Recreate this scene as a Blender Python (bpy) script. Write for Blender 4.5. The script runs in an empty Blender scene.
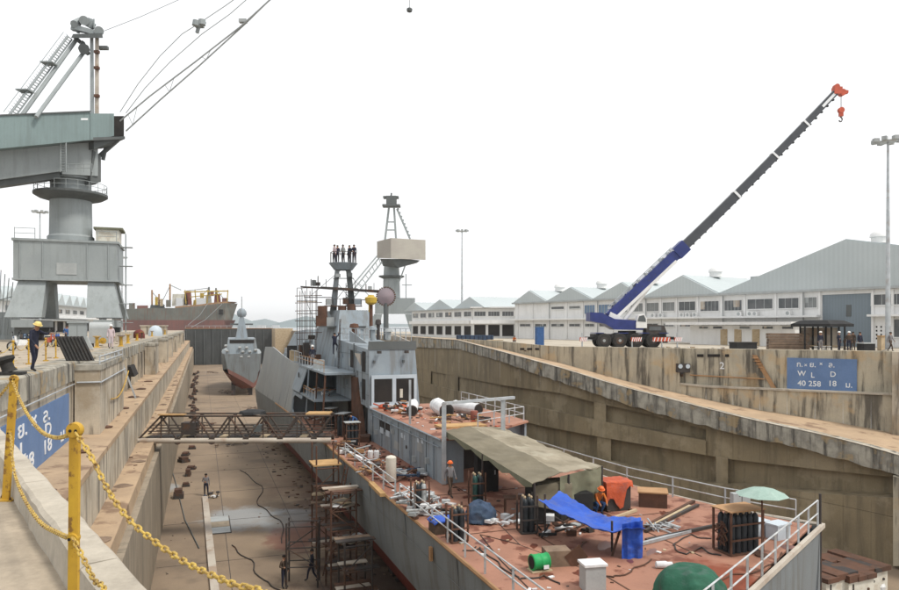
import bpy, bmesh, math, random
from mathutils import Vector, Matrix, noise
R = random.Random(7)
SC = bpy.context.scene
COL = SC.collection
# ------------------------------------------------------------------ camera, world, sun, exposure
F, CX, HZ, EYE = 705.0, 449.5, 326.0, 1.65
cam = bpy.data.cameras.new('camera'); camo = bpy.data.objects.new('camera', cam); COL.objects.link(camo)
camo.location = (0, 0, EYE); camo.rotation_euler = (math.radians(90), 0, 0)
cam.sensor_width = 36; cam.lens = 36*F/899; cam.shift_y = (HZ-295)/899; cam.clip_start = .05; cam.clip_end = 12000
SC.camera = camo
SUN_EL, SUN_AZ = math.radians(56), math.radians(118)      # azimuth clockwise from +Y (the view direction)
w = bpy.data.worlds.new('World'); SC.world = w; w.use_nodes = True
wn, wl = w.node_tree.nodes, w.node_tree.links
sky = wn.new('ShaderNodeTexSky'); sky.sky_type = 'NISHITA'; sky.sun_disc = False
sky.sun_elevation = SUN_EL; sky.sun_rotation = SUN_AZ; sky.dust_density = 4; sky.air_density = 1.5
wmix = wn.new('ShaderNodeMix'); wmix.data_type = 'RGBA'; wmix.inputs[0].default_value = .93
wmix.inputs[7].default_value = (10.9, 11.0, 11.1, 1)        # bright even overcast
wl.new(sky.outputs[0], wmix.inputs[6]); wl.new(wmix.outputs[2], wn['Background'].inputs[0])
wn['Background'].inputs[1].default_value = .105
sd = bpy.data.lights.new('sun', 'SUN'); sd.energy = 2.6; sd.angle = math.radians(11); sd.color = (1, .95, .87)
so = bpy.data.objects.new('sun', sd); COL.objects.link(so)
sv = Vector((math.sin(SUN_AZ)*math.cos(SUN_EL), math.cos(SUN_AZ)*math.cos(SUN_EL), math.sin(SUN_EL)))
so.rotation_euler = sv.to_track_quat('Z', 'Y').to_euler(); so.location = (30, -30, 60)
SC.view_settings.view_transform = 'Standard'; SC.view_settings.look = 'None'
SC.view_settings.exposure = 0.06; SC.view_settings.gamma = 1
# ------------------------------------------------------------------ mapping helpers (photo pixel -> place)
def V(px, py, Y): return Vector(((px-CX)/F*Y, Y, EYE-(py-HZ)*Y/F))
def G(px, py, z):
    Y = (EYE-z)*F/(py-HZ); return Vector(((px-CX)/F*Y, Y, z))
DD, DN = Vector((-.332, .943, 0)), Vector((.943, .332, 0))     # dock axis, dock right
def UV(u, v, z=0): return DD*u + DN*v + Vector((0, 0, z))
SD, SN = Vector((-.349, .937, 0)), Vector((.937, .349, 0))     # ship axis (to the bow), ship starboard
def S(s, w, z=0): return SD*s + SN*w + Vector((0, 0, z))
DOCKROT, SHIPROT = math.atan2(.332, .943), math.atan2(.349, .937)
def interp(pts):
    def f(x):
        if x <= pts[0][0]: a, b = pts[0], pts[1]
        elif x >= pts[-1][0]: a, b = pts[-2], pts[-1]
        else:
            for a, b in zip(pts, pts[1:]):
                if a[0] <= x <= b[0]: break
        return a[1]+(b[1]-a[1])*(x-a[0])/(b[0]-a[0])
    return f
# ------------------------------------------------------------------ materials
MATS = {}
def mat(name, c1, c2=None, scale=1.0, rough=.85, metal=0.0, bump=.25, streak=None, sk=.5, spots=None, sp=.5, spscale=.3, grain=.1, zsq=1.0, bscale=None, mask=None, wave=None):
    m = bpy.data.materials.new(name); m.use_nodes = True; nt = m.node_tree; n, l = nt.nodes, nt.links
    b = n['Principled BSDF']; b.inputs['Roughness'].default_value = rough; b.inputs['Metallic'].default_value = metal
    b.inputs['Specular IOR Level'].default_value = .3
    geo = n.new('ShaderNodeNewGeometry')
    def mp(sx, sy, sz):
        q = n.new('ShaderNodeVectorMath'); q.operation = 'MULTIPLY'; q.inputs[1].default_value = (sx, sy, sz)
        l.new(geo.outputs['Position'], q.inputs[0]); return q.outputs[0]
    def nz(vec, s, det=6, ro=.6):
        q = n.new('ShaderNodeTexNoise'); q.inputs['Scale'].default_value = s; q.inputs['Detail'].default_value = det
        q.inputs['Roughness'].default_value = ro; l.new(vec, q.inputs['Vector']); return q.outputs[0]
    def ramp(f, a, bb):
        q = n.new('ShaderNodeMapRange'); q.inputs[1].default_value = a; q.inputs[2].default_value = bb
        q.interpolation_type = 'SMOOTHSTEP'; l.new(f, q.inputs[0]); return q.outputs[0]
    def mul(a, k):
        q = n.new('ShaderNodeMath'); q.operation = 'MULTIPLY'; l.new(a, q.inputs[0])
        if isinstance(k, (int, float)): q.inputs[1].default_value = k
        else: l.new(k, q.inputs[1])
        return q.outputs[0]
    def mix(f, a, bb, mode='MIX'):
        q = n.new('ShaderNodeMix'); q.data_type = 'RGBA'; q.blend_type = mode
        if isinstance(f, (int, float)): q.inputs[0].default_value = f
        else: l.new(f, q.inputs[0])
        for i, c in ((6, a), (7, bb)):
            if isinstance(c, tuple): q.inputs[i].default_value = (*c[:3], 1)
            else: l.new(c, q.inputs[i])
        return q.outputs[2]
    c2 = c2 or tuple(x*.8 for x in c1)
    base = mix(ramp(nz(mp(1, 1, zsq), scale), .35, .65), tuple(c1), tuple(c2))
    if streak:
        base = mix(mul(ramp(nz(mp(1, 1, .1), 1.7, 7, .65), .47, .64), sk), base, tuple(streak))
    if spots:
        base = mix(mul(ramp(nz(mp(1, 1, 1), spscale, 5, .62), .53, .63), sp), base, tuple(spots))
    if mask:      # a stain or painted shade with a place of its own: (centre, radii, colour, strength)
        for cen, rad, colr, st in mask:
            q = n.new('ShaderNodeVectorMath'); q.operation = 'SUBTRACT'; q.inputs[1].default_value = cen; l.new(geo.outputs['Position'], q.inputs[0])
            q2 = n.new('ShaderNodeVectorMath'); q2.operation = 'DIVIDE'; q2.inputs[1].default_value = rad; l.new(q.outputs[0], q2.inputs[0])
            q3 = n.new('ShaderNodeVectorMath'); q3.operation = 'LENGTH'; l.new(q2.outputs[0], q3.inputs[0])
            a = n.new('ShaderNodeMath'); a.operation = 'ADD'; l.new(q3.outputs['Value'], a.inputs[0])
            l.new(mul(nz(mp(1, 1, 1), .55, 6, .6), 1.8), a.inputs[1])
            base = mix(mul(ramp(a.outputs[0], 1.9, 1.35), st), base, tuple(colr))
    if wave:      # sheet cladding ribs: (direction, pitch, strength)
        q = n.new('ShaderNodeTexWave'); q.bands_direction = wave[0]; q.inputs['Scale'].default_value = wave[1]; q.inputs['Distortion'].default_value = .3
        tc = n.new('ShaderNodeTexCoord'); l.new(tc.outputs['Object'], q.inputs['Vector'])
        base = mix(mul(q.outputs['Fac'], wave[2]), base, tuple(x*.6 for x in c1))
    g = ramp(nz(mp(1, 1, 1), 14 if bscale is None else bscale, 4, .7), .2, .8)
    base = mix(grain*2, base, mix(g, (.35,)*3, (1.0,)*3), 'MULTIPLY')
    l.new(base, b.inputs['Base Color'])
    if bump:
        q = n.new('ShaderNodeBump'); q.inputs['Strength'].default_value = bump; q.inputs['Distance'].default_value = .03
        l.new(nz(mp(1, 1, 1), 9 if bscale is None else bscale, 6, .7), q.inputs['Height']); l.new(q.outputs[0], b.inputs['Normal'])
    MATS[name] = m; return m
mat('concrete_pale', (.55, .48, .375), (.39, .34, .27), .5, streak=(.085, .075, .065), sk=.85, spots=(.33, .24, .13), sp=.35, spscale=.5)
mat('concrete_coping', (.44, .41, .34), (.20, .19, .165), .9, streak=(.05, .045, .04), sk=.85, spots=(.5, .36, .18), sp=.55, spscale=.9)
mat('concrete_top', (.52, .47, .39), (.42, .375, .305), .9, spots=(.29, .255, .21), sp=.65, spscale=1.1, grain=.16)
mat('concrete_ledge', (.47, .34, .22), (.38, .275, .18), .5, spots=(.18, .11, .07), sp=.75, spscale=.55)
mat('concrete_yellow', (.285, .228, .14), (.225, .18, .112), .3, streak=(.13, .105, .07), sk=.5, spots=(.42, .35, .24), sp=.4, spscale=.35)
mat('concrete_upper', (.50, .44, .33), (.40, .36, .28), .5, streak=(.085, .075, .06), sk=.9, spots=(.52, .36, .19), sp=.5, spscale=.4)
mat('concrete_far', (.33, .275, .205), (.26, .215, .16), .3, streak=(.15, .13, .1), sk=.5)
mat('quay_ground', (.48, .43, .35), (.40, .35, .28), .3, spots=(.30, .25, .19), sp=.4)
mat('near_ground', (.45, .375, .285), (.345, .29, .22), 1.0, spots=(.30, .25, .19), sp=.55, spscale=1.6, grain=.16)
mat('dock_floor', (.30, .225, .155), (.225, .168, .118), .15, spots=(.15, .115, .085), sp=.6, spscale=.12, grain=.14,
    mask=[((-2.5, 34, -12), (7.5, 14, 1), (.075, .045, .035), .85), ((-9, 53, -12), (5, 12, 1), (.085, .05, .04), .7), ((-14.5, 50.5, -12), (3.6, 3.8, 1), (.33, .35, .36), .8), ((-11.3, 49.5, -12), (3, 4, 1), (.30, .31, .31), .6),  # leading dark brown masks paint the shade under the ship's hull into the floor
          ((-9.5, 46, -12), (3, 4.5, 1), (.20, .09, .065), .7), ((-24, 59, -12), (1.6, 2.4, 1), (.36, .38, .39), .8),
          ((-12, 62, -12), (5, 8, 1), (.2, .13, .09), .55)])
mat('wet_rust', (.17, .055, .035), (.13, .045, .03), 2, rough=.3, bump=0)
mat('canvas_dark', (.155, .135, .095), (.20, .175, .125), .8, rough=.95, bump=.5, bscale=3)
mat('truss_steel', (.085, .066, .055), (.06, .048, .042), 1.5, rough=.8, spots=(.16, .08, .045), sp=.5, spscale=1.5)
mat('deck_rust', (.38, .19, .128), (.29, .145, .098), .35, rough=.75, spots=(.15, .05, .03), sp=.9, spscale=.9, grain=.08,
    mask=[((8.2, 21.6, -6), (1.8, 2.2, 1), (.2, .04, .015), .85), ((-3, 38, -6), (3, 7, 1), (.17, .06, .035), .75), ((5, 24, -6), (1.2, 1.4, 1), (.15, .05, .035), .6)])
mat('ship_grey', (.28, .33, .37), (.245, .29, .325), .4, rough=.6, streak=(.17, .165, .155), sk=.6, spots=(.33, .37, .39), sp=.35, spscale=.25, bump=.06)
mat('hull_grey', (.20, .225, .235), (.175, .195, .205), .4, rough=.6, streak=(.12, .115, .105), sk=.6, spots=(.19, .205, .215), sp=.5, spscale=.2, bump=.06)
mat('hull_pale', (.33, .345, .34), (.28, .30, .305), .3, rough=.6, streak=(.25, .24, .22), sk=.4, bump=.06)
mat('ship_panel', (.50, .56, .61), (.44, .50, .55), .6, rough=.5, bump=.05)
mat('hull_red', (.16, .03, .022), (.11, .025, .02), .5, rough=.7, spots=(.05, .02, .015), sp=.6)
mat('hull_orange', (.30, .10, .07), (.24, .08, .055), .5, rough=.7)
mat('gate_steel', (.07, .075, .075), (.05, .055, .055), .3, rough=.7, streak=(.035, .035, .035), sk=.5)
mat('cargo_grey', (.20, .20, .17), (.15, .15, .13), .15, rough=.7, streak=(.20, .10, .06), sk=.6)
mat('cargo_red', (.25, .11, .09), (.19, .09, .075), .15, rough=.7, streak=(.14, .10, .09), sk=.5)
mat('olive_hull', (.17, .18, .165), (.13, .14, .13), .5, rough=.7)
mat('crane_grey', (.32, .35, .355), (.28, .31, .315), .25, rough=.6, streak=(.20, .22, .21), sk=.35, bump=.05)
mat('crane_dark', (.12, .13, .13), (.09, .10, .10), .4, rough=.7, bump=.05)
mat('crane_green', (.21, .28, .28), (.19, .25, .25), .3, rough=.6, streak=(.15, .19, .19), sk=.5, bump=.05, wave=('X', 1.2, .12))
mat('crane_cream', (.42, .39, .34), (.37, .34, .30), .3, rough=.7, wave=('Z', 1.0, .25), bump=.05)
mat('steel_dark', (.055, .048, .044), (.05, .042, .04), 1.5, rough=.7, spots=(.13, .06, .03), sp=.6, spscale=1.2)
mat('rust', (.13, .065, .042), (.085, .048, .034), 1.2, rough=.9, spots=(.07, .035, .02), sp=.6, spscale=1)
mat('rust_light', (.42, .25, .13), (.34, .19, .09), 1.2, rough=.9)
mat('pipe_pale', (.52, .47, .40), (.42, .36, .3), .7, rough=.7, spots=(.3, .17, .09), sp=.5, spscale=.5)
mat('galvanised', (.50, .53, .55), (.40, .43, .45), 1.5, rough=.45, metal=.35, spots=(.30, .22, .17), sp=.35, spscale=1.6, bump=.05)
mat('rail_white', (.54, .56, .57), (.43, .45, .46), 1.5, rough=.55, spots=(.3, .2, .14), sp=.45, spscale=2, bump=.05)
mat('yellow_paint', (.58, .36, .035), (.48, .28, .03), 3, rough=.55, streak=(.36, .20, .05), sk=.6, spots=(.16, .075, .03), sp=.8, spscale=16, bump=.1)
mat('chain_yellow', (.60, .42, .09), (.38, .25, .07), 14, rough=.55, spots=(.15, .075, .03), sp=.85, spscale=32, bump=.1)
mat('sign_blue', (.135, .22, .40), (.115, .19, .35), 1, rough=.7, streak=(.16, .23, .36), sk=.4, bump=.05)
mat('white_paint', (.80, .80, .79), (.74, .74, .73), .4, rough=.6, streak=(.6, .6, .58), sk=.3, bump=.05)
mat('lettering', (.82, .83, .84), (.7, .72, .74), 4, rough=.7, bump=0)
mat('roof_blue', (.50, .55, .56), (.45, .50, .51), .1, rough=.6, wave=('X', .55, .15), bump=0)
mat('door_blue', (.20, .245, .28), (.18, .22, .25), .3, rough=.6, wave=('X', .9, .2), bump=0)
mat('glass_dark', (.09, .10, .105), (.14, .145, .15), .6, rough=.2, bump=0)
mat('glass_mid', (.17, .18, .18), (.24, .25, .25), .6, rough=.3, bump=0)
mat('glass_blue', (.16, .24, .36), (.13, .2, .3), .6, rough=.25, bump=0)
mat('frame_grey', (.4, .42, .42), (.34, .36, .36), 1, rough=.6, bump=0)
mat('black', (.012, .012, .013), (.02, .02, .02), 2, rough=.7, bump=.05)
mat('dark_void', (.02, .018, .017), (.03, .025, .022), 1, rough=.9)
mat('rubber', (.028, .027, .026), (.04, .038, .035), 4, rough=.9)
mat('canvas', (.22, .19, .135), (.32, .28, .21), .8, rough=.95, spots=(.40, .37, .29), sp=.5, spscale=.7, bump=.5, bscale=3)
mat('canvas_olive', (.19, .19, .13), (.15, .15, .10), .8, rough=.95, bump=.5, bscale=3)
mat('tarp_blue', (.025, .10, .50), (.02, .075, .40), 1.5, rough=.5, spots=(.12, .12, .13), sp=.25, spscale=2.5, bump=1.0, bscale=5)
mat('tarp_navy', (.05, .08, .14), (.035, .06, .1), 2, rough=.7, spots=(.12, .12, .13), sp=.25, spscale=2.5, bump=1.0, bscale=6)
mat('tarp_green', (.02, .11, .065), (.015, .085, .05), 2, rough=.7, spots=(.12, .12, .13), sp=.25, spscale=2.5, bump=1.0, bscale=5)
mat('tarp_orange', (.52, .10, .04), (.42, .075, .03), 2, rough=.7, spots=(.12, .12, .13), sp=.25, spscale=2.5, bump=1.0, bscale=6)
mat('umbrella_green', (.33, .44, .39), (.28, .39, .34), 2, rough=.8)
mat('drum_green', (.02, .34, .10), (.015, .28, .08), 2, rough=.5)
mat('bottle_black', (.02, .025, .03), (.03, .035, .04), 2, rough=.4)
mat('bottle_green', (.03, .08, .07), (.02, .06, .05), 2, rough=.4)
mat('cream_paint', (.66, .64, .56), (.58, .55, .47), 1.5, rough=.6, spots=(.4, .3, .2), sp=.3, spscale=1.5)
mat('crane_blue', (.03, .045, .20), (.022, .035, .15), 1, rough=.4, bump=.03)
mat('boom_dark', (.055, .06, .07), (.07, .075, .085), .5, rough=.5, bump=.03)
mat('hook_red', (.55, .10, .05), (.45, .08, .04), 1, rough=.5)
mat('plank', (.50, .40, .27), (.42, .32, .2), 2, rough=.9)
mat('plank_orange', (.50, .31, .14), (.4, .25, .11), 2, rough=.9)
mat('skin', (.35, .19, .12), (.30, .16, .10), 4, rough=.6, bump=0)
mat('cloth_navy', (.018, .02, .035), (.025, .028, .05), 5, rough=.95)
mat('cloth_grey', (.22, .21, .22), (.17, .165, .17), 5, rough=.95)
mat('cloth_pale', (.62, .50, .52), (.55, .46, .48), 5, rough=.95)
mat('cloth_brown', (.09, .06, .045), (.07, .05, .035), 5, rough=.95)
mat('cloth_blue', (.05, .12, .30), (.04, .1, .24), 5, rough=.95)
mat('cloth_orange', (.55, .16, .03), (.45, .12, .03), 5, rough=.95)
mat('helmet_yellow', (.75, .60, .22), (.7, .56, .2), 5, rough=.4, bump=0)
mat('helmet_white', (.78, .78, .76), (.7, .7, .68), 5, rough=.4, bump=0)
mat('helmet_orange', (.75, .16, .04), (.7, .14, .03), 5, rough=.4, bump=0)
mat('hair', (.015, .012, .01), (.02, .016, .013), 5, rough=.8)
mat('yellow_bright', (.55, .38, .05), (.42, .28, .05), 1, rough=.5)
mat('steel_mauve', (.30, .24, .26), (.26, .22, .24), 2, rough=.7)
mat('hill', (.13, .19, .20), (.10, .155, .17), .01, rough=1, bump=0)
mat('sea', (.06, .09, .10), (.05, .08, .09), .05, rough=.15, bump=.3, bscale=.6)
mat('brick_pile', (.24, .17, .12), (.17, .12, .085), 2, rough=.95)
mat('hull_black', (.05, .055, .05), (.075, .08, .072), .2, rough=.7, streak=(.12, .08, .05), sk=.5)
mat('foam_white', (.75, .76, .76), (.62, .63, .64), 3, rough=.8, bump=.4)
# ------------------------------------------------------------------ mesh builder
class MB:
    def __init__(s): s.v, s.f, s.m = [], [], []
    def add(s, vs, fs, mi=0):
        o = len(s.v); s.v += [Vector(a) for a in vs]; s.f += [tuple(i+o for i in f) for f in fs]; s.m += [mi]*len(fs); return s
    def hexa(s, p, mi=0):    # 8 corners: bottom 4 (ccw), top 4
        return s.add(p, [(3, 2, 1, 0), (4, 5, 6, 7), (0, 1, 5, 4), (1, 2, 6, 5), (2, 3, 7, 6), (3, 0, 4, 7)], mi)
    def box(s, c, d, rz=0, mi=0):
        c = Vector(c); x, y, z = d[0]/2, d[1]/2, d[2]/2; m = Matrix.Rotation(rz, 3, 'Z')
        return s.hexa([c+m @ Vector(q) for q in ((-x, -y, -z), (x, -y, -z), (x, y, -z), (-x, y, -z), (-x, -y, z), (x, -y, z), (x, y, z), (-x, y, z))], mi)
    def bb(s, x0, x1, y0, y1, z0, z1, mi=0): return s.box(((x0+x1)/2, (y0+y1)/2, (z0+z1)/2), (x1-x0, y1-y0, z1-z0), 0, mi)
    def beam(s, a, b, wd, h=None, up=(0, 0, 1), mi=0):
        a, b = Vector(a), Vector(b); h = h or wd; d = (b-a).normalized(); up = Vector(up)
        if abs(d.dot(up)) > .98: up = Vector((0, 1, 0))
        x = d.cross(up).normalized()*wd/2; y = x.cross(d).normalized()*h/2
        return s.hexa([a-x-y, a+x-y, b+x-y, b-x-y, a-x+y, a+x+y, b+x+y, b-x+y], mi)
    def tube(s, a, b, r, r2=None, n=8, cap=True, mi=0):
        a, b = Vector(a), Vector(b); r2 = r if r2 is None else r2; d = (b-a).normalized()
        up = Vector((0, 0, 1)) if abs(d.z) < .95 else Vector((1, 0, 0)); x = d.cross(up).normalized(); y = x.cross(d)
        vs = [p+(x*math.cos(t)+y*math.sin(t))*q for p, q in ((a, r), (b, r2)) for t in [2*math.pi*i/n for i in range(n)]]
        fs = [(i, (i+1) % n, n+(i+1) % n, n+i) for i in range(n)]
        if cap: fs += [tuple(range(n))[::-1], tuple(range(n, 2*n))]
        return s.add(vs, fs, mi)
    def path(s, pts, r, n=6, mi=0):
        pts = [Vector(p) for p in pts]; vs = []
        for i, p in enumerate(pts):
            d = (pts[min(i+1, len(pts)-1)]-pts[max(i-1, 0)]).normalized()
            up = Vector((0, 0, 1)) if abs(d.z) < .95 else Vector((1, 0, 0)); x = d.cross(up).normalized(); y = x.cross(d)
            vs += [p+(x*math.cos(2*math.pi*k/n)+y*math.sin(2*math.pi*k/n))*r for k in range(n)]
        fs = [(i*n+k, i*n+(k+1) % n, (i+1)*n+(k+1) % n, (i+1)*n+k) for i in range(len(pts)-1) for k in range(n)]
        fs += [tuple(range(n))[::-1], tuple(range(len(vs)-n, len(vs)))]
        return s.add(vs, fs, mi)
    def lathe(s, c, prof, n=16, mi=0, axis=None):   # prof: (r, z)
        c = Vector(c); q = Vector((0, 0, 1)).rotation_difference(Vector(axis or (0, 0, 1)))
        vs = [c+q @ Vector((r*math.cos(2*math.pi*k/n), r*math.sin(2*math.pi*k/n), z)) for r, z in prof for k in range(n)]
        fs = [(i*n+k, i*n+(k+1) % n, (i+1)*n+(k+1) % n, (i+1)*n+k) for i in range(len(prof)-1) for k in range(n)]
        fs += [tuple(range(n))[::-1], tuple(range(len(vs)-n, len(vs)))]
        return s.add(vs, fs, mi)
    def prism(s, poly, z0, z1, mi=0):
        n = len(poly); vs = [Vector((p[0], p[1], z0)) for p in poly]+[Vector((p[0], p[1], z1)) for p in poly]
        return s.add(vs, [tuple(range(n))[::-1], tuple(range(n, 2*n))]+[(i, (i+1) % n, n+(i+1) % n, n+i) for i in range(n)], mi)
    def slab(s, poly, off, mi=0):     # planar polygon of 3-D points extruded by a vector
        n = len(poly); off = Vector(off); vs = [Vector(p) for p in poly]; vs += [p+off for p in vs]
        return s.add(vs, [tuple(range(n))[::-1], tuple(range(n, 2*n))]+[(i, (i+1) % n, n+(i+1) % n, n+i) for i in range(n)], mi)
    def grid(s, rows, mi=0):
        n = len(rows[0]); o = [Vector(p) for r in rows for p in r]
        return s.add(o, [(i*n+k, i*n+k+1, (i+1)*n+k+1, (i+1)*n+k) for i in range(len(rows)-1) for k in range(n-1)], mi)
    def sheet(s, rows, th, mi=0):     # grid with thickness th downwards
        n = len(rows[0]); m = len(rows); top = [Vector(p) for r in rows for p in r]; bot = [p-Vector((0, 0, th)) for p in top]; N = n*m
        fs = []
        for i in range(m-1):
            for k in range(n-1):
                a, b, c, d = i*n+k, i*n+k+1, (i+1)*n+k+1, (i+1)*n+k; fs += [(a, b, c, d), (d+N, c+N, b+N, a+N)]
        rim = [k for k in range(n)]+[i*n+n-1 for i in range(1, m)]+[(m-1)*n+k for k in range(n-2, -1, -1)]+[i*n for i in range(m-2, 0, -1)]
        for a, b in zip(rim, rim[1:]+rim[:1]): fs.append((b, a, a+N, b+N))
        return s.add(top+bot, fs, mi)
    def mesh(s, name, mats, smooth=False):
        me = bpy.data.meshes.new(name); me.from_pydata([tuple(v) for v in s.v], [], s.f)
        for m in (mats if isinstance(mats, (list, tuple)) else [mats]): me.materials.append(MATS[m])
        if any(s.m): me.polygons.foreach_set('material_index', s.m)
        bm = bmesh.new(); bm.from_mesh(me); bmesh.ops.recalc_face_normals(bm, faces=bm.faces); bm.to_mesh(me); bm.free()
        if smooth:
            me.polygons.foreach_set('use_smooth', [True]*len(me.polygons)); me.set_sharp_from_angle(angle=math.radians(40))
        me.update(); return me
def refine(rows, nu, nv, amp, fr, seed=0, bias=None):
    a = len(rows); b = len(rows[0]); out = []
    for i in range(nu+1):
        u = i/nu*(a-1); i0 = min(int(u), a-2); fu = u-i0; r = []
        for j in range(nv+1):
            v = j/nv*(b-1); j0 = min(int(v), b-2); fv = v-j0
            p = Vector(rows[i0][j0]).lerp(Vector(rows[i0][j0+1]), fv).lerp(Vector(rows[i0+1][j0]).lerp(Vector(rows[i0+1][j0+1]), fv), fu)
            q = p*fr+Vector((seed, seed*2, 0)); n1 = 1-abs(noise.noise(q))*2.2; n2 = noise.noise(q*2.7); r.append(p+Vector(bias or (0, 0, 1))*amp*(n1*.8+n2*.4))
        out.append(r)
    return out
ROOTM = {}
def tag(o, label=None, cat=None, group=None, kind=None):
    if label: o['label'] = label
    if cat: o['category'] = cat
    if group: o['group'] = group
    if kind: o['kind'] = kind
    return o
def thing(name, label, cat, loc=(0, 0, 0), rz=0, group=None, kind=None):
    o = bpy.data.objects.new(name, None); COL.objects.link(o); o.empty_display_size = .3
    o.location = loc; o.rotation_euler = (0, 0, rz); ROOTM[o.name] = Matrix.Translation(Vector(loc)) @ Matrix.Rotation(rz, 4, 'Z')
    return tag(o, label, cat, group, kind)
def rootof(p):
    while p.parent: p = p.parent
    return p
def part(name, mb, mats, parent=None, world=False, label=None, smooth=False, kind=None):
    if world and parent:
        inv = ROOTM[rootof(parent).name].inverted() if rootof(parent).name in ROOTM else Matrix.Translation(rootof(parent).location).inverted()
        mb.v = [inv @ v for v in mb.v]
    o = bpy.data.objects.new(name, mb.mesh(name, mats, smooth)); COL.objects.link(o)
    if parent: o.parent = parent
    if label: o['label'] = label
    if kind: o['kind'] = kind
    return o
def solo(name, mb, mats, label, cat, group=None, loc=None, rz=0, smooth=False, kind=None, world=False):
    """a thing that is one mesh"""
    if world and loc is not None:
        inv = (Matrix.Translation(Vector(loc)) @ Matrix.Rotation(rz, 4, 'Z')).inverted(); mb.v = [inv @ v for v in mb.v]
    o = part(name, mb, mats, smooth=smooth)
    if loc is not None: o.location = loc; o.rotation_euler = (0, 0, rz); ROOTM[o.name] = Matrix.Translation(Vector(loc)) @ Matrix.Rotation(rz, 4, 'Z')
    return tag(o, label, cat, group, kind)
def copy_tree(o, parent=None):
    c = o.copy(); COL.objects.link(c); c.parent = parent
    for ch in list(o.children): copy_tree(ch, c)
    return c
def again(o, loc, rz=0, label=None, sc=None):
    c = copy_tree(o); c.location = loc; c.rotation_euler = (0, 0, rz)
    if sc: c.scale = sc
    if label: c['label'] = label
    return c
def textmesh(body, size, ext=.01):
    t = bpy.data.curves.new('t', 'FONT'); t.body = body; t.size = size; t.extrude = ext; t.align_x = 'CENTER'; t.align_y = 'CENTER'; t.resolution_u = 3; t.offset = size*.012
    o = bpy.data.objects.new('t', t); COL.objects.link(o); dg = bpy.context.evaluated_depsgraph_get()
    me = bpy.data.meshes.new_from_object(o.evaluated_get(dg)); bpy.data.objects.remove(o); me.materials.clear(); me.materials.append(MATS['lettering']); return me
# ================================================================== SETTING
FLOOR = -12.0
# --- dock floor
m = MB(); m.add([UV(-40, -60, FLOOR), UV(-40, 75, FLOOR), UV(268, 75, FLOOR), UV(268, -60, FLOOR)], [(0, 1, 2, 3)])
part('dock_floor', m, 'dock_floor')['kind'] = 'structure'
# --- left quay ground: edge line along the wall, then the oblique near edge
cor = Vector((-11.96, 17.2, 0))
m = MB(); pl = [UV(290, -6.5), UV(20.2, -6.5), cor, Vector((-.1-.2, 1.9, 0)), Vector((3.2, -2.7, 0)), Vector((3, -25, 0)), Vector((-320, -25, 0)), Vector((-560, 400, 0)), UV(290, -420)]
m.prism(pl, -.3, 0)
part('quay_ground_left', m, 'near_ground')['kind'] = 'structure'
# --- near platform side wall
th = thing('platform_wall', 'pale concrete end wall dropping from the chained platform to the dock floor', 'wall', (-6, 9.6, -12))
a, b = cor, Vector((3.4, -3.1, 0)); d = (b-a).normalized(); nn = Vector((-d.y, d.x, 0))
if nn.y < 0: nn = -nn
m = MB(); m.hexa([a-nn*.6+Vector((0, 0, -12)), b-nn*.6+Vector((0, 0, -12)), b+Vector((0, 0, -12)), a+Vector((0, 0, -12)), a-nn*.6-Vector((0, 0, .31)), b-nn*.6-Vector((0, 0, .31)), b-Vector((0, 0, .31)), a-Vector((0, 0, .31))])
part('wall_face', m, 'concrete_pale', th, world=True)
# kerb on the near platform
th = thing('platform_kerb', 'weathered low concrete kerb beside the nearest yellow chain posts', 'kerb', (-6, 9.6, 0))
A, B = Vector((1.3+.77*-17.2, 17.2, 0)), Vector((1.3+.77*2.2, -2.2, 0)); L = (B-A).length; kd = (B-A).normalized(); kn = Vector((kd.y, -kd.x, 0))
if kn.y > 0: kn = -kn        # towards the platform
nseg = 9
for i in range(nseg):
    p = A+kd*(L*i/nseg+.006); q = A+kd*(L*(i+1)/nseg-.006); zj = R.uniform(-.006, .006)
    k = MB(); rows = []
    cs = [(0, -.25), (0, .225), (.025, .25), (.19, .25+zj), (.22, .225), (.235, .0), (.235, -.1)]
    nsub = 12
    for j in range(nsub+1):
        c = p+(q-p)*j/nsub; rows.append([c+kn*(o+noise.noise(c*3+Vector((o*9, 0, 0)))*.012)+Vector((0, 0, z+noise.noise(c*4+Vector((0, 0, z*9)))*.01)) for o, z in cs])
    k.grid(rows); n = len(cs)
    k.f += [tuple(range(n)), tuple(range(nsub*n, nsub*n+n))[::-1]]; k.m += [0, 0]
    part('kerb_block', k, 'concrete_top', th, world=True)
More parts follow.
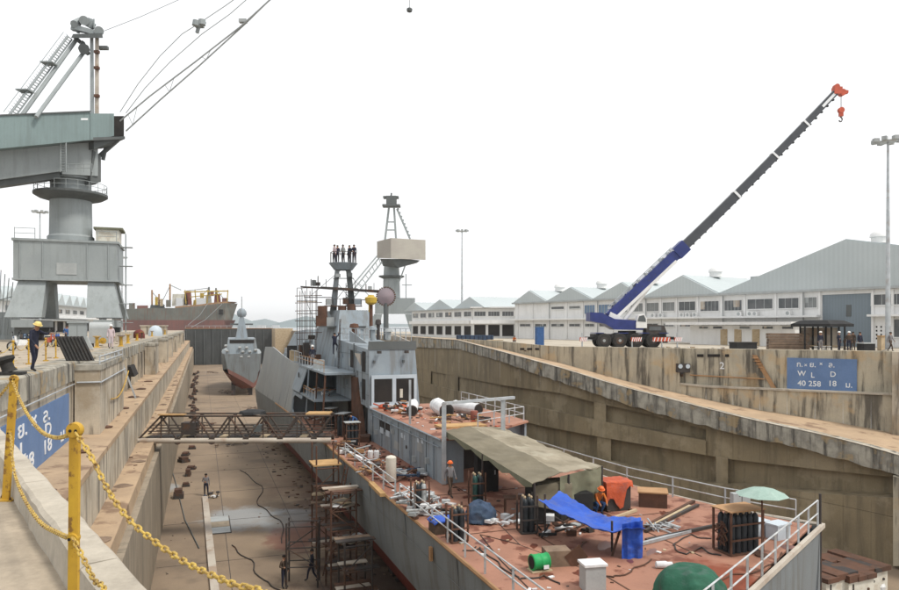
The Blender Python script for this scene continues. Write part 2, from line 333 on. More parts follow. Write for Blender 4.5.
# --- left dock wall: stepped profile (v, z) built of separate panels
LW = thing('left_dock_wall', 'pale stained concrete dock wall with tan ledges stepping down below the worker', 'wall', UV(40, -5.6, -12), DOCKROT)
def seg_prism(prof, u0, u1):      # closed profile in (v,z) extruded along u
    k = MB(); n = len(prof); vs = [UV(u0, v, z) for v, z in prof]+[UV(u1, v, z) for v, z in prof]
    k.add(vs, [tuple(range(n))[::-1], tuple(range(n, 2*n))]+[(i, (i+1) % n, n+(i+1) % n, n+i) for i in range(n)]); return k
US = [20.2]+[27+5.0*i for i in range(13)]+[92+9*i for i in range(12)]+[200, 222, 245, 268]
for u0, u1 in zip(US, US[1:]):
    g = .035
    part('coping_block', seg_prism([(-6.6, .012), (-5.56, .012), (-5.50, -.05), (-5.50, -.85), (-6.6, -.85)], u0+g/2, u1-g/2), 'concrete_coping', LW, True)
    part('wall_panel', seg_prism([(-6.6, -.853), (-5.56, -.853), (-5.56, -3.4), (-6.6, -3.4)], u0, u1), 'concrete_pale', LW, True)
    part('ledge_slab', seg_prism([(-6.6, -3.403), (-5.56, -3.403), (-5.56, -3.36), (-3.72, -3.40), (-3.72, -3.62), (-6.6, -3.62)], u0, u1), 'concrete_ledge', LW, True)
    part('ledge_panel', seg_prism([(-5.0, -3.623), (-3.75, -3.623), (-3.75, -5.6), (-5.0, -5.6)], u0+g, u1-g), 'concrete_pale', LW, True)
    part('ledge_slab', seg_prism([(-6.0, -5.603), (-2.80, -5.603), (-2.78, -6.25), (-6.0, -6.25)], u0, u1), 'concrete_ledge', LW, True)
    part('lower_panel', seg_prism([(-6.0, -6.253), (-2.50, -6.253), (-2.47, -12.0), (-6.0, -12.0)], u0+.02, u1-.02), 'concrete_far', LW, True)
# dark stained pads on the ledges
for i in range(15):
    u = 20+i*7.2+R.uniform(-1, 1); k = MB(); k.lathe(UV(u, -3.2+R.uniform(-.15, .15), -5.598), [(.34, 0), (.3, .03), (.16, .08), (.02, .1)], 11); c = sum(k.v, Vector())/len(k.v); k.v = [c+(v-c)*(1+.5*noise.noise(v*2.3)) if v.z > -5.59 else c+(v-c)*(1+.7*noise.noise(v*2)) for v in k.v]; k.v = [Vector((v.x, v.y, max(v.z, -5.602))) for v in k.v]
    tag(part('rubble_heap', k, 'brick_pile'), 'small dark heap of debris on the lower tan ledge', 'debris', 'debris heaps on the lower ledge')
for i in range(7):
    u = 24+i*7.5+R.uniform(-1, 1); k = MB(); k.lathe(UV(u, -4.5, -3.38), [(.35, 0), (.38, .05), (.2, .09), (.02, .1)], 9)
    tag(part('mud_heap', k, 'rust'), 'small brown heap of mud on the upper tan ledge', 'debris', 'mud heaps on the upper ledge')
# buttresses with steel rails on the nearest
def buttress(u0, u1, vo, label, zt=-.15, zb=-3.39):
    t = thing('buttress', label, 'buttress', UV((u0+u1)/2, -5.5, zb), DOCKROT, 'buttresses along the left dock wall')
    part('pier_block', seg_prism([(-5.497, zt-.25), (vo, zt-.25), (vo, zb), (-5.497, zb)], u0, u1), 'concrete_pale', t, True)
    part('pier_cap', seg_prism([(-5.497, zt), (vo+.06, zt), (vo+.06, zt-.247), (-5.497, zt-.247)], u0-.06, u1+.06), 'concrete_coping', t, True)
    return t
t = buttress(36.3, 47, -4.45, 'large square buttress beside the blue sign with steel rails along its top')
k = MB()
for zz in (-.05, .22): k.tube(UV(36.6, -4.5, zz), UV(46.8, -4.5, zz), .035)
for j in range(6): k.tube(UV(36.7+j*2, -4.5, -.15), UV(36.7+j*2, -4.5, .22), .03)
part('guard_rail', k, 'galvanised', t, True)
k = MB(); k.tube(UV(36.2, -4.38, -.95), UV(47.1, -4.38, -.95), .04); k.tube(UV(36.24, -4.4, -.95), UV(36.24, -5.4, -.95), .04); k.tube(UV(47.1, -4.38, -.95), UV(47.1, -5.4, -.95), .04)
part('pipe_band', k, 'galvanised', t, True)
k = MB(); k.tube(UV(20.3, -5.47, -1.0), UV(36.1, -5.47, -1.0), .03); part('wall_pipe', k, 'galvanised', LW, True)
k = MB(); pts = [UV(40+i, -4.36, -2.1-.55*math.sin(math.pi*i/9)+.1*i) for i in range(10)]; k.path(pts, .035)
solo('hanging_rope', k, 'yellow_paint', 'yellow rope hanging along the side of the nearest big buttress', 'rope')
for j, (u0, u1, lab) in enumerate([(79, 84, 'second square buttress, standing on the ledge past the dark wall opening'), (104, 109, 'third buttress in the row along the left dock wall'), (122, 127, 'fourth buttress in the row along the left dock wall'), (145, 150, 'fifth buttress in the row, small with distance'), (172, 177, 'sixth buttress in the row, near the far end of the wall'), (205, 211, 'farthest buttress of the left dock wall, beside the gate')]):
    buttress(u0, u1, -4.45, lab)
for j in range(9):
    u = 50+j*3.1; part('pilaster', seg_prism([(-5.557, -.86), (-5.40, -.86), (-5.40, -3.37), (-5.557, -3.37)], u, u+.5), 'concrete_pale', LW, True)
k = seg_prism([(-5.56, -1.5), (-5.2, -1.5), (-4.9, -2.3), (-5.56, -2.3)], 60, 63.5); part('dark_opening', k, 'dark_void', LW, True)
k = MB(); 
for s_ in (-.25, .25): k.beam(UV(53.5+s_, -4.3, -3.38), UV(53.5+s_, -5.45, -.05), .06)
for j in range(10):
    f = (j+.5)/10; k.tube(UV(53.25, -4.3-1.15*f, -3.38+3.33*f), UV(53.75, -4.3-1.15*f, -3.38+3.33*f), .02)
solo('access_ladder', k, 'galvanised', 'steel ladder leaning from the tan ledge up to the left quay edge', 'ladder')
# --- blue sign on the left wall
def sign(name, label, origin, ex, wdt, hgt, rows, off, xs=1):
    ex = Vector(ex).normalized(); ez = Vector((0, 0, 1)); ey = ez.cross(ex)     # ey points away from viewer
    rz = math.atan2(ex.y, ex.x); t = thing(name, label, 'sign', origin, rz)
    k = MB(); k.bb(-wdt/2, wdt/2, -.03, 0.03, -hgt/2, hgt/2); part('sign_board', k, 'sign_blue', t)
    for txt, x, z, sz in rows:
        me = textmesh(txt, sz); me.transform(Matrix.Translation((x, -.034, z)) @ Matrix.Diagonal((xs, 1, 1, 1)) @ Matrix.Rotation(math.pi/2, 4, 'X')); me.name = 'lettering'
        o = bpy.data.objects.new('lettering', me); COL.objects.link(o); o.parent = t
    return t
SIGNROWS = [('ก.', -.31, .30, .20), ('×', -.22, .28, .15), ('ย.', -.12, .30, .20), ('×', 0, .33, .15), ('ล.', .15, .31, .20), ('W', -.28, .02, .20), ('L', -.12, -.02, .20), ('D', .17, .03, .20),
            ('40', -.28, -.28, .21), ('258', -.09, -.28, .21), ('18', .16, -.25, .21), ('ม.', .39, -.27, .21)]
def rowsfor(W, H, k=1.0): return [(t_, x*W, z*H, s_*H*1.35*k) for t_, x, z, s_ in SIGNROWS]
uL0, uL1 = 20.4, 34.7
o = UV((uL0+uL1)/2, -5.50, -2.35)
sign('dimension_sign', 'faded blue painted sign with white letters on the wall right below the worker', o, DD, uL1-uL0-.0, 2.1, [(t_, (x+.02)*(uL1-uL0)*.98, z*2.1, .2*2.1*1.75) for t_, x, z, s_ in SIGNROWS], 0, 2.3)
# --- gate of the dock
t = thing('dock_gate', 'dark riveted steel gate closing the far end of the dock', 'gate', UV(264, 10, -12), DOCKROT)
k = seg_prism([(-5.4, .7), (24.5, .7), (24.5, -12), (-5.4, -12)], 262, 266); part('gate_wall', k, 'gate_steel', t, True)
for j in range(11):
    part('rib', seg_prism([(-5+j*2.9, .2), (-4.75+j*2.9, .2), (-4.75+j*2.9, -11.9), (-5+j*2.9, -11.9)], 261.6, 261.99), 'crane_dark', t, True)
k = MB(); k.tube(UV(262.5, -5.2, 1.7), UV(262.5, 24.4, 1.7), .06)
for j in range(16): k.tube(UV(262.5, -5.2+j*1.97, .7), UV(262.5, -5.2+j*1.97, 1.7), .05)
part('handrail', k, 'galvanised', t, True)
part('walkway', seg_prism([(-5.4, .9), (24.5, .9), (24.5, .703), (-5.4, .703)], 261.8, 266.2), 'rust_light', t, True)
# ------------------------------------------------------------------ RIGHT side: wall lines fitted station by station
Yc = interp([(412, 104), (459, 84), (500, 66), (560, 57.5), (620, 54), (700, 50), (780, 45.5), (820, 43.5), (899, 39.7), (990, 36)])
Tcop = interp([(412, 337), (459, 340.2), (500, 351), (540, 362), (560, 367.5), (620, 386), (680, 401.5), (749, 419), (820, 434), (863, 444.5), (899, 455), (990, 482)])
Bcop = interp([(412, 347), (459, 349), (500, 361), (540, 375), (629, 405), (682, 420), (749, 437), (820, 453), (899, 476), (990, 505)])
wY = interp([(412, 3), (459, 3), (500, 6), (560, 6.5), (700, 5.5), (780, 6), (899, 7.3), (990, 8)])
TierA = interp([(680, 383), (690, 385), (891, 393.6), (990, 398)])
Wtop = interp([(412, 337), (459, 339), (500, 341), (551, 346.3), (700, 348.5), (899, 351.5), (990, 353)])
A1 = interp([(412, 367), (443, 374), (507, 386), (560, 393), (600, 404), (640, 412), (700, 428)])
B0 = interp([(412, 378), (443, 388), (500, 400), (545, 409), (600, 421), (650, 430), (700, 440), (990, 470)])
A2 = interp([(412, 394), (451, 403), (542, 426), (600, 437), (676, 450), (728, 459), (815, 469), (891, 477), (990, 486)])
C0 = interp([(412, 408), (460, 420), (587, 457), (668, 475), (699, 483.5), (764, 488), (824, 494), (891, 498), (990, 503)])
def cop(px):
    p = V(px, Tcop(px), Yc(px)); return p
def inner(px):
    p = V(px, Tcop(px), Yc(px)+wY(px)); z = cop(px).z+.04; p.z = z; return p
RW = thing('right_dock_wall', 'tall stepped yellowish concrete dock wall in shade under a sloping ledge', 'wall', V(700, 420, 52)-Vector((0, 0, 6)))
RWU = thing('upper_quay_wall', 'stained concrete quay wall above the sloping ledge carrying the blue sign', 'wall', V(700, 390, 56)-Vector((0, 0, 2)))
ST = [412, 435, 459, 479, 500, 520, 540, 560, 583, 606, 629, 652, 680, 706, 733, 760, 787, 815, 843, 871, 899, 930, 965, 990]
def dirv(px): v = Vector(((px-CX)/F, 1, 0)); return v
def face_block(pxa, pxb, top, bot, Y, th=.5, g=.0, bev=0):
    """slab between two stations; top/bot are pixel-line functions, Y a distance function"""
    pa, pb = pxa+g, pxb-g
    a1, b1, a0, b0 = V(pa, top(pa), Y(pa)), V(pb, top(pb), Y(pb)), V(pa, bot(pa), Y(pa)), V(pb, bot(pb), Y(pb))
    da, db = dirv(pa)*th, dirv(pb)*th
    return MB().hexa([a0, b0, b0+db, a0+da, a1, b1, b1+db, a1+da])
for i, (a, b) in enumerate(zip(ST, ST[1:])):
    # coping beam
    k = MB(); pa, pb = a+.12, b-.12
    T0, T1 = cop(pa), cop(pb); B_0, B_1 = V(pa, Bcop(pa), Yc(pa)), V(pb, Bcop(pb), Yc(pb)); j0, j1 = dirv(pa)*.9, dirv(pb)*.9
    rws = []; ns = 10
    for q in range(ns+1):
        f = q/ns; B_, T_, j_ = B_0.lerp(B_1, f), T0.lerp(T1, f), j0.lerp(j1, f); nzv = lambda s: noise.noise(T_*1.1+Vector((0, 0, s)))
        rws.append([B_+j_+Vector((0, 0, .1)), B_+Vector((0, .05, .12*nzv(3))), B_.lerp(T_, .5)+Vector((0, .04*nzv(7), 0)), T_+Vector((0, 0, -.06+.03*nzv(1))), T_+Vector((0, .08+.04*nzv(5), 0)), T_+j_])
    k.grid(rws); k.f += [tuple(range(6)), tuple(range(ns*6, ns*6+6))[::-1]]; k.m += [0, 0]; part('coping_block', k, 'concrete_coping', RW, True)
    q0, q1 = dirv(a), dirv(b); zd_ = Vector((0, 0, -.06)); BK0, BK1, TK0, TK1 = V(a, Bcop(a), Yc(a)), V(b, Bcop(b), Yc(b)), cop(a), cop(b)
    part('joint_fill', MB().hexa([BK0+q0*.1-zd_, BK1+q1*.1-zd_, BK1+q1*.8-zd_, BK0+q0*.8-zd_, TK0+q0*.1+zd_, TK1+q1*.1+zd_, TK1+q1*.8+zd_, TK0+q0*.8+zd_]), 'concrete_coping', RW, True)
    part('coping_lip', MB().beam(cop(pa)+Vector((0, .12, .012)), cop(pb)+Vector((0, .12, .012)), .22, .03), 'concrete_top', RW, True)
    # ledge floor
    k = MB(); z = Vector((0, 0, -.03)); I0, I1 = inner(a), inner(b); c0, c1 = cop(a)+dirv(a)*.9+z, cop(b)+dirv(b)*.9+z
    zd = Vector((0, 0, -.25)); k.hexa([c0+zd, c1+zd, I1+zd, I0+zd, c0, c1, I1, I0]); part('ledge_slab', k, 'concrete_ledge', RW, True)
    # face under the coping
    if a < 700:
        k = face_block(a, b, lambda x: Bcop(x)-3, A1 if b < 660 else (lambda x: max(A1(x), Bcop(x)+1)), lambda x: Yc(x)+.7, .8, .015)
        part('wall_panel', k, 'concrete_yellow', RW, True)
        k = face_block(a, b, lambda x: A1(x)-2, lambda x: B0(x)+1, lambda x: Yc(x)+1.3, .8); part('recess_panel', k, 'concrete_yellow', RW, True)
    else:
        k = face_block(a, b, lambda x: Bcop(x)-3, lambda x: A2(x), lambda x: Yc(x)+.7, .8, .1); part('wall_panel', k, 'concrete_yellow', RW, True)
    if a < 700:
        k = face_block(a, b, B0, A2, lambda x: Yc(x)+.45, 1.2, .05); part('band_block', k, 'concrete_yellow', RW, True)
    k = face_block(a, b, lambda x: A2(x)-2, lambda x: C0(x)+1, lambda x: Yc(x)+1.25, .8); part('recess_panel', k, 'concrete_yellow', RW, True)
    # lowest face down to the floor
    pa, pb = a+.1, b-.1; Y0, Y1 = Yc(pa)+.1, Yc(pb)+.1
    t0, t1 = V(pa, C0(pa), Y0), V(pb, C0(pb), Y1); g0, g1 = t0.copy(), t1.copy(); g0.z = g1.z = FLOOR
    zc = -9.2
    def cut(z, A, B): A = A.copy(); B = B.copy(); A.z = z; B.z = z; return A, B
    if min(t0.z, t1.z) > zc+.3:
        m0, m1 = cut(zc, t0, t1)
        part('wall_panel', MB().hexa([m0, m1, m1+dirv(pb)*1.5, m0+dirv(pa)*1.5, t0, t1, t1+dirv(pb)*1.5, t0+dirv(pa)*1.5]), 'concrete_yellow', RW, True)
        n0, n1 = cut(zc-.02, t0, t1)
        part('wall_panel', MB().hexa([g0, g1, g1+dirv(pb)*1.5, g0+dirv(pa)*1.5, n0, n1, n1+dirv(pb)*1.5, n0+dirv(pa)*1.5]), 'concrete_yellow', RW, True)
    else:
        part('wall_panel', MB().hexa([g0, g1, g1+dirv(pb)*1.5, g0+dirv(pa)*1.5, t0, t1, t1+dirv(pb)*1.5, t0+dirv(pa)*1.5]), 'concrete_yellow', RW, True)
    # upper quay wall
    Yw = lambda x: Yc(x)+wY(x)
    if a >= 680:
        k = face_block(a, b, Wtop, lambda x: TierA(x), lambda x: Yw(x)+.5, .8, .05); part('wall_panel', k, 'concrete_upper', RWU, True)
        k = face_block(a, b, TierA, lambda x: TierA(x)+1.8, lambda x: Yw(x)-.12, 1.4); part('band_block', k, 'concrete_top', RWU, True)
        ia, ib = inner(a), inner(b); zz = Vector((0, 0, .22))
        pa, pb = a+.06, b-.06; t0, t1 = V(pa, TierA(pa)+1.8, Yw(pa)), V(pb, TierA(pb)+1.8, Yw(pb)); g0, g1 = t0.copy(), t1.copy(); g0.z = ia.z-.2; g1.z = ib.z-.2
        part('wall_panel', MB().hexa([g0, g1, g1+dirv(pb)*.8, g0+dirv(pa)*.8, t0, t1, t1+dirv(pb)*.8, t0+dirv(pa)*.8]), 'concrete_upper', RWU, True)
        part('joint_fill', MB().hexa([V(a, TierA(a)+3, Yw(a)+.75), V(b, TierA(b)+3, Yw(b)+.75), V(b, TierA(b)+3, Yw(b)+1.1), V(a, TierA(a)+3, Yw(a)+1.1), V(a, Wtop(a)+.4, Yw(a)+.75), V(b, Wtop(b)+.4, Yw(b)+.75), V(b, Wtop(b)+.4, Yw(b)+1.1), V(a, Wtop(a)+.4, Yw(a)+1.1)]), 'concrete_coping', RWU, True)
        part('joint_fill', MB().hexa([g0+dirv(a)*.3, g1+dirv(pb)*.3, g1+dirv(pb)*.6, g0+dirv(a)*.6, V(a, TierA(a)+2.2, Yw(a)+.3), V(b, TierA(b)+2.2, Yw(b)+.3), V(b, TierA(b)+2.2, Yw(b)+.6), V(a, TierA(a)+2.2, Yw(a)+.6)]), 'concrete_coping', RWU, True)
    elif a >= 459:
        part('joint_fill', MB().hexa([V(a, inner(a).z*0+Bcop(a), Yw(a)+.3), V(b, Bcop(b), Yw(b)+.3), V(b, Bcop(b), Yw(b)+.6), V(a, Bcop(a), Yw(a)+.6), V(a, Wtop(a)+.4, Yw(a)+.3), V(b, Wtop(b)+.4, Yw(b)+.3), V(b, Wtop(b)+.4, Yw(b)+.6), V(a, Wtop(a)+.4, Yw(a)+.6)]), 'concrete_coping', RWU, True)
        ia, ib = inner(a), inner(b); pa, pb = a+.06, b-.06
        t0, t1 = V(pa, Wtop(pa), Yw(pa)), V(pb, Wtop(pb), Yw(pb)); g0, g1 = t0.copy(), t1.copy(); g0.z = ia.z-.2; g1.z = ib.z-.2
        if t0.z > g0.z+.1:
          part('wall_panel', MB().hexa([g0, g1, g1+dirv(pb)*.8, g0+dirv(pa)*.8, t0, t1, t1+dirv(pb)*.8, t0+dirv(pa)*.8]), 'concrete_upper', RWU, True)
# piers standing in the recesses
for px in (425, 452, 600, 722):
    f0, f1 = (A1, B0) if px < 700 else (A2, C0)
    k = face_block(px-6, px+6, lambda x: f0(x)-1, lambda x: f1(x)+2, lambda x: Yc(x)+.6, 1); part('pier', k, 'concrete_yellow', RW, True)
for px in (448, 604):
    k = face_block(px-7, px+7, lambda x: A2(x)-1, lambda x: C0(x)+2, lambda x: Yc(x)+.6, 1); part('pier', k, 'concrete_yellow', RW, True)
k = face_block(893, 906, lambda x: Bcop(x)+2, lambda x: 566, lambda x: Yc(x)-.35, .9); part('pier', k, 'concrete_upper', RW, True)
# pier of the upper wall at the right edge
k = face_block(892, 905, lambda x: 352, lambda x: 437, lambda x: Yc(x)+wY(x)-.5, .8); part('pier', k, 'concrete_pale', RWU, True)
# far end block of the ledge near the ship's tower and the wall running on to the gate
k = MB(); e = V(412, 337, 104); f = UV(262, 29.6, 0)
seg = 9
for j in range(seg):
    p = e.lerp(Vector((f.x, f.y, 0)), j/seg); q = e.lerp(Vector((f.x, f.y, 0)), (j+1)/seg); gap = (q-p).normalized()*.1
    p, q = p+gap, q-gap; nrm = DN*1.0
    for z1, z0, o in ((0, -3.4, 0), (-3.4, -3.8, -.5), (-3.8, -7, .4), (-7, -7.4, -.8), (-7.4, -12, -.3)):
        kk = MB().hexa([Vector((p.x, p.y, z0))+DN*o, Vector((q.x, q.y, z0))+DN*o, Vector((q.x, q.y, z0))+DN*3, Vector((p.x, p.y, z0))+DN*3, Vector((p.x, p.y, z1))+DN*o, Vector((q.x, q.y, z1))+DN*o, Vector((q.x, q.y, z1))+DN*3, Vector((p.x, p.y, z1))+DN*3])
        part('wall_panel', kk, 'concrete_far', RW, True)
k = MB().box(UV(255, 27, -5.5), (6, 12, 12.6), DOCKROT); part('gate_pier', k, 'plank', RW, True)
# --- right quay ground
rows = [[], [], [], []]
PXS = [412, 459, 500, 551, 620, 680, 760, 830, 899, 990]
for px in PXS:
    Y = Yc(px)+wY(px)+(.6 if px >= 459 else 0); p = V(px, Wtop(px)+.05, Y+.6); rows[0].append(p)
    q = V(px, 0, Y+16); q.z = -.8; rows[1].append(q); q = V(px, 0, 260); q.z = -.8; rows[2].append(q); q = V(px, 0, 3000); q.z = -.8; rows[3].append(q)
m = MB(); m.grid(rows)
e2 = UV(290, 30.2, -.05)
m.add([rows[0][0], rows[1][0], UV(290, 30.2, -.5), e2], [(0, 1, 2, 3)])
m.add([rows[1][0], rows[2][0], UV(290, 90, -.8), UV(290, 30.2, -.5)], [(0, 1, 2, 3)])
X0 = rows[0][-1]; m.add([X0, X0+Vector((60, -20, -.6)), X0+Vector((300, 100, -.6)), rows[2][-1], rows[1][-1]], [(0, 1, 2, 3, 4)])
part('quay_ground_right', m, 'quay_ground')['kind'] = 'structure'
# --- sea, hills
m = MB(); m.add([(-9000, 262, -2.5), (9000, 262, -2.5), (9000, 9000, -2.5), (-9000, 9000, -2.5)], [(0, 1, 2, 3)])
m.v = [UV(290, -3000, -2.5), UV(290, 70, -2.5), Vector((1500, 6000, -2.5)), Vector((-6000, 6000, -2.5))]
part('sea_water', m, 'sea')['kind'] = 'structure'
def hill(px0, px1, prof, Y):
    k = MB(); rows = []
    n = 40
    f = interp(prof)
    for r_, (dy, fr) in enumerate([(-500, 0), (-250, .6), (0, 1), (250, .55), (500, 0)]):
        row = []
        for i in range(n+1):
            px = px0+(px1-px0)*i/n; h = (HZ-f(px))*Y/F; h = max(h, 0)*fr*(1+.12*noise.noise(Vector((px*.2, r_*2., 0))))
            row.append(Vector(((px-CX)/F*(Y), Y+dy, -3+max(h+3, 0) if fr else -3)))
        rows.append(row)
    k.grid(rows); tag(part('hills', k, 'hill', smooth=True), kind='structure')
hill(180, 283, [(180, 326), (215, 318), (234, 313.5), (245, 321), (255, 322), (266, 318), (272, 322), (283, 326)], 3400)
hill(284, 345, [(284, 326), (298, 318), (306, 315.5), (318, 318), (330, 322), (345, 326)], 3000)
hill(345, 470, [(345, 327), (380, 323), (420, 324), (470, 327)], 3900)
# ================================================================== BUILDINGS
def window(root, x, z, wd, ht, glass='glass_dark', mull=2, y=-.02, fr=.1, frame='white_paint', hb=0):
    k = MB(); 
    k.bb(x-wd/2-fr, x+wd/2+fr, y-.08, y, z+ht/2, z+ht/2+fr); k.bb(x-wd/2-fr, x+wd/2+fr, y-.14, y, z-ht/2-fr, z-ht/2)
    k.bb(x-wd/2-fr, x-wd/2, y-.08, y, z-ht/2, z+ht/2); k.bb(x+wd/2, x+wd/2+fr, y-.08, y, z-ht/2, z+ht/2)
    f = part('window', k, frame, root)
    if glass == 'glass_dark' and wd > 1.2:
        glass = R.choice(['glass_dark', 'glass_dark', 'glass_mid', 'glass_dark'])
        if R.random() < .5: a_ = x-wd/2+R.random()*wd*.6; part('blind', MB().bb(a_, a_+wd*R.uniform(.15, .35), y-.024, y-.0205, z-ht/2+ht*R.uniform(0, .5), z+ht/2), R.choice(['glass_mid', 'frame_grey', 'pipe_pale']), f)
    part('pane', MB().bb(x-wd/2, x+wd/2, y-.02, y+.01, z-ht/2, z+ht/2), glass, f)
    k = MB()
    for i in range(1, mull): q = x-wd/2+wd*i/mull; k.bb(q-.035, q+.035, y-.06, y-.022, z-ht/2, z+ht/2)
    if hb: k.bb(x-wd/2, x+wd/2, y-.055, y-.023, z-.03, z+.03)
    if k.v: part('glazing_bar', k, 'frame_grey', f)
    return f
# ---- the long warehouse: local x along the front, y into the building
P0, P1 = Vector((12.9, 139, -.8)), Vector((12.9+.645*62, 77, -.8)); P1 = Vector((51.6+4, 79-6.2, -.8))
ex = (P1-P0).normalized(); Lb = (P1-P0).length; rz = math.atan2(ex.y, ex.x)
def fx(px):    # photo column -> x along the front
    k_ = (px-CX)/F; a = P0; t = (k_*a.y-a.x)/(ex.x-k_*ex.y); return t
WH = thing('warehouse', 'long white two storey warehouse with pale blue gabled roofs behind the mobile crane', 'warehouse', P0, rz)
H = 7.0
dx0, dx1 = fx(822), fx(871)          # big sliding door
k = MB(); k.bb(0, dx0, 0, .3, 0, H); k.bb(dx1, Lb+14, 0, .3, 0, H); k.bb(dx0, dx1, .0, .3, 6.3, H); k.bb(0, .3, .3, 40, 0, H); part('wall', k, 'white_paint', WH)
k = MB(); k.bb(dx0, dx1, .12, .22, 0, 6.3); d_ = part('sliding_door', k, 'door_blue', WH); part('door_hatch', MB().bb(dx0+(dx1-dx0)*.5, dx0+(dx1-dx0)*.6, .06, .119, 3.6, 5.0), 'crane_dark', d_)
k = MB(); k.bb(-.3, dx0-.05, -1.1, -.002, 3.55, 3.8); part('balcony_slab', k, 'white_paint', WH)
k = MB(); k.bb(dx1+.05, Lb+14, -1.1, -.002, 3.55, 3.8); part('balcony_slab', k, 'white_paint', WH)
k = MB(); k.bb(-.3, Lb+14, -.6, -.002, H-.25, H+.02); part('eaves_band', k, 'frame_grey', WH)
# gable roofs
edges = [515, 548, 594, 645, 720, 970]; peaks = [(531, 8.4), (572, 8.5), (623, 8.75), (684, 9.15), (847, 12.0)]
for (a, b), (pk, pz) in zip(zip(edges, edges[1:]), peaks):
    xa, xb, xp, hp = fx(a), min(fx(b), Lb+14) if b < 960 else Lb+12, fx(pk), pz+.8
    k = MB(); k.slab([(xa, -.5, H+.025), (xb, -.5, H+.025), (xp, -.5, hp)], (0, .3, 0)); part('gable', k, 'roof_blue', WH)
    k = MB(); k.slab([(xa, -.19, H+.03), (xp, -.19, hp), (xp, 40, hp), (xa, 40, H+.03)], (0, 0, .12)); k.slab([(xp, -.19, hp), (xb, -.19, H+.03), (xb, 40, H+.03), (xp, 40, hp)], (0, 0, .12)); part('roof', k, 'roof_blue', WH)
    k = MB(); k.lathe((xp+.3, 7, hp), [(.9, 0), (.9, .7), (1.1, .8), (1.0, 1.2), (.5, 1.6), (.02, 1.7)], 12); part('roof_ventilator', k, 'white_paint', WH, smooth=True)
    k = MB(); k.bb(xp+1.5, xp+4.5, 14, 15, hp-1.2, hp+.3); part('ridge_louvre', k, 'frame_grey', WH)
# bays: pilasters and windows
bays = [518, 533, 549, 567, 583, 597, 613, 629, 645, 661, 677, 698, 722, 745, 776, 802, 820]
for px in bays+[873, 893]:
    x = fx(px); part('pilaster', MB().bb(x-.14, x+.14, -.16, -.002, 0, 3.54), 'white_paint', WH); part('pilaster', MB().bb(x-.14, x+.14, -.16, -.002, 3.81, H-.26), 'white_paint', WH)
for i, (a, b) in enumerate(zip(bays, bays[1:])):
    xa, xb = fx(a)+.3, fx(b)-.3; xc, wd = (xa+xb)/2, (xb-xa)
    if a < 545: pass
    elif a < 580: window(WH, xc, 5.75, wd*.8, .45, mull=1)
    elif a in (583, 597): window(WH, xc, 5.3, wd*.9, 1.5, 'glass_blue', 4)
    elif a in (698, 722): window(WH, xc, 5.3, wd*.9, 1.4, 'glass_dark', 5)
    else: window(WH, xc, 5.4, wd*.93, 1.3, mull=3)
    window(WH, xc, 2.6, wd*.8, .45, mull=2)
window(WH, fx(882), 5.5, 2.2, 1.2, mull=2); window(WH, fx(897), 5.5, 2.0, 1.2, mull=2); window(WH, fx(899), 2.2, 1.2, 2.0, mull=1)
for j in range(4):
    for i in range(4): part('vent_block', MB().bb(fx(876)+i*.5, fx(876)+i*.5+.16, -.03, -.003, .9+j*.45, 1.1+j*.45), 'dark_void', WH)
# air conditioners on the balcony
for j, px in enumerate((655, 663, 684, 690, 697, 741, 752, 757, 790)):
    x = fx(px); k = MB(); k.bb(x-.4, x+.4, -.6, -.2, 3.803, 4.4)
    o = part('air_conditioner', k, 'white_paint', WH); part('fan_grille', MB().lathe((x, -.6, 4.1), [(.24, 0), (.24, .02)], 12, axis=(0, -1, 0)), 'frame_grey', o)
# lean-to office in front
OF = thing('site_office', 'low white annexe with long flat roof and beige doors in front of the warehouse', 'office', P0+ex*fx(688)+Vector((ex.y, -ex.x, 0))*7.5, rz)
inv = ROOTM[OF.name].inverted()
def ofx(px):
    o_ = OF.location; k_ = (px-CX)/F; return (k_*o_.y-o_.x)/(ex.x-k_*ex.y)
x0, x1 = ofx(690), ofx(795)
part('wall', MB().bb(x0, x1, 0, 4, 0, 2.55), 'white_paint', OF)
part('roof', MB().bb(ofx(672), ofx(798), -1.4, 5, 2.6, 2.95), 'white_paint', OF)
for px in (704, 718, 745, 768, 788): window(OF, ofx(px), 2.25, 1.4, .3, mull=1)
for px, mt_ in ((724, 'plank'), (738, 'plank'), (756, 'plank')):
    x = ofx(px); d_ = part('door', MB().bb(x-.5, x+.5, -.06, -.002, .02, 2.05), mt_, OF); part('handle', MB().bb(x+.32, x+.42, -.1, -.061, 1.0, 1.05), 'steel_dark', d_)
# brick pile and dark porch next to the office
def pnt(px, Y, z=-.8): return Vector(((px-CX)/F*Y, Y, z))
k = thing('timber_stack', 'stack of brown weathered timbers beside the dark steel porch', 'timber stack', pnt(790, 72), -.3)
for i in range(6):
    for j in range(4): part('timber', MB().bb(-2.1+R.uniform(-.1, .1), 1.6+R.uniform(-.2, .2), -.6+j*.32, -.6+j*.32+.28, i*.29, i*.29+.26), 'brick_pile', k)
PO = thing('dark_porch', 'dark steel framed shelter with hipped canopy in front of the blue warehouse door', 'shelter', pnt(822, 71), -.25)
for x in (-1.8, -.6, .6, 1.8):
    for y in (-1, 1): part('post', MB().bb(x-.07, x+.07, y-.07, y+.07, 0, 2.5), 'black', PO)
part('canopy', MB().lathe((0, 0, 2.5), [(2.9, -.12), (2.9, .15), (2.0, .5), (1.5, .55)], 4), 'black', PO); PO.children[-1].rotation_euler = (0, 0, math.radians(0))
part('back_panel', MB().bb(-1.7, 1.7, 1.08, 1.12, .2, 2.3), 'pipe_pale', PO)
part('bench', MB().bb(-1.6, 1.6, -.3, .2, .4, .5), 'plank', PO)
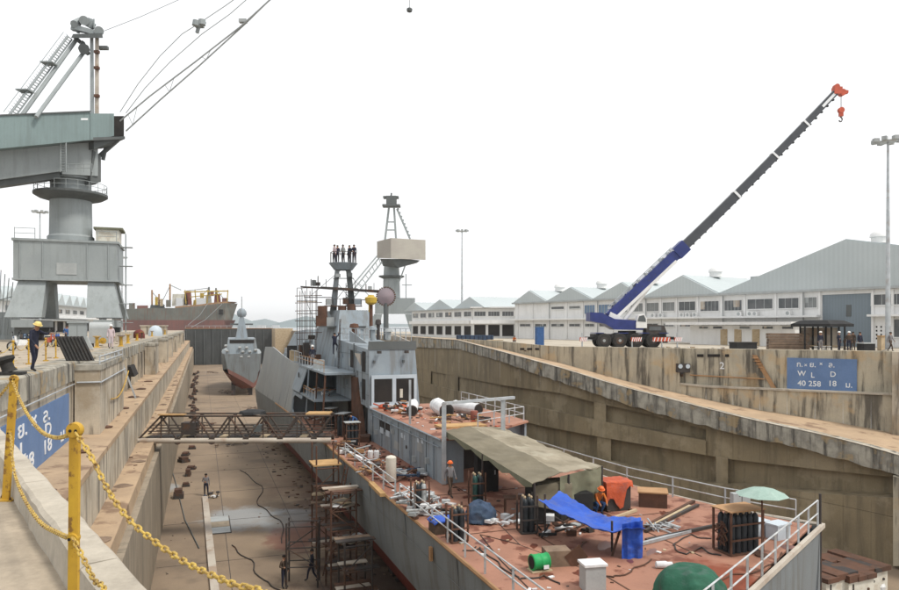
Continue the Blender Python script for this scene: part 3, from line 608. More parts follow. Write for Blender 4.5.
# ---- second building (left of the long warehouse)
def facade(name, label, A, B, H, cat='warehouse', depth=25):
    A, B = Vector(A), Vector(B); e = (B-A).normalized(); t = thing(name, label, cat, A, math.atan2(e.y, e.x)); return t, (B-A).length, e
A = V(473, 0, 142); B = V(515, 0, 141); A.z = B.z = -.8
t, L2, e = facade('workshop', 'white two storey workshop with tall dark openings left of the long warehouse', A, B, 7)
part('wall', MB().bb(0, L2, 0, 22, 0, 6.0), 'white_paint', t); part('roof', MB().bb(-.5, L2+.2, -.9, 23, 6.05, 6.3), 'white_paint', t)
part('balcony_slab', MB().bb(-.4, L2, -.9, -.003, 2.9, 3.7), 'white_paint', t)
part('ridge_louvre', MB().bb(1, L2-1, 8, 10, 6.35, 7.4), 'frame_grey', t)
for i in range(3): window(t, L2*(i+.5)/3, 4.9, L2/3*.8, .9, mull=4); window(t, L2*(i+.5)/3, 1.55, L2/3*.82, 2.3, 'dark_void', 1)
A = V(412, 0, 170); B = V(473, 0, 142.3); A.z = B.z = -.8
t, L3, e = facade('workshop', 'receding white workshop wing with small upper windows seen behind the far crane', A, B, 7)
part('wall', MB().bb(0, L3-.3, 0, 18, 0, 6.0), 'white_paint', t); part('balcony_slab', MB().bb(0, L3-.3, -.8, -.003, 2.9, 3.6), 'white_paint', t); part('eaves_band', MB().bb(0, L3-.3, -.5, -.003, 5.9, 6.15), 'frame_grey', t)
for i in range(7): window(t, L3*(i+.5)/7, 4.9, L3/7*.72, 1.0, mull=2); window(t, L3*(i+.5)/7, 1.5, L3/7*.7, 1.9, 'dark_void', 1)
for a, pk, b, hz in ((395, 407, 420, 8.2), (420, 434, 447, 8.4), (447, 461, 473, 8.5)):
    pa, pp, pb = [(L3+3)*(q-409)/(473-409) for q in (a, pk, b)]
    k = MB(); k.slab([(pa, 1, 6.16), (pb, 1, 6.16), (pp, 1, hz)], (0, 12, 0)); part('roof', k, 'roof_blue', t)
# ---- far left sawtooth factory and a white house with red roof
A, B = Vector((-92, 142, 0)), Vector((-112, 222, 0))
t, L4, e = facade('sawtooth_factory', 'white two storey factory with sawtooth roof seen between the big crane legs', A, B, 7.5)
part('wall', MB().bb(-10, L4, 0, 14, 0, 7), 'white_paint', t); part('eaves_band', MB().bb(-10, L4+.3, -1.2, -.003, 6.9, 7.2), 'frame_grey', t)
part('balcony_slab', MB().bb(-10, L4, -1.5, -.003, 3.6, 4.2), 'white_paint', t); part('awning', MB().bb(-10, L4*.9, -4, -.004, 2.9, 3.2), 'frame_grey', t)
for i in range(12):
    x = -8+i*7.4; window(t, x+2, 5.5, 4.4, 1.1, mull=3)
    part('ground_opening', MB().bb(x, x+5.2, -.05, -.003, .1, 2.8), 'dark_void', t)
    k = MB(); k.slab([(x-2, -.5, 7.21), (x+5.4, -.5, 7.21), (x+2.6, -.5, 10.2)], (0, 13, 0)); part('roof', k, 'roof_blue', t)
t = thing('harbour_office', 'small white stepped building with orange red roof between the crane legs', 'building', V(96, 0, 235)*1, .3); t.location.z = 0; ROOTM[t.name] = Matrix.Translation(t.location) @ Matrix.Rotation(.3, 4, 'Z')
part('wall', MB().bb(-4, 4, 0, 6, 0, 9), 'white_paint', t); part('roof', MB().lathe((0, 3, 9.02), [(7.2, 0), (7.0, .2), (1.5, 1.8), (.2, 2)], 4), 'hull_orange', t)
window(t, 0, 7.4, 6.5, 1.2, 'glass_blue', 5); window(t, 0, 4.2, 6.5, 1.2, 'glass_dark', 5)
part('antenna', MB().tube((-2, 3, 10), (-2, 3, 15), .12), 'steel_dark', t); part('antenna', MB().tube((2, 3, 10), (2, 3, 14), .1), 'steel_dark', t)
# ================================================================== LIGHT MASTS
def light_mast(label, p, h, nl=8):
    t = thing('light_mast', label, 'light mast', p, 0, 'tall floodlight masts on the quays')
    part('pole', MB().tube((0, 0, 0), (0, 0, h), .26, .10, 10), 'galvanised', t); part('base', MB().lathe((0, 0, 0), [(.5, 0), (.5, .12), (.3, .2)], 10), 'concrete_top', t)
    part('head_ring', MB().lathe((0, 0, h), [(.75, -.08), (.85, 0), (.75, .1), (.2, .12)], 12), 'galvanised', t)
    for i in range(nl):
        a = 2*math.pi*i/nl; c = Vector((math.cos(a)*1.15, math.sin(a)*1.15, h+.12)); k = MB(); k.box(c, (.5, .42, .34), a); k.beam((math.cos(a)*.7, math.sin(a)*.7, h), c, .06); part('floodlight', k, 'frame_grey', t)
light_mast('tall floodlight mast at the right in front of the white warehouse', pnt(888, 67.5), 20.2-1.7+1.6, 8)
light_mast('floodlight mast between the far crane and the mobile crane', pnt(462, 150), 22.6)
light_mast('floodlight mast behind the portal of the large left crane', Vector(((40-CX)/F*130, 130, 0)), 22.6)
light_mast('small distant floodlight mast seen beside the ladder of the left crane', Vector(((122-CX)/F*190, 190, 0)), 20)
# ================================================================== BIG PORTAL CRANE (left)
def crane(name, label, loc, rz, sc=1.0): return thing(name, label, 'crane', loc, rz)
CY = 80.0
def cp(px, py): return V(px, py, CY)
cl = Vector(((72-CX)/F*CY, CY, 0)); crz = math.atan2(-cl.x, cl.y)*.0+.36
LC = crane('portal_crane', 'huge grey portal crane with green machinery house on the left quay', cl, crz)
u_ = CY/F       # metres per photo pixel at the crane
Z = lambda py: EYE+(HZ-py)*u_
W2 = 55*u_/math.cos(crz)*.75
# portal beam, legs
k = MB(); k.bb(-W2, W2, -4.0, 4.0, Z(281), Z(246)); part('portal_beam', k, 'crane_grey', LC)
k = MB(); k.bb(-W2-.15, W2+.15, -4.15, 4.15, Z(246)+.003, Z(246)+.25); k.bb(-W2-.1, W2+.1, -4.1, 4.1, Z(281)-.22, Z(281)-.003); part('flange', k, 'crane_grey', LC)
part('name_plate', MB().bb(-.95, 1.0, -4.06, -4.003, Z(277), Z(266)), 'frame_grey', LC)
for x in (-W2+.6, -W2*.45, W2*.4, W2-.9): part('stiffener', MB().bb(x-.05, x+.05, -4.09, -4.003, Z(280.5), Z(246.5)), 'crane_grey', LC)
for sx in (-1, 1):
    for sy in (-1, 1):
        xt, xb = sx*(W2-1.7), sx*(W2-1.2); k = MB()
        yt, yb = sy*2.4, sy*4.6
        zt, zb = Z(283.2), Z(318)
        for_ = [(xb-1.7, yb-1.0, zb), (xb+1.7, yb-1.0, zb), (xb+1.7, yb+1.0, zb), (xb-1.7, yb+1.0, zb), (xt-1.3, yt-1.2, zt), (xt+1.3, yt-1.2, zt), (xt+1.3, yt+1.2, zt), (xt-1.3, yt+1.2, zt)]
        k.hexa(for_); part('leg', k, 'crane_grey', LC)
    k = MB(); k.bb(sx*(W2-1.2)-1.8, sx*(W2-1.2)+1.8, -6, 6, Z(322), zb-.003) if False else k.bb(sx*(W2-1.2)-1.0, sx*(W2-1.2)+1.0, -6, 6, 1.5, 2.3); part('sill_beam', k, 'crane_grey', LC)
    for sy in (-1, 1):
        k = MB(); k.bb(sx*(W2-1.2)-.8, sx*(W2-1.2)+.8, sy*5-.5, sy*5+.5, .75, 1.497); b_ = part('bogie', k, 'crane_dark', LC)
        for q in (-.7, .7): part('wheel', MB().lathe((sx*(W2-1.2)-.2, sy*5+q, .4), [(.4, 0), (.4, .4)], 14, axis=(1, 0, 0)), 'steel_dark', b_)
# column
part('column', MB().lathe((-.1, 0, Z(246)+.25), [(2.4, 0), (2.4, .7), (2.2, .9), (2.15, Z(205)-Z(246)), (2.1, Z(198)-Z(246)), (2.1, Z(172)-Z(246)-.25)], 28), 'crane_grey', LC, smooth=True)
part('column_platform', MB().lathe((-.1, 0, Z(197)), [(2.2, -.5), (3.3, -.2), (3.8, .1), (3.8, .35), (2.1, .4)], 28), 'crane_dark', LC)
k = MB()
for i in range(20):
    a = 2*math.pi*i/20; c = (-.1+3.7*math.cos(a), 3.7*math.sin(a)); k.tube((*c, Z(197)+.35), (*c, Z(197)+1.35), .03, n=5)
for zz in (.85, 1.35): k.path([(-.1+3.7*math.cos(2*math.pi*i/24), 3.7*math.sin(2*math.pi*i/24), Z(197)+zz) for i in range(25)], .03, 5)
part('platform_rail', k, 'crane_grey', LC)
part('collar', MB().lathe((-.1, 0, Z(181)), [(2.7, 0), (2.7, .9), (2.4, 1.1)], 24), 'crane_grey', LC)
# control hut on the portal and small gear
h_ = part('control_hut', MB().bb(2.6, 5.0, -1.8, 1.5, Z(246)+.26, Z(230)), 'cream_paint', LC); part('hut_roof', MB().bb(2.4, 5.4, -2.1, 1.7, Z(230)+.003, Z(228)), 'canvas_olive', h_)
part('hut_window', MB().bb(2.55, 2.598, -1.2, .8, Z(240), Z(233)), 'dark_void', h_)
k = MB()
for x in (-W2+.1, -W2+2.0, W2-2, W2-.1): k.tube((x, -3.9, Z(246)+.25), (x, -3.9, Z(246)+1.4), .035)
for zz in (.8, 1.35): k.tube((-W2+.1, -3.9, Z(246)+zz), (-W2+2.0, -3.9, Z(246)+zz), .03); k.tube((W2-2, -3.9, Z(246)+zz), (W2-.1, -3.9, Z(246)+zz), .03)
part('handrail', k, 'crane_grey', LC)
k = MB()
for s_ in (-.3, .3): k.tube((W2+.8, -3.4+s_, 1.0), (W2+.8, -3.4+s_, Z(246)+1.2), .05)
for i in range(34): k.tube((W2+.8, -3.7, 1.2+i*.3), (W2+.8, -3.1, 1.2+i*.3), .025, n=4)
for i in range(5): k.bb(W2+.15, W2+1.5, -3.9, -2.9, 2+i*2.1, 2.06+i*2.1)
part('side_ladder', k, 'crane_grey', LC)
# slewing superstructure: machinery house, long girder, mast
def SB(p_list_front, depth, name, mt, zt=None, lab=None): pass
def qbox(root, tl, tr, br, bl, Yl, Yr, th, name, mt, parent=None, Yshift=0):
    """box whose near face runs from pixel tl/bl at distance Yl to tr/br at distance Yr, th metres deep"""
    a, b, c, d = V(*bl, Yl), V(*br, Yr), V(*tr, Yr), V(*tl, Yl)
    off = (b-a).cross(Vector((0, 0, 1))).normalized(); off = -off*th if off.y < 0 else off*th
    return part(name, MB().hexa([a, b, b+off, a+off, d, c, c+off, d+off]), mt, parent or root, True)
MH = qbox(LC, (-120, 121), (90, 112), (90, 140), (-120, 160), 62, 77, 6.0, 'machinery_house', 'crane_green')
qbox(LC, (-121, 119.5), (91, 110.5), (91, 111.8), (-121, 120.8), 61.9, 76.9, 6.2, 'house_roof', 'crane_dark', MH)
qbox(LC, (90.3, 113.5), (114, 113.5), (114, 136), (90.3, 140), 77.2, 79.5, 5.5, 'front_cabin', 'crane_green', MH)
qbox(LC, (114.2, 116), (124, 116), (124, 136), (114.2, 136), 79.6, 80.2, 4.5, 'cab_glass', 'dark_void', MH)
qbox(LC, (60, 138.5), (125, 136.3), (125, 139), (60, 142), 75, 80, 6.5, 'walkway', 'crane_dark', MH)
qbox(LC, (70, 113+5), (88, 118.2), (88, 120), (70, 120.2), 75.3, 76.8, .1, 'vent_strip', 'lettering', MH)
qbox(LC, (-120, 162), (62, 145), (62, 171), (-120, 196), 64, 76.5, 4.0, 'counterweight_girder', 'crane_grey')
qbox(LC, (-120, 197), (60, 171.5), (60, 178), (-120, 203), 64.5, 76.8, 3.4, 'girder_flange', 'crane_dark')
qbox(LC, (62, 143), (98, 142), (98, 176), (62, 174), 76.8, 79, 4.5, 'slewing_frame', 'crane_grey')
qbox(LC, (94, 141), (119, 139.5), (112, 146), (94, 149), 78, 80, 4.0, 'frame_nose', 'crane_dark')
qbox(LC, (93, 150), (101, 156), (101, 182), (90, 184), 78.5, 79.5, 3.0, 'winch_bracket', 'crane_dark')
k = MB(); k.beam(cp(97, 158), cp(118, 140), .35); k.beam(cp(103, 160), cp(106, 146), .3); part('bracket_strut', k, 'crane_dark', LC, True)
k = MB()
for px in (60.5, 66): k.tube(V(px, 172, 75), V(px, 140, 75), .06)
for i in range(12): k.tube(V(60.5, 171-2.6*i, 75), V(66, 171-2.6*i, 75), .035, n=4)
part('stair_ladder', k, 'crane_grey', LC, True)
k = MB()
for px in (60, 68, 76, 84, 92): k.tube(V(px, 172, 75.2), V(px, 164, 75.2), .04)
k.tube(V(60, 164, 75.2), V(92, 164, 75.2), .04); k.tube(V(60, 168, 75.2), V(92, 168, 75.2), .03); part('handrail', k, 'crane_grey', LC, True)
# mast with head and stays
k = MB(); k.hexa([V(90, 138, 78), V(94.5, 138, 78), V(94.5, 138, 79.5), V(90, 138, 79.5), V(90, 38, 78.4), V(93.5, 38, 78.4), V(93.5, 38, 79.5), V(90, 38, 79.5)]); part('mast', k, 'crane_grey', LC, True)
k = MB(); k.hexa([V(94.7, 138, 78.2), V(99, 138, 78.2), V(99, 138, 79.6), V(94.7, 138, 79.6), V(95, 38, 78.4), V(99, 38, 78.4), V(99, 38, 79.6), V(95, 38, 79.6)]); part('mast', k, 'pipe_pale', LC, True, label='rust stained mast leg')
k = MB()
for py in (52, 68, 96, 122): k.beam(V(94.5, py, 78.15), V(99.2, py, 78.15), .35, .3)
part('mast_bracket', k, 'rust', LC, True)
k = MB(); k.hexa([V(71, 38, 77.5), V(103, 38, 77.5), V(103, 38, 80.5), V(71, 38, 80.5), V(73, 34, 77.5), V(102, 33, 77.5), V(102, 33, 80.5), V(73, 34, 80.5)]); k.beam(V(99, 48, 79), V(108, 48, 79), .45, .35); part('head_platform', k, 'crane_dark', LC, True)
k = MB(); k.beam(V(76, 28, 78.5), V(98, 34, 78.5), .6, .5); k.tube(V(74, 24, 78), V(80, 21, 80), .4); k.tube(V(84, 20.5, 78), V(84, 20.5, 79.6), .5, n=14); k.beam(V(84, 21, 79), V(93, 26, 79), .8, .7); k.beam(V(88, 19, 79), V(94, 21, 79), .25); k.tube(V(94, 28, 79), V(94, 19, 79), .08); k.tube(V(99, 31, 77.8), V(99, 31, 80), .5, n=14); k.beam(V(78, 33, 79), V(80, 20, 79), .25); k.beam(V(72, 28, 78.6), V(82, 30, 78.6), .5)
part('head_sheaves', k, 'crane_grey', LC, True)
k = MB(); k.beam(V(82, 42, 78.6), V(88, 54, 78.6), .5, .4); k.beam(V(80, 42, 78.6), V(74, 36, 78.6), .4, .4); k.tube(V(84, 49, 78), V(84, 49, 80), .6); part('head_bracket', k, 'crane_dark', LC, True)
for a, b, r in (((76, 40), (20, 118), .22), ((84, 52), (36, 117), .20)):
    k = MB(); k.tube(V(*a, 79), V(*b, 72), r); part('back_stay', k, 'crane_grey', LC, True)
k = MB(); a, b = V(70, 38, 78.5), V(11, 118, 71)
for o_ in (Vector((0, -.4, 0)), Vector((0, .4, 0))): k.beam(a+o_, b+o_, .12); k.beam(a+o_+Vector((-.5, 0, .5)), b+o_+Vector((-.5, 0, .5)), .05)
for i in range(34): f = i/34; k.beam(a.lerp(b, f)-Vector((0, .4, 0)), a.lerp(b, f)+Vector((0, .4, 0)), .07); k.beam(a.lerp(b, f), a.lerp(b, f)+Vector((-.5, 0, .5)), .04)
k.box(V(49, 63.5, 75.6), (1.3, 1.2, .12)); k.box(V(25, 91, 73), (1.3, 1.2, .12)); part('stay_stairway', k, 'crane_grey', LC, True)
# jib: two chords with lacing, ropes above
def jp(px, py, Y=80): return V(px, py, Y)
k = MB(); lo = [(126, 131), (160, 100), (200, 65), (245, 24), (300, -30), (380, -110)]; hi = [(120, 121), (150, 96), (195, 62), (240, 27), (272, -2), (360, -90)]
for f0, dy in ((lo, 0), (hi, 0)):
    for Y0 in (79.5, 81.5): k.path([jp(x, y, Y0-i*1.5) for i, (x, y) in enumerate(f0)], .085, 5)
hf, lf = interp([(x, y) for x, y in hi]), interp([(x, y) for x, y in lo])
for i in range(0, 26, 4):
    xa = 128+i*9.2; ya = 79.6-(xa-126)/40*1.5; k.tube(jp(xa, hf(xa), ya), jp(xa+4.6, lf(xa+4.6), ya), .035, n=4); k.tube(jp(xa+4.6, lf(xa+4.6), ya), jp(xa+9.2, hf(xa+9.2), ya), .035, n=4)
k.box(jp(243, 21, 75), (.8, .5, .35)); part('jib', k, 'frame_grey', LC, True)
for pts in ([(120, 112), (138, 84), (160, 56), (182, 34), (198, 24), (225, 6), (250, -12)], [(126, 113), (145, 88), (170, 62), (186, 48), (202, 34), (230, 14), (262, -14)]):
    k = MB(); k.path([jp(x, y, 80-i) for i, (x, y) in enumerate(pts)], .045, 5); part('luffing_rope', k, 'frame_grey', LC, True)
k = MB(); k.tube(jp(196, 26, 75.5), jp(197, 21, 75.5), .45); k.tube(jp(202, 25, 75.5), jp(202, 20, 75.5), .4); k.box(jp(199, 25, 76), (.9, .8, .4)); k.beam(jp(197, 33, 76), jp(200, 22, 76), .3); k.beam(jp(194, 21, 76), jp(206, 23, 76), .15); part('rope_sheave', k, 'crane_grey', LC, True)
k = MB(); k.path([V(104, 31, 79), V(140, 17, 79), V(185, -3, 78)], .03, 4); part('mast_rope', k, 'crane_dark', LC, True)
k = MB(); k.tube((0, 0, 0), (0, 0, 14), .02, n=4); k.lathe((0, 0, -.3), [(.05, 0), (.22, .08), (.25, .3), (.1, .4)], 8)
solo('line_hook', k, 'crane_dark', 'small dark hook hanging on a line high in the sky', 'hook', loc=V(409.5, 9, 60), rz=0)
# ================================================================== FAR PORTAL CRANE
FY = 185.0; uf = FY/F; ZF = lambda py: EYE+(HZ-py)*uf
FC = thing('portal_crane', 'distant portal crane with boxy cream machinery house beyond the warship mast', 'crane', Vector(((397-CX)/F*FY, FY, -.8)), .2)
k = MB(); k.hexa([V(375, 328, FY), V(416, 328, FY), V(416, 328, FY+8), V(375, 328, FY+8), V(378, 299, FY), V(414, 299, FY), V(414, 299, FY+8), V(378, 299, FY+8)])
k = MB(); k.hexa([V(375, 314, FY), V(415, 314, FY), V(415, 314, FY+8), V(375, 314, FY+8), V(375, 298, FY), V(415, 298, FY), V(415, 298, FY+8), V(375, 298, FY+8)]); part('portal_beam', k, 'crane_grey', FC, True)
for a, b in ((378, 374), (409, 418)):
    for dy in (0, 6):
        k = MB(); k.hexa([V(b-7, 334, FY+dy), V(b+5, 334, FY+dy), V(b+5, 334, FY+dy+2), V(b-7, 334, FY+dy+2), V(a-4, 314.2, FY+dy), V(a+4, 314.2, FY+dy), V(a+4, 314.2, FY+dy+2), V(a-4, 314.2, FY+dy+2)]); part('leg', k, 'crane_grey', FC, True)
c = V(391.5, 298, FY+3); part('column', MB().lathe(c, [(2.3, 0), (2.2, 5), (2.0, 9)], 20), 'crane_grey', FC, True, smooth=True)
part('column_platform', MB().lathe(V(391.5, 277, FY+3), [(2.2, -.5), (3.4, 0), (3.4, .3)], 20), 'crane_dark', FC, True)
k = MB(); k.hexa([V(377, 258, FY-2), V(391, 258.5, FY-6), V(425.5, 260, FY), V(412, 258, FY+6), V(377, 241.5, FY-2), V(391, 238, FY-6), V(425.5, 240, FY), V(412, 240, FY+6)]); part('machinery_house', k, 'crane_cream', FC, True)
k = MB(); k.hexa([V(383, 266, FY-1), V(398, 268, FY-2), V(417, 263, FY+2), V(402, 262, FY+5), V(380, 258.7, FY-1), V(391, 259, FY-4), V(420, 260.4, FY+1), V(408, 259, FY+5)]); part('slewing_frame', k, 'crane_dark', FC, True)
k = MB()
for a, b in (((385, 240), (389, 207)), ((396, 239), (394, 207)), ((410, 239), (397, 209))): k.beam(V(*a, FY), V(*b, FY), .5)
k.beam(V(386.5, 222, FY), V(395.5, 222, FY), .3); k.beam(V(386, 230, FY), V(395.6, 230, FY), .3)
for i in range(8): f = i/8; k.beam(V(397+13*f, 209+30*f, FY), V(399+13*f, 209+30*f, FY), .4)
part('mast', k, 'crane_grey', FC, True)
k = MB(); k.box(V(391.5, 206, FY), (4.6, 3, .5)); k.box(V(391.5, 201, FY), (2.6, 2.4, 2.4)); k.box(V(391, 197.5, FY), (4.0, 2, .5)); k.tube(V(391, 197, FY), V(391.5, 193, FY), .2); part('mast_head', k, 'crane_dark', FC, True)
k = MB()
for (a, b) in (((379, 258), (345, 300)), ((382, 262), (352, 300)), ((377, 256), (352, 286))): k.beam(V(*a, FY-4), V(*b, FY-14), .25)
for i in range(10): f = i/10; k.beam(V(379-34*f, 258+42*f, FY-4-10*f), V(382-30*(f+.05), 262+38*(f+.05), FY-4-10*f), .16)
k.beam(V(405, 266, FY), V(398, 285, FY), .3); part('jib', k, 'crane_grey', FC, True)
k = MB(); k.tube(V(406, 274, FY), V(406, 298, FY), .12); k.beam(V(402, 285, FY), V(412, 285, FY), .2); part('side_post', k, 'crane_grey', FC, True)
# ================================================================== MOBILE CRANE
MY = 80.0; um = MY/F; ZM = lambda py: EYE+(HZ-py)*um
ml = Vector(((627-CX)/F*MY, MY, -.8)); g0 = ml.z
MC = thing('mobile_crane', 'blue mobile crane with a long raised dark boom parked at the quay edge', 'crane', ml)
X = lambda px: (px-627)*um
for px in (601.5, 617, 633, 650):
    for y in (-1.1, 1.1):
        x = X(px); r = .82; w_ = part('wheel', MB().lathe((x, y-.3, r), [(r*.9, 0), (r, .08), (r, .5), (r*.9, .6)], 22, axis=(0, 1, 0)), 'rubber', MC, smooth=True)
        part('rim', MB().lathe((x, y-.32 if y < 0 else y+.3, r), [(r*.5, 0), (r*.45, .02)], 14, axis=(0, 1, 0)), 'steel_dark', w_); part('hub', MB().lathe((x, y-.35 if y < 0 else y+.3, r), [(r*.2, 0), (r*.2, .05)], 10, axis=(0, 1, 0)), 'frame_grey', w_)
k = MB(); k.bb(X(592), X(663), -1.2, 1.2, .9, 1.55); k.bb(X(655), X(664.5), -1.2, 1.2, .55, .897); part('chassis', k, 'black', MC)
k = MB(); k.hexa([(X(643), -1.25, 1.56), (X(664), -1.25, 1.56), (X(664), .1, 1.56), (X(643), .1, 1.56), (X(643), -1.25, 2.7), (X(661), -1.25, 2.5), (X(661), .1, 2.5), (X(643), .1, 2.7)]); dc = part('driver_cab', k, 'steel_dark', MC)
part('cab_window', MB().bb(X(646), X(658), -1.29, -1.253, 1.95, 2.4), 'glass_dark', dc)
for px in (597, 621, 641.5, 660.5):
    part('mudguard', MB().bb(X(px)-.5, X(px)+.5, -1.35, 1.35, 1.62, 1.7), 'crane_blue', MC)
for px in (578.5, 627, 656, 671):
    for y in (-1.9,):
        k = MB(); k.beam((X(px), -1.3, 1.0), (X(px), y-.3, 1.0), .22); o = part('outrigger', k, 'steel_dark', MC)
        part('outrigger_jack', MB().tube((X(px), y-.3, .1), (X(px), y-.3, 1.7 if px in (578.5, 671) else 1.2), .08), 'galvanised', o); part('float_pad', MB().lathe((X(px), y-.3, 0), [(.3, 0), (.3, .1)], 12), 'steel_dark', o)
for a, b in ((576, 583), (626, 636), (647, 664), (668, 675)):
    k = MB(); n = 5
    o = part('hazard_board', MB().bb(X(a), X(b), -2.32, -2.28, .75, 1.2), 'hook_red', MC)
    for i in range(n): x = X(a)+(X(b)-X(a))*(i+.2)/n; part('stripe', MB().hexa([(x, -2.335, .76), (x+.1, -2.335, .76), (x+.1, -2.322, .76), (x, -2.322, .76), (x+.12, -2.335, 1.19), (x+.22, -2.335, 1.19), (x+.22, -2.322, 1.19), (x+.12, -2.322, 1.19)]), 'lettering', o)
k = MB(); 
for a, b in ((583, 592), (664, 671)): k.beam((X(a), -1, 1.1), (X(b), -1, 1.1), .3)
part('outrigger_beam', k, 'black', MC)
# superstructure (blue), counterweight at left
poly = [(588, 312.5), (600, 313), (612, 319), (640, 321), (641, 327), (640, 330), (612, 329.5), (603, 324), (588, 321)]
k = MB(); k.slab([(X(a), -1.25, ZM(b)-g0) for a, b in poly], (0, 2.5, 0)); sp_ = part('superstructure', k, 'crane_blue', MC)
part('turntable', MB().lathe((X(627), 0, 1.56), [(1.0, 0), (1.0, .35)], 20), 'black', MC)
k = MB(); k.slab([(X(a), -1.42, ZM(b)-g0) for a, b in ((633, 323), (635, 315.5), (641, 314), (643.5, 319), (643.5, 328), (633, 328))], (0, .9, 0)); oc = part('operator_cab', k, 'white_paint', MC)
part('cab_window', MB().slab([(X(a), -1.45, ZM(b)-g0) for a, b in ((634, 321.5), (635.8, 316.3), (640.4, 315.2), (642.3, 319.3), (642.3, 322))], (0, .028, 0)), 'glass_dark', oc)
k = MB(); k.slab([(X(a), -.9, ZM(b)-g0) for a, b in ((605, 322), (609, 312), (617, 316), (628, 324))], (0, .25, 0)); k.slab([(X(a), .65, ZM(b)-g0) for a, b in ((605, 322), (609, 312), (617, 316), (628, 324))], (0, .25, 0)); part('boom_bracket', k, 'white_paint', MC)
# telescopic boom
bA, bB = (609, 317), (837, 91)
def bpt(f, off=0):
    a = Vector((X(bA[0]), 0, ZM(bA[1])-g0)); b = Vector((X(bB[0]), 0, ZM(bB[1])-g0)); d = (b-a).normalized(); nrm = Vector((-d.z, 0, d.x)); sag = -math.sin(math.pi*f)*.35
    return a+(b-a)*f+nrm*(off+sag)
def bseg(f0, f1, h, wd, mt, nm, parent=MC, steps=1):
    k = MB()
    for i in range(steps):
        p, q = bpt(f0+(f1-f0)*i/steps), bpt(f0+(f1-f0)*(i+1)/steps); k.beam(p, q, wd, h, up=(0, 0, 1))
    return part(nm, k, mt, parent)
bseg(0, .30, 1.15, .95, 'crane_blue', 'boom_section'); b1 = bseg(.005, .27, .32, 1.0, 'white_paint', 'boom_stripe', steps=1)
for v_ in b1.data.vertices: v_.co += Vector((.35, 0, -.42))
bseg(.30, .55, .98, .82, 'boom_dark', 'boom_section', steps=2); bseg(.55, .72, .86, .72, 'boom_dark', 'boom_section', steps=2); bseg(.72, .86, .74, .62, 'boom_dark', 'boom_section'); bseg(.86, 1.0, .62, .52, 'boom_dark', 'boom_section')
bseg(.285, .325, 1.45, 1.2, 'crane_blue', 'boom_collar'); bseg(.545, .552, 1.1, .95, 'lettering', 'boom_collar'); bseg(.716, .722, 1.0, .85, 'lettering', 'boom_collar'); bseg(.855, .861, .9, .75, 'lettering', 'boom_collar')
bseg(.93, .985, .3, .56, 'lettering', 'boom_plate')
k = MB()
for i in range(9): f = .02+i*.031; k.box(bpt(f, .72), (.35, .3, .25))
k.tube(bpt(.02, .9), bpt(.29, .9), .05); k.tube(bpt(.02, .75), bpt(.29, .75), .04)
part('boom_fittings', k, 'galvanised', MC)
for i in range(22):
    f = R.uniform(.02, .29); part('boom_box', MB().box(bpt(f, R.uniform(.5, .75))+Vector((0, R.uniform(-.4, .3), 0)), (R.uniform(.2, .6), R.uniform(.1, .3), R.uniform(.12, .35))), R.choice(['frame_grey', 'lettering', 'crane_blue', 'steel_dark', 'galvanised']), MC)
for i in range(10): part('boom_rib', MB().box(bpt(.03+i*.027, .0), (.08, 1.02, .1)), 'boom_dark', MC)
for i in range(26): part('boom_lug', MB().box(bpt(.32+i*.026, -.5+.16*(i/26))+Vector((0, 0, 0)), (.3, .3, .16)), 'black', MC)
part('boom_hose', MB().path([bpt(.3+i*.07, .55-.02*i) for i in range(11)], .035, 5), 'frame_grey', MC)
k = MB(); k.tube((X(622), 0, ZM(323)-g0), bpt(.17, -.5), .24, n=10); k2 = part('luffing_cylinder', k, 'white_paint', MC, smooth=True); part('piston_rod', MB().tube(bpt(.12, -1.7)*.0+Vector((X(632), 0, ZM(305)-g0)), bpt(.25, -.5), .14, n=10), 'galvanised', k2)
k = MB(); tip = bpt(1.0); k.box(tip, (.9, .7, .8)); k.beam(tip, tip+Vector((1.2, 0, -.15)), .4, .35); k.tube(tip+Vector((.55, -.3, -.2)), tip+Vector((.55, .3, -.2)), .38, n=14); k.tube(tip+Vector((-.1, -.3, .45)), tip+Vector((-.1, .3, .45)), .3, n=14); part('boom_head', k, 'hook_red', MC)
hx = X(841); zt = tip.z-.4; zh = ZM(112)-g0
k = MB()
for y in (-.12, .12): k.tube((hx, y, zh+.4), (hx, y, zt), .022, n=4)
hr = part('hoist_rope', k, 'steel_dark', MC)
k = MB(); k.lathe((hx, -.2, zh+.2), [(.33, 0), (.33, .4)], 14, axis=(0, 1, 0)); k.box((hx, 0, zh-.25), (.42, .3, .5)); part('hook_block', k, 'hook_red', hr)
k = MB(); k.path([(hx+.18*math.cos(a)-.05, 0, zh-.85+.26*math.sin(a)) for a in [math.pi*.6-i*math.pi*1.5/9 for i in range(10)]], .07, 6); part('hook', k, 'steel_dark', hr)
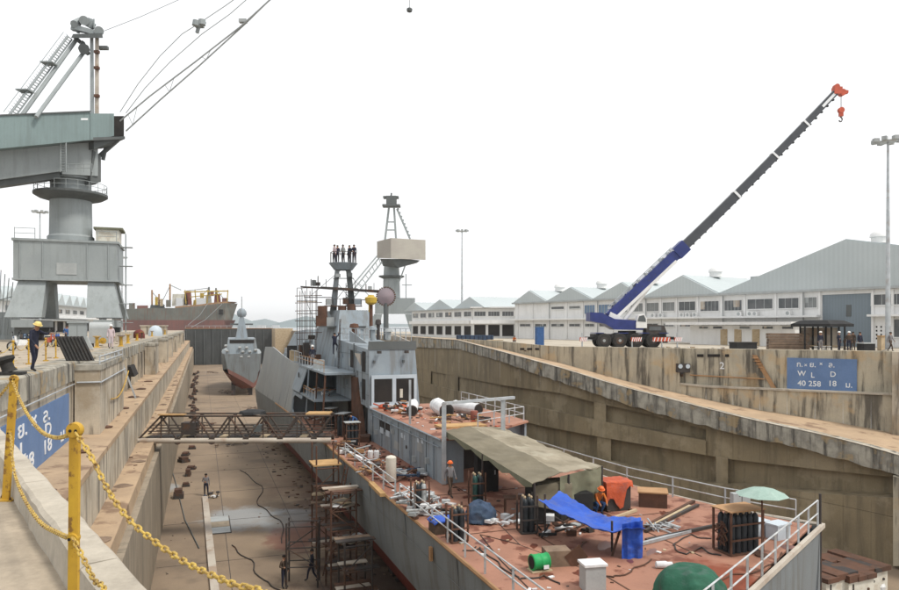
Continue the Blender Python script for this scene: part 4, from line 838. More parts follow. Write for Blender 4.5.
# ================================================================== WARSHIP IN THE DOCK
DZ, WL, KZ = -6.0, -9.15, -11.2
SH = thing('warship', 'grey naval ship under repair with a rust brown open deck standing in the dock', 'ship', S(50, 13.5, KZ), SHIPROT)
stn = [(12.2, 8.47, 23.0), (16, 8.47, 22.7), (20.5, 8.47, 22.5), (23.5, 8.47, 21.3), (28.6, 8.47, 20.0), (40, 8.47, 19.4), (50, 8.47, 19.25), (63, 8.47, 19.2), (72, 8.3, 19.1), (80, 8.05, 19.0), (86, 7.85, 18.7), (90, 7.9, 18.2), (94, 8.9, 17.4), (97.5, 10.7, 16.2), (100, 13.4, 13.9)]
def star_s(s, wst):  # the transom is oblique
    return s
def hullrows(zlist):      # zlist: (z, inset)
    rowsP, rowsS = [], []
    for z, ins in zlist:
        rp, rs = [], []
        for s, wp, ws in stn:
            f = max(0.0, 1-max(0, s-88)/12.0); i_ = min(ins, (ws-wp)/2*.96); bow = max(0, s-80)/20*ins*.8
            rp.append((s-bow*.5, min(wp+i_+bow*.6, (wp+ws)/2-.02), z)); rs.append((s-bow*.5, max(ws-i_-bow*.6, (wp+ws)/2+.02), z))
        rowsP.append(rp); rowsS.append(rs)
    return rowsP, rowsS
def fixstern(row, starboard):      # oblique transom: port corner s=12.2, starboard corner s=20.5
    out = []
    for s, w, z in row:
        smin = 12.2+(w-8.47)*8.3/14.5
        out.append(S(max(s, smin) if starboard else s, w, z))
    return out
P_, S_ = hullrows([(DZ, 0), (-7.6, .10), (WL, .35)])
k = MB(); k.grid([fixstern(r, False) for r in P_]); k.grid([fixstern(r, True) for r in S_])
hullp = part('hull_side', k, 'hull_grey', SH, True, smooth=True)
P2, S2 = hullrows([(WL-.002, .35), (-10.3, .9), (-10.9, 2.4), (KZ, 5.0)])
k = MB(); k.grid([fixstern(r, False) for r in P2]); k.grid([fixstern(r, True) for r in S2]); k.grid([fixstern(P2[-1], False), fixstern(S2[-1], True)])
part('lower_hull', k, 'hull_red', SH, True, smooth=True)
# transom
tp = [S(12.2, 8.47, DZ), S(20.5, 22.97, DZ), S(20.4, 22.6, WL), S(12.4, 8.82, WL)]
part('transom', MB().slab(tp, SD*.05), 'hull_grey', SH, True); part('transom_lower', MB().slab([tp[3]-Vector((0, 0, .003)), tp[2]-Vector((0, 0, .003)), S(19.8, 20, KZ), S(13.4, 11, KZ)], SD*.05), 'hull_red', SH, True)
# deck sheet
dk = [S(s, wp+.02, DZ) for s, wp, ws in stn]+[S(max(s, 20.5) if s > 20 else s, ws-.02, DZ) for s, wp, ws in reversed(stn) if s >= 20.4]
k = MB(); k.prism([(p.x, p.y) for p in dk], DZ-.06, DZ+.004); part('deck', k, 'deck_rust', SH, True)
# rubbing edge along the port deck
k = MB(); k.path([S(s, wp-.03, DZ-.03) for s, wp, ws in stn[:9]], .07); part('deck_edge', k, 'rust_light', SH, True)
k = MB(); k.beam(S(12.1, 8.4, DZ-.03), S(20.45, 23.0, DZ-.03), .14, .16); k.path([S(20.5, 23.0, DZ-.03)]+[S(s, ws+.03, DZ-.03) for s, wp, ws in stn[3:8]], .07); part('deck_edge', k, 'pipe_pale', SH, True)
# weld seams on the deck
k = MB()
for s in (24, 30, 36): k.beam(S(s, 8.6, DZ+.008), S(s, 19.6, DZ+.008), .05, .02)
for w_ in (12, 16): k.beam(S(16.5 if w_ < 13 else 19, w_, DZ+.009), S(44, w_, DZ+.009), .05, .02)
part('deck_seam', k, 'rust', SH, True, kind='stuff')
# forward side plating (tumblehome), upper deck
k = MB(); r0, r1 = [], []
for s, wp, ws in stn:
    if s < 62.9 or s > 98: continue
    f = max(0, (s-86)/12); top = -1.75+(1.15 if 70 < s < 90 else .3)*math.exp(-((s-82)/9)**2)-f*.7
    r0.append(S(s, wp, DZ)); r1.append(S(s-.6*f, min(wp+.85+f*.9, (wp+ws)/2-.5), top))
r0.insert(1, S(67, 8.4, DZ)); r1.insert(1, S(67, 9.25, -1.7))
k.grid([r0, r1]); k.grid([[p+SN*.12 for p in r0], [p+SN*.12 for p in r1]]); k.grid([r1, [p+SN*.12 for p in r1]]); part('side_plating', k, 'hull_pale', SH, True)
k = MB(); r0, r1 = [], []
for s, wp, ws in stn:
    if s < 70 or s > 98: continue
    r0.append(S(s, ws-.6, DZ)); r1.append(S(s, ws-1.8, -1.75))
k.grid([r0, r1]); part('side_plating', k, 'ship_grey', SH, True)
part('upper_deck', MB().slab([S(50, 11.2, -1.9), S(63, 9.3, -1.9), S(94, 10.5, -2.2), S(97, 13.5, -2.3), S(94, 16.3, -2.2), S(66, 17.5, -1.9), S(58, 14.6, -1.9), S(50, 14.6, -1.9)], (0, 0, .15)), 'ship_grey', SH, True)
# boat bay: frames, mid deck and inner wall
part('bay_wall', MB().slab([S(46.2, 12.2, DZ), S(63.2, 12.2, DZ), S(63.2, 12.2, -1.92), S(46.2, 12.2, -1.92)], SN*.1), 'ship_grey', SH, True)
part('bay_end', MB().slab([S(63.0, 8.6, DZ), S(63.0, 12.19, DZ), S(63.0, 12.19, -1.92), S(63.0, 9.35, -1.92)], SD*.1), 'ship_grey', SH, True)
part('mid_deck', MB().slab([S(52, 8.75, -3.95), S(62.95, 8.75, -3.95), S(62.95, 12.15, -3.95), S(52, 12.15, -3.95)], (0, 0, .12)), 'ship_grey', SH, True)
part('upper_gallery', MB().slab([S(50, 9.2, -1.85), S(62.95, 9.2, -1.85), S(62.95, 12.3, -1.85), S(50, 12.3, -1.85)], (0, 0, .14)), 'ship_grey', SH, True)
part('side_screen', MB().slab([S(58.6, 8.62, -3.82), S(62.95, 8.62, -3.82), S(62.95, 9.3, -1.86), S(58.6, 9.3, -1.86)], SN*.08), 'ship_grey', SH, True)
part('porthole', MB().lathe(S(60.6, 8.93, -2.5), [(.22, 0), (.22, .05)], 16, axis=-SN), 'dark_void', SH, True)
part('bay_frame', MB().slab([S(57.5, 8.5, DZ), S(62.95, 8.5, DZ), S(62.95, 8.7, -4.0), S(57.5, 8.7, -4.0), S(57.5, 8.66, -4.25), S(61.2, 8.66, -4.25), S(61.9, 8.6, -4.6), S(61.9, 8.53, -5.5), S(61.2, 8.53, -5.85), S(57.5, 8.5, -5.85)], SN*.1), 'ship_grey', SH, True)
for a, b, z0, z1 in ((47, 49, -5.9, -4.1), (50.5, 52.2, -5.9, -4.1), (54, 56, -5.9, -4.2), (52.5, 54.5, -3.75, -2.1), (47.5, 50.5, -3.75, -2.2)):
    part('dark_doorway', MB().slab([S(a, 12.15, z0), S(b, 12.15, z0), S(b, 12.15, z1), S(a, 12.15, z1)], SN*.04), 'dark_void', SH, True)
for s in (50.2, 53.5, 57.4): part('bay_post', MB().tube(S(s, 9.0, DZ), S(s, 9.25, -1.87), .07), 'rust' if s < 55 else 'ship_grey', SH, True)
part('rust_shaft', MB().slab([S(47.2, 11.2, DZ), S(50.4, 11.2, DZ), S(50.6, 11.2, -2.0), S(49.2, 11.2, -2.0)], SN*.3), 'rust', SH, True)
# lower deckhouse (hangar)
WH_, HS0, HS1, HT = 11.55, 32.1, 47, -3.9
part('deckhouse_side', MB().slab([S(HS0, WH_, DZ), S(HS1, WH_, DZ), S(HS1, WH_, HT), S(HS0, WH_, HT)], SN*.12), 'ship_grey', SH, True)
part('deckhouse_side', MB().slab([S(36.5, 18.2, DZ), S(HS1, 18.2, DZ), S(HS1, 18.2, HT), S(36.5, 18.2, HT)], SN*.12), 'ship_grey', SH, True)
part('deckhouse_end', MB().slab([S(HS0+.003, WH_+.13, DZ), S(HS0+.003, 12.7, DZ), S(HS0+.003, 12.7, HT), S(HS0+.003, WH_+.13, HT)], SD*.12), 'ship_grey', SH, True)
part('deckhouse_end', MB().slab([S(35.0, 12.7, DZ), S(37, 18.2, DZ), S(37, 18.2, HT), S(35.0, 12.7, HT)], SD*.12), 'ship_grey', SH, True)
part('dark_doorway', MB().slab([S(34.95, 13.2, DZ), S(35.6, 15.6, DZ), S(35.6, 15.6, -4.2), S(34.95, 13.2, -4.2)], -SD*.06), 'dark_void', SH, True)
part('deckhouse_roof', MB().slab([S(HS0-.1, WH_-.08, HT+.003), S(47, WH_-.08, HT+.003), S(47, 18.4, HT+.003), S(36.4, 18.4, HT+.003), S(HS0-.1, 12.9, HT+.003)], (0, 0, .1)), 'deck_rust', SH, True)
k = MB(); k.tube(S(HS0-.1, WH_-.1, HT+.05), S(47, WH_-.1, HT+.05), .05); part('roof_lip', k, 'ship_grey', SH, True)
for s in (34.4, 39.5, 43.2): part('side_seam', MB().beam(S(s, WH_-.01, DZ+.05), S(s, WH_-.01, HT-.05), .05, .02, up=SD), 'crane_dark', SH, True)
for s in (42.6, 41.2):
    f = part('side_window', MB().slab([S(s, WH_-.02, -4.95), S(s+1.2, WH_-.02, -4.95), S(s+1.2, WH_-.02, -4.35), S(s, WH_-.02, -4.35)], SN*.018), 'dark_void', SH, True)
    part('window_shutter', MB().slab([S(s+.1, WH_-.06, -5.1), S(s+.9, WH_-.06, -5.1), S(s+.9, WH_-.06, -4.75), S(s+.1, WH_-.06, -4.75)], SN*.03), 'ship_panel', f, True)
for s, z in ((45.6, -4.6), (38.6, -4.75), (38.0, -4.8), (35.6, -4.55), (34.9, -4.5)):
    part('paint_patch', MB().slab([S(s, WH_-.015, z), S(s+.35, WH_-.015, z), S(s+.4, WH_-.015, z+.25), S(s+.1, WH_-.015, z+.3)], SN*.012), 'ship_panel', SH, True)
# tower block
TA, TB, TW0, TW1 = 46.0, 57.0, 11.4, 14.75
k = MB(); k.hexa([S(TA, TW0, HT+.11), S(TB, TW0, HT+.11), S(TB, TW1+.2, HT+.11), S(TA, TW1+.2, HT+.11), S(TA+.1, TW0+.02, .05), S(TB, TW0+.02, .6), S(TB, TW1-.1, .6), S(TA+.1, TW1-.1, .05)]); tw = part('tower', k, 'ship_grey', SH, True)
part('tower_roof', MB().slab([S(TA+.05, TW0-.05, .055), S(TA+.05, TW1, .055), S(TA+.05, TW1-.05, .62), S(TA+.05, TW0+.0, .62)], SD*.1), 'crane_dark', tw, True)
k = MB()
for w_ in [TW0+.1+i*.52 for i in range(7)]: k.beam(S(TB-4, w_, .55), S(TB-4, w_, 1.35), .05)
part('roof_frame', MB().slab([S(TA+.4, TW0, .45), S(TA+6, TW0, .45), S(TA+6, TW0, 1.3)], SN*.1), 'ship_grey', tw, True)
part('roof_frame', MB().slab([S(TA+.4, TW1, .45), S(TA+6, TW1, .45), S(TA+6, TW1, 1.0)], SN*.1), 'pipe_pale', tw, True)
# window panel facing aft
zq = lambda py: EYE-(py-HZ)*48.0/F
k = MB(); wa, wb = TW0+.15, TW1-.05
a0, b0 = -3.55, -1.75
k.bb(0, 0, 0, 0, 0, 0) if False else None
def aft(w0, w1, z0, z1, o, th, nm, mt, par): return part(nm, MB().slab([S(TA-o, w0, z0), S(TA-o, w1, z0), S(TA-o, w1, z1), S(TA-o, w0, z1)], SD*th), mt, par, True)
fp = aft(wa, wb, -3.85, -1.65, .12, .11, 'window_panel', 'ship_panel', SH)
aft(wa+.18, wa+1.42, -3.45, -1.9, .14, .015, 'window_opening', 'dark_void', fp); aft(wa+1.7, wa+2.95, -3.45, -1.9, .14, .015, 'window_opening', 'dark_void', fp)
aft(wa+1.95, wa+2.15, -3.2, -2.6, .16, .015, 'window_blind', 'cream_paint', fp)
for w_ in (wa+.5, wa+2.4): part('deck_lamp', MB().box(S(TA-.2, w_, -.1), (.25, .25, .18), SHIPROT), 'steel_dark', tw, True)
for s, z0, z1 in ((47.0, -3.4, -2.0), (47.0, -1.5, -.1), (50.8, -1.4, -.1)):
    part('dark_doorway', MB().slab([S(s, TW0-.02, z0), S(s+.9, TW0-.02, z0), S(s+.9, TW0-.02, z1), S(s, TW0-.02, z1)], SN*.018), 'dark_void', tw, True)
part('vent_frame', MB().slab([S(48.3, TW0-.05, -.3), S(50.2, TW0-.05, -.3), S(48.3, TW0-.05, -1.1)], SN*.04), 'pipe_pale', tw, True)
# mast house and mast
k = MB(); k.hexa([S(57.5, 11.3, -1.74), S(68, 10.9, -1.74), S(68, 15.5, -1.74), S(57.5, 15.2, -1.74), S(59, 12.1, 3.0), S(66, 11.9, 3.0), S(66, 14.9, 3.0), S(59, 14.9, 3.0)]); mh = part('mast_house', k, 'ship_grey', SH, True)
k = MB(); k.hexa([S(70, 10.3, -1.74), S(84, 10.5, -1.74), S(84, 16.5, -1.74), S(70, 17, -1.74), S(71, 11.2, 1.3), S(82, 11.6, 1.0), S(82, 15.5, 1.0), S(71, 16, 1.3)]); part('bridge_block', k, 'ship_grey', SH, True)
for s in (57.46,): None and part('rust_duct', MB().slab([S(s, 12.6, -1.7), S(s, 13.4, -1.7), S(s+1.1, 13.3, 3.3), S(s+1.1, 12.7, 3.3)], -SD*.25), 'rust', SH, True)
MYm = 62.0
mst = part('mast_leg', MB().hexa([V(329.5, 314, MYm), V(336.5, 314, MYm), V(336.5, 314, MYm+.8), V(329.5, 314, MYm+.8), V(335, 270, MYm), V(339.5, 270, MYm), V(339.5, 270, MYm+.7), V(335, 270, MYm+.7)]), 'ship_grey', SH, True)
part('mast_leg', MB().hexa([V(349.5, 314, MYm), V(356.5, 314, MYm), V(356.5, 314, MYm+.8), V(349.5, 314, MYm+.8), V(346, 270, MYm), V(351, 270, MYm), V(351, 270, MYm+.7), V(346, 270, MYm+.7)]), 'crane_dark', SH, True)
k = MB(); c = V(343.3, 269, MYm+.4); k.lathe(c, [(.8, -.1), (1.2, .4), (1.28, .5), (1.15, .52)], 20); part('mast_platform', k, 'ship_grey', SH, True)
k = MB(); k.hexa([V(301, 287.5, MYm-.4), V(379, 293, MYm-.4), V(379, 293, MYm+.6), V(301, 287.5, MYm+.6), V(300, 286, MYm-.4), V(380, 290, MYm-.4), V(380, 290, MYm+.6), V(300, 286, MYm+.6)]); k.hexa([V(318, 288.5, MYm-.6), V(362, 291.5, MYm-.6), V(362, 291.5, MYm+.9), V(318, 288.5, MYm+.9), V(322, 286.5, MYm-.6), V(358, 288.5, MYm-.6), V(358, 288.5, MYm+.9), V(322, 286.5, MYm+.9)]); part('mast_yard', k, 'steel_dark', SH, True)
k = MB()
for i in range(14):
    a = 2*math.pi*i/14; q = c+Vector((1.12*math.cos(a), 1.12*math.sin(a), .5)); k.tube(q, q+Vector((0, 0, .95)), .025, n=4)
k.path([c+Vector((1.12*math.cos(2*math.pi*i/16), 1.12*math.sin(2*math.pi*i/16), 1.45)) for i in range(17)], .025, 4); part('platform_rail', k, 'steel_dark', SH, True)
k = MB()
for px, a, b in ((318, 276, 287), (311, 279, 286), (366, 284, 290)): k.tube(V(px, b, MYm), V(px, a, MYm), .04)
k.box(V(318, 284, MYm), (.35, .3, .3)); part('yard_antenna', k, 'steel_dark', SH, True)
for px, py, r in ((322.5, 311, .42), (342, 311, .35), (351, 309, .35)):
    part('exhaust_stack', MB().tube(V(px, py+6, MYm-1), V(px, py-5, MYm-1), r, n=12), 'rust', SH, True)
k = MB()
for px in (346, 350): k.tube(V(px, 312, MYm-.2), V(px, 283, MYm-.2), .03)
for i in range(12): k.tube(V(346, 311-i*2.3, MYm-.2), V(350, 311-i*2.3, MYm-.2), .02, n=4)
part('mast_ladder', k, 'crane_dark', SH, True)
# scaffolding on the upper deck
def scaffold_rows(px0, px1, py0, py1, Y, nx, nz, dep=1.2):
    k = MB(); n = 0
    for i in range(nx+1):
        px = px0+(px1-px0)*i/nx
        for d_ in (0, dep): k.tube(V(px, py0, Y+d_), V(px, py1, Y+d_), .028, n=4)
    for j in range(nz+1):
        py = py0+(py1-py0)*j/nz
        for d_ in (0, dep): k.tube(V(px0, py, Y+d_), V(px1, py, Y+d_), .024, n=4)
    return k
sc = thing('scaffolding', 'thin pole scaffolding standing beside the mast on the warship upper deck', 'scaffolding', V(306, 352, 66))
part('scaffold_tubes', scaffold_rows(297, 317, 352, 288, 66, 4, 5), 'steel_dark', sc, True, kind='stuff')
for py in (314, 302): part('scaffold_board', MB().hexa([V(297, py, 66), V(317, py, 66), V(317, py, 67.2), V(297, py, 67.2), V(297, py-.7, 66), V(317, py-.7, 66), V(317, py-.7, 67.2), V(297, py-.7, 67.2)]), 'plank', sc, True)
# round radar in front of the far crane and yellow floodlight post
rd = thing('radar_dome', 'pale grey round radar dish with a pink rim on the ship behind the mast', 'radar', V(386, 330, 58))
part('pedestal', MB().tube(V(386, 340, 58), V(386, 302, 58), .22, .2, 12), 'crane_dark', rd, True)
part('dish', MB().lathe(V(386, 296.5, 58), [(.72, 0), (.70, .12), (.3, .3), (.02, .34)], 28, axis=(0, -1, 0)), 'steel_mauve', rd, True, smooth=True)
k = MB()
for i in range(28):
    a0_ = 2*math.pi*i/28; k.box(V(386, 296.5, 58)+Vector((.76*math.cos(a0_), -.06, .76*math.sin(a0_))), (.11, .16, .11))
part('rim', k, 'rust', rd, True)
yl = thing('work_lamp', 'yellow painted lamp housing on a short brown post in front of the tower', 'lamp', V(371, 338, 50.5))
part('post', MB().tube(V(371, 338, 50.5), V(371, 303, 50.5), .13, n=8), 'rust', yl, True); part('lamp_head', MB().lathe(V(371, 298.5, 50.5), [(.2, -.45), (.40, -.3), (.44, .05), (.25, .15), (.2, .25)], 12), 'yellow_bright', yl, True)
part('bracket', MB().tube(V(369.7, 300, 50.5), V(369.7, 312, 50.5), .09, n=6), 'yellow_bright', yl, True)
# railings -----------------------------------------------------------
def railing(name, label, pts, h=1.0, step=1.9, parent=SH, mt='rail_white', r=.024, mids=(.5,), flat=True):
    t = part(name, MB().tube(pts[0], pts[0]+Vector((0, 0, h)), r), mt, parent, True)
    for zz in (h,)+tuple(mids):
        k = MB(); k.path([p+Vector((0, 0, zz)) for p in pts], r*1.1, 6); part('rail_bar', k, mt, t, True)
    acc = 0; 
    for a, b in zip(pts, pts[1:]):
        L_ = (b-a).length; n = max(1, round(L_/step))
        for i in range(n):
            q = a.lerp(b, (i+1)/n); k = MB(); k.beam(q, q+Vector((0, 0, h)), .07 if flat else .05, .035); part('post', k, 'galvanised', t, True)
    return t
rp = [S(s, 8.62, DZ) for s in (40.5, 38, 34, 30)]; railing('port_railing', '', rp, .85)
railing('port_railing', '', [S(s, 8.62, DZ) for s in (29.3, 25, 20, 14)], .85)
tr0, tr1 = S(12.5, 8.9, DZ), S(20.3, 22.55, DZ)
railing('stern_railing', '', [tr0.lerp(tr1, f) for f in (.1, .37, .64, 1)], 1.0, 1.6)
railing('starboard_railing', '', [S(21, 22.2, DZ), S(23.5, 21.0, DZ), S(28.6, 19.7, DZ), S(34, 19.35, DZ), S(40, 19.2, DZ)], .9, 2.6)
railing('roof_railing', '', [S(39, 18.2, HT+.1), S(36.6, 18.2, HT+.1), S(34.6, 14.5, HT+.1)], .8, 1.4, mids=(.4,))
railing('roof_railing', '', [S(46.5, 18.2, HT+.1), S(39.2, 18.2, HT+.1)], .8, 1.6, mids=(.4,))
railing('gallery_railing', '', [S(51, 9.3, -1.71), S(62.9, 9.35, -1.71)], .8, 1.5, mt='rust_light')
railing('mid_railing', '', [S(57.5, 8.85, -3.83), S(52.2, 8.85, -3.83)], .7, 1.5, mt='rust_light')
# pipe gantry at the deckhouse end
k = MB(); k.beam(V(443.5, 403.5, 34), V(514, 397.5, 37), .16, .14); part('gantry_bar', k, 'galvanised', SH, True)
for px, py0, py1, Y in ((444, 403, 484, 34), (503, 398, 440, 36.6)): part('gantry_post', MB().beam(V(px, py0, Y), V(px, py1, Y), .22, .18), 'galvanised', SH, True)
part('gantry_post', MB().beam(V(410, 380, 38), V(410, 424, 38), .12), 'galvanised', SH, True)
# red caps on the transom corner
k = MB(); k.tube(tr1+Vector((.2, .2, -.1)), tr1+Vector((.2, .2, 1.2)), .05); k.tube(tr1+Vector((.2, .2, -.1)), tr1+Vector((.2, .2, -2.6)), .06); part('corner_post', k, 'steel_dark', SH, True)
# stern boxed vents by the starboard corner
for a, lb in ((G(735, 531, DZ), 'pale grey locker behind the gas cylinder rack'), (G(757, 535, DZ), 'pale grey locker behind the umbrella pole'), (G(778, 538, DZ), 'pale grey locker nearest the starboard stern corner')): tag(solo('deck_locker', MB().bb(-.35, .35, -.25, .25, 0, .5).bb(-.38, .38, -.28, .28, .503, .56), 'ship_panel', lb, 'locker', 'lockers at the stern rail', loc=a, rz=.5))
# ================================================================== THINGS ON THE WARSHIP
def D(px, py): return G(px, py, DZ+.005)
# canvas awning
c4 = [V(444.5, 431, 34.3), V(504, 427, 37.5), V(602, 466, 29.0), V(532, 484, 26.4)]
k = MB(); rows = []
for i in range(15):
    f = i/14; a, b = c4[0].lerp(c4[3], f), c4[1].lerp(c4[2], f); row = []
    for j in range(13):
        g = j/12; p = a.lerp(b, g); ridge = .32*math.exp(-((g-.42)/.12)**2)*0+.25*(1-abs(g-.42)*2.2); p.z += ridge*.6-.22*math.sin(math.pi*f*3)**2*.35+.05*noise.noise(Vector((f*5, g*5, 1))); row.append(p)
    rows.append(row)
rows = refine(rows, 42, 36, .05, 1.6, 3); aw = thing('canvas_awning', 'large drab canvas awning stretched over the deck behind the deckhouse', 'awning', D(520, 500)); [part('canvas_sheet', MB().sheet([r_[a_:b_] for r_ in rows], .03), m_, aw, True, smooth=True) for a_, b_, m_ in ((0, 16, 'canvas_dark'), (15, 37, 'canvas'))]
k = MB(); rows = []
for i in range(9):
    f = i/8; t_ = c4[3].lerp(c4[2], .38+.62*f); b_ = t_+Vector((.15*math.sin(f*9), .1*math.cos(f*11), -1.15-.25*math.sin(f*3))); rows.append([t_, t_.lerp(b_, .5)+Vector((0, .08*math.sin(f*14), 0)), b_])
rows = refine(rows, 26, 14, .07, 2, 9, (.1, 1, 0)); k.sheet(rows, .02); part('hanging_flap', k, 'canvas_olive', aw, True, smooth=True)
k = MB(); rows = [[c4[0].lerp(c4[3], i/14)+Vector((0, 0, .02)), c4[0].lerp(c4[3], i/14)-Vector((0, .03, .18+.1*math.sin(i*2.1)))] for i in range(15)]; k.sheet(rows, .02); part('edge_valance', k, 'canvas_olive', aw, True)
for p in (c4[3].lerp(c4[2], .03), c4[3].lerp(c4[2], .5), c4[0].lerp(c4[3], .5), c4[2]): q = p.copy(); q.z = DZ; part('pole', MB().tube(q, p, .045), 'steel_dark', aw, True)
for px, py in ((486, 455), (520, 472)):
    break
    k = MB(); p = c4[0].lerp(c4[3], .5 if px < 500 else .85)+Vector((0, -.02, -.03)); k.box(p, (1.0, .12, .1), .8); part('cloth_patch', k, 'lettering', aw, True)
# blue tarp
bt = thing('blue_tarpaulin', 'bright blue tarpaulin sloping down from the awning with one hanging end', 'tarpaulin', D(600, 555))
top = [V(537, 492, 25.2), V(552, 500, 24.6), V(570, 511, 24), V(590, 519, 23.6), V(610, 522, 23.4), V(625, 520, 23.3), V(642, 521, 23.3)]
bot = [V(560, 491, 26.6), V(575, 501, 26), V(592, 512, 25.4), V(608, 517, 25.0), V(622, 518, 24.8), V(630, 518, 24.6), V(641, 519, 24.4)]
front = [p-Vector((0, .35, .22+.08*math.sin(i*2))) for i, p in enumerate(top)]
rows = [[f_.lerp(b_, g)+Vector((0, 0, -.13*math.sin(math.pi*g)*1.2)) for f_, b_ in zip(front, bot)] for g in [x/7 for x in range(8)]]
rows = refine(rows, 26, 40, .07, 2.2, 5); k = MB(); k.sheet(rows, .02); part('tarp_sheet', k, 'tarp_blue', bt, True, smooth=True)
k = MB(); a, b = V(622, 524, 23.1), V(643, 520.5, 23.2); rows = []
for i in range(9):
    f = i/8; p = a.lerp(b, f)+Vector((0, .05*math.sin(f*13), 0)); rows.append([p, p+Vector((0, .03*math.sin(f*17), -.6)), p+Vector((0, .03*math.cos(f*12), -1.24))])
rows = refine(rows, 20, 18, .06, 3, 8, (.2, 1, 0)); k.sheet(rows, .02); part('hanging_end', k, 'tarp_blue', bt, True, smooth=True)
for p in (V(641, 521, 23.6), V(612, 521, 23.9), V(545, 494, 26)): q = p.copy(); q.z = DZ; part('pole', MB().tube(q, p, .04), 'steel_dark', bt, True)
part('cross_brace', MB().beam(D(612, 556), V(620, 530, 23.5), .06), 'rust', bt, True)
# covered crate, brown box
def boxthing(name, label, cat, px, py, wd, dp, ht, mt, rz=SHIPROT, lid=None, z=None, legs=False):
    p = D(px, py) if z is None else G(px, py, z); t = thing(name, label, cat, p, rz)
    part('body', MB().bb(-wd/2, wd/2, 0, dp, 0, ht), mt, t)
    if lid: part('lid', MB().bb(-wd/2-.04, wd/2+.04, -.04, dp+.04, ht+.003, ht+.07), lid, t)
    return t
t = boxthing('machine_crate', 'dark machine half covered with an orange red tarpaulin by the far rail', 'crate', 619, 511, 1.1, 1.0, 1.15, 'steel_dark', .3)
k = MB(); rows = []
for i in range(9):
    x = -.62+1.24*i/8; rows.append([(x, -.07, .35+.25*math.sin(i*1.1)+(.45 if i > 5 else 0)), (x, -.06, 1.0), (x, -.03, 1.2+.03*math.sin(i)), (x, .5, 1.24), (x, 1.03, 1.2), (x, 1.08, .5)])
k.sheet(refine(rows, 24, 24, .05, 3, 2, (0, -.6, .6)), .02); part('tarp_cover', k, 'tarp_orange', t, smooth=True)
k = MB(); k.sheet([[Vector((-.63, y, z)) for y, z in ((0, .3), (.5, .4), (1.0, .35))], [Vector((-.62, y, 1.2)) for y in (0, .5, 1)]], .02); part('tarp_side', k, 'tarp_orange', t)
for x in (-.5, .5): part('skid', MB().bb(x-.06, x+.06, -.1, 1.1, -.0, .07), 'rust', t)
t = boxthing('steel_box', 'low rusty brown open topped steel box next to the orange covered crate', 'box', 653, 508, 1.15, .9, .6, 'rust', -.25); part('rim', MB().bb(-.62, .62, -.05, .95, .603, .66), 'rust_light', t)
# gas cylinder racks
def cylinder(x, y, h, mt, par, r=.115):
    o = part('gas_cylinder', MB().lathe((x, y, .06), [(r, 0), (r, h*.85), (r*.75, h*.93), (r*.3, h*.97)], 12), mt, par, smooth=True); part('valve', MB().lathe((x, y, .06+h*.97), [(.03, 0), (.05, .05), (.03, .1)], 8), 'plank', o); return o
def rack(label, p, nx, ny, rz, h=1.35, top=None, mt='bottle_black', name='cylinder_rack', fr='rust', r=.115):
    t = thing(name, label, 'cylinder rack', p, rz); sx, sy = nx*r*2.15, ny*r*2.15
    k = MB(); 
    part('base_tray', MB().bb(-sx/2-.06, sx/2+.06, -sy/2-.06, sy/2+.06, 0, .055), fr, t)
    for x in (-1, 1):
        for y in (-1, 1): part('corner_post', MB().bb(x*(sx/2+.05)-.03, x*(sx/2+.05)+.03, y*(sy/2+.05)-.03, y*(sy/2+.05)+.03, .056, h+.16), fr, t)
    for z in (.5, 1.0): 
        part('side_bar', MB().bb(-sx/2-.085, sx/2+.085, -sy/2-.11, -sy/2-.085, z, z+.06), fr, t)
    for i in range(nx):
        for j in range(ny): cylinder(-sx/2+(i+.5)*sx/nx, -sy/2+(j+.5)*sy/ny, h, mt if not isinstance(mt, list) else mt[(i+j) % len(mt)], t, r)
    if top: part('top_plate', MB().bb(-sx/2-.12, sx/2+.12, -sy/2-.12, sy/2+.12, h+.163, h+.2), top, t)
    return t
t = rack('rack of black gas cylinders under a rusty top plate near the stern', D(738, 551), 5, 3, .35, 1.3, 'rust_light')
k = MB()
for i in range(30): a = i*.5; k.v and None
k.path([(-.75+.03*math.sin(i*5), .05*math.cos(i*3)-.1, .75+.42*math.sin(i*.7)*(.8+.2*math.sin(i))) if i % 2 else (-.78, .3*math.cos(i*.7)-.1, .7+.42*math.sin(i*.7)) for i in range(40)], .022, 5); part('hose_coil', k, 'rust', t)
rack('dark green gas cylinders standing under the awning beside a navy tarp', D(477, 506), 2, 2, .2, 1.3, None, ['bottle_green', 'bottle_black'])
rack('pair of black cylinders strapped upright in front of the awning pole', D(527, 532), 2, 2, .2, 1.25, None, ['bottle_black'], fr='steel_dark')
rack('black cylinders in a small frame behind the port rail under scrap pipes', G(420, 513, DZ), 2, 2, SHIPROT, 1.2, None, ['bottle_black', 'frame_grey'])
rack('black cylinders in a frame right beside the blue topped bin', G(457, 541, DZ), 2, 2, SHIPROT, 1.15, None, ['bottle_black'])
rack('row of black gas bottles on the side deck below the tower', G(352, 446, DZ), 3, 2, .35, 1.35, 'frame_grey')
rack('group of dark gas bottles inside the boat bay beside the rusty shaft', S(48.6, 10.2, DZ+.005), 4, 2, 1.2, 1.4, 'frame_grey')
rack('dark gas bottles farther forward in the boat bay', S(52, 10.0, DZ+.005), 3, 2, 1.2, 1.4, 'frame_grey')
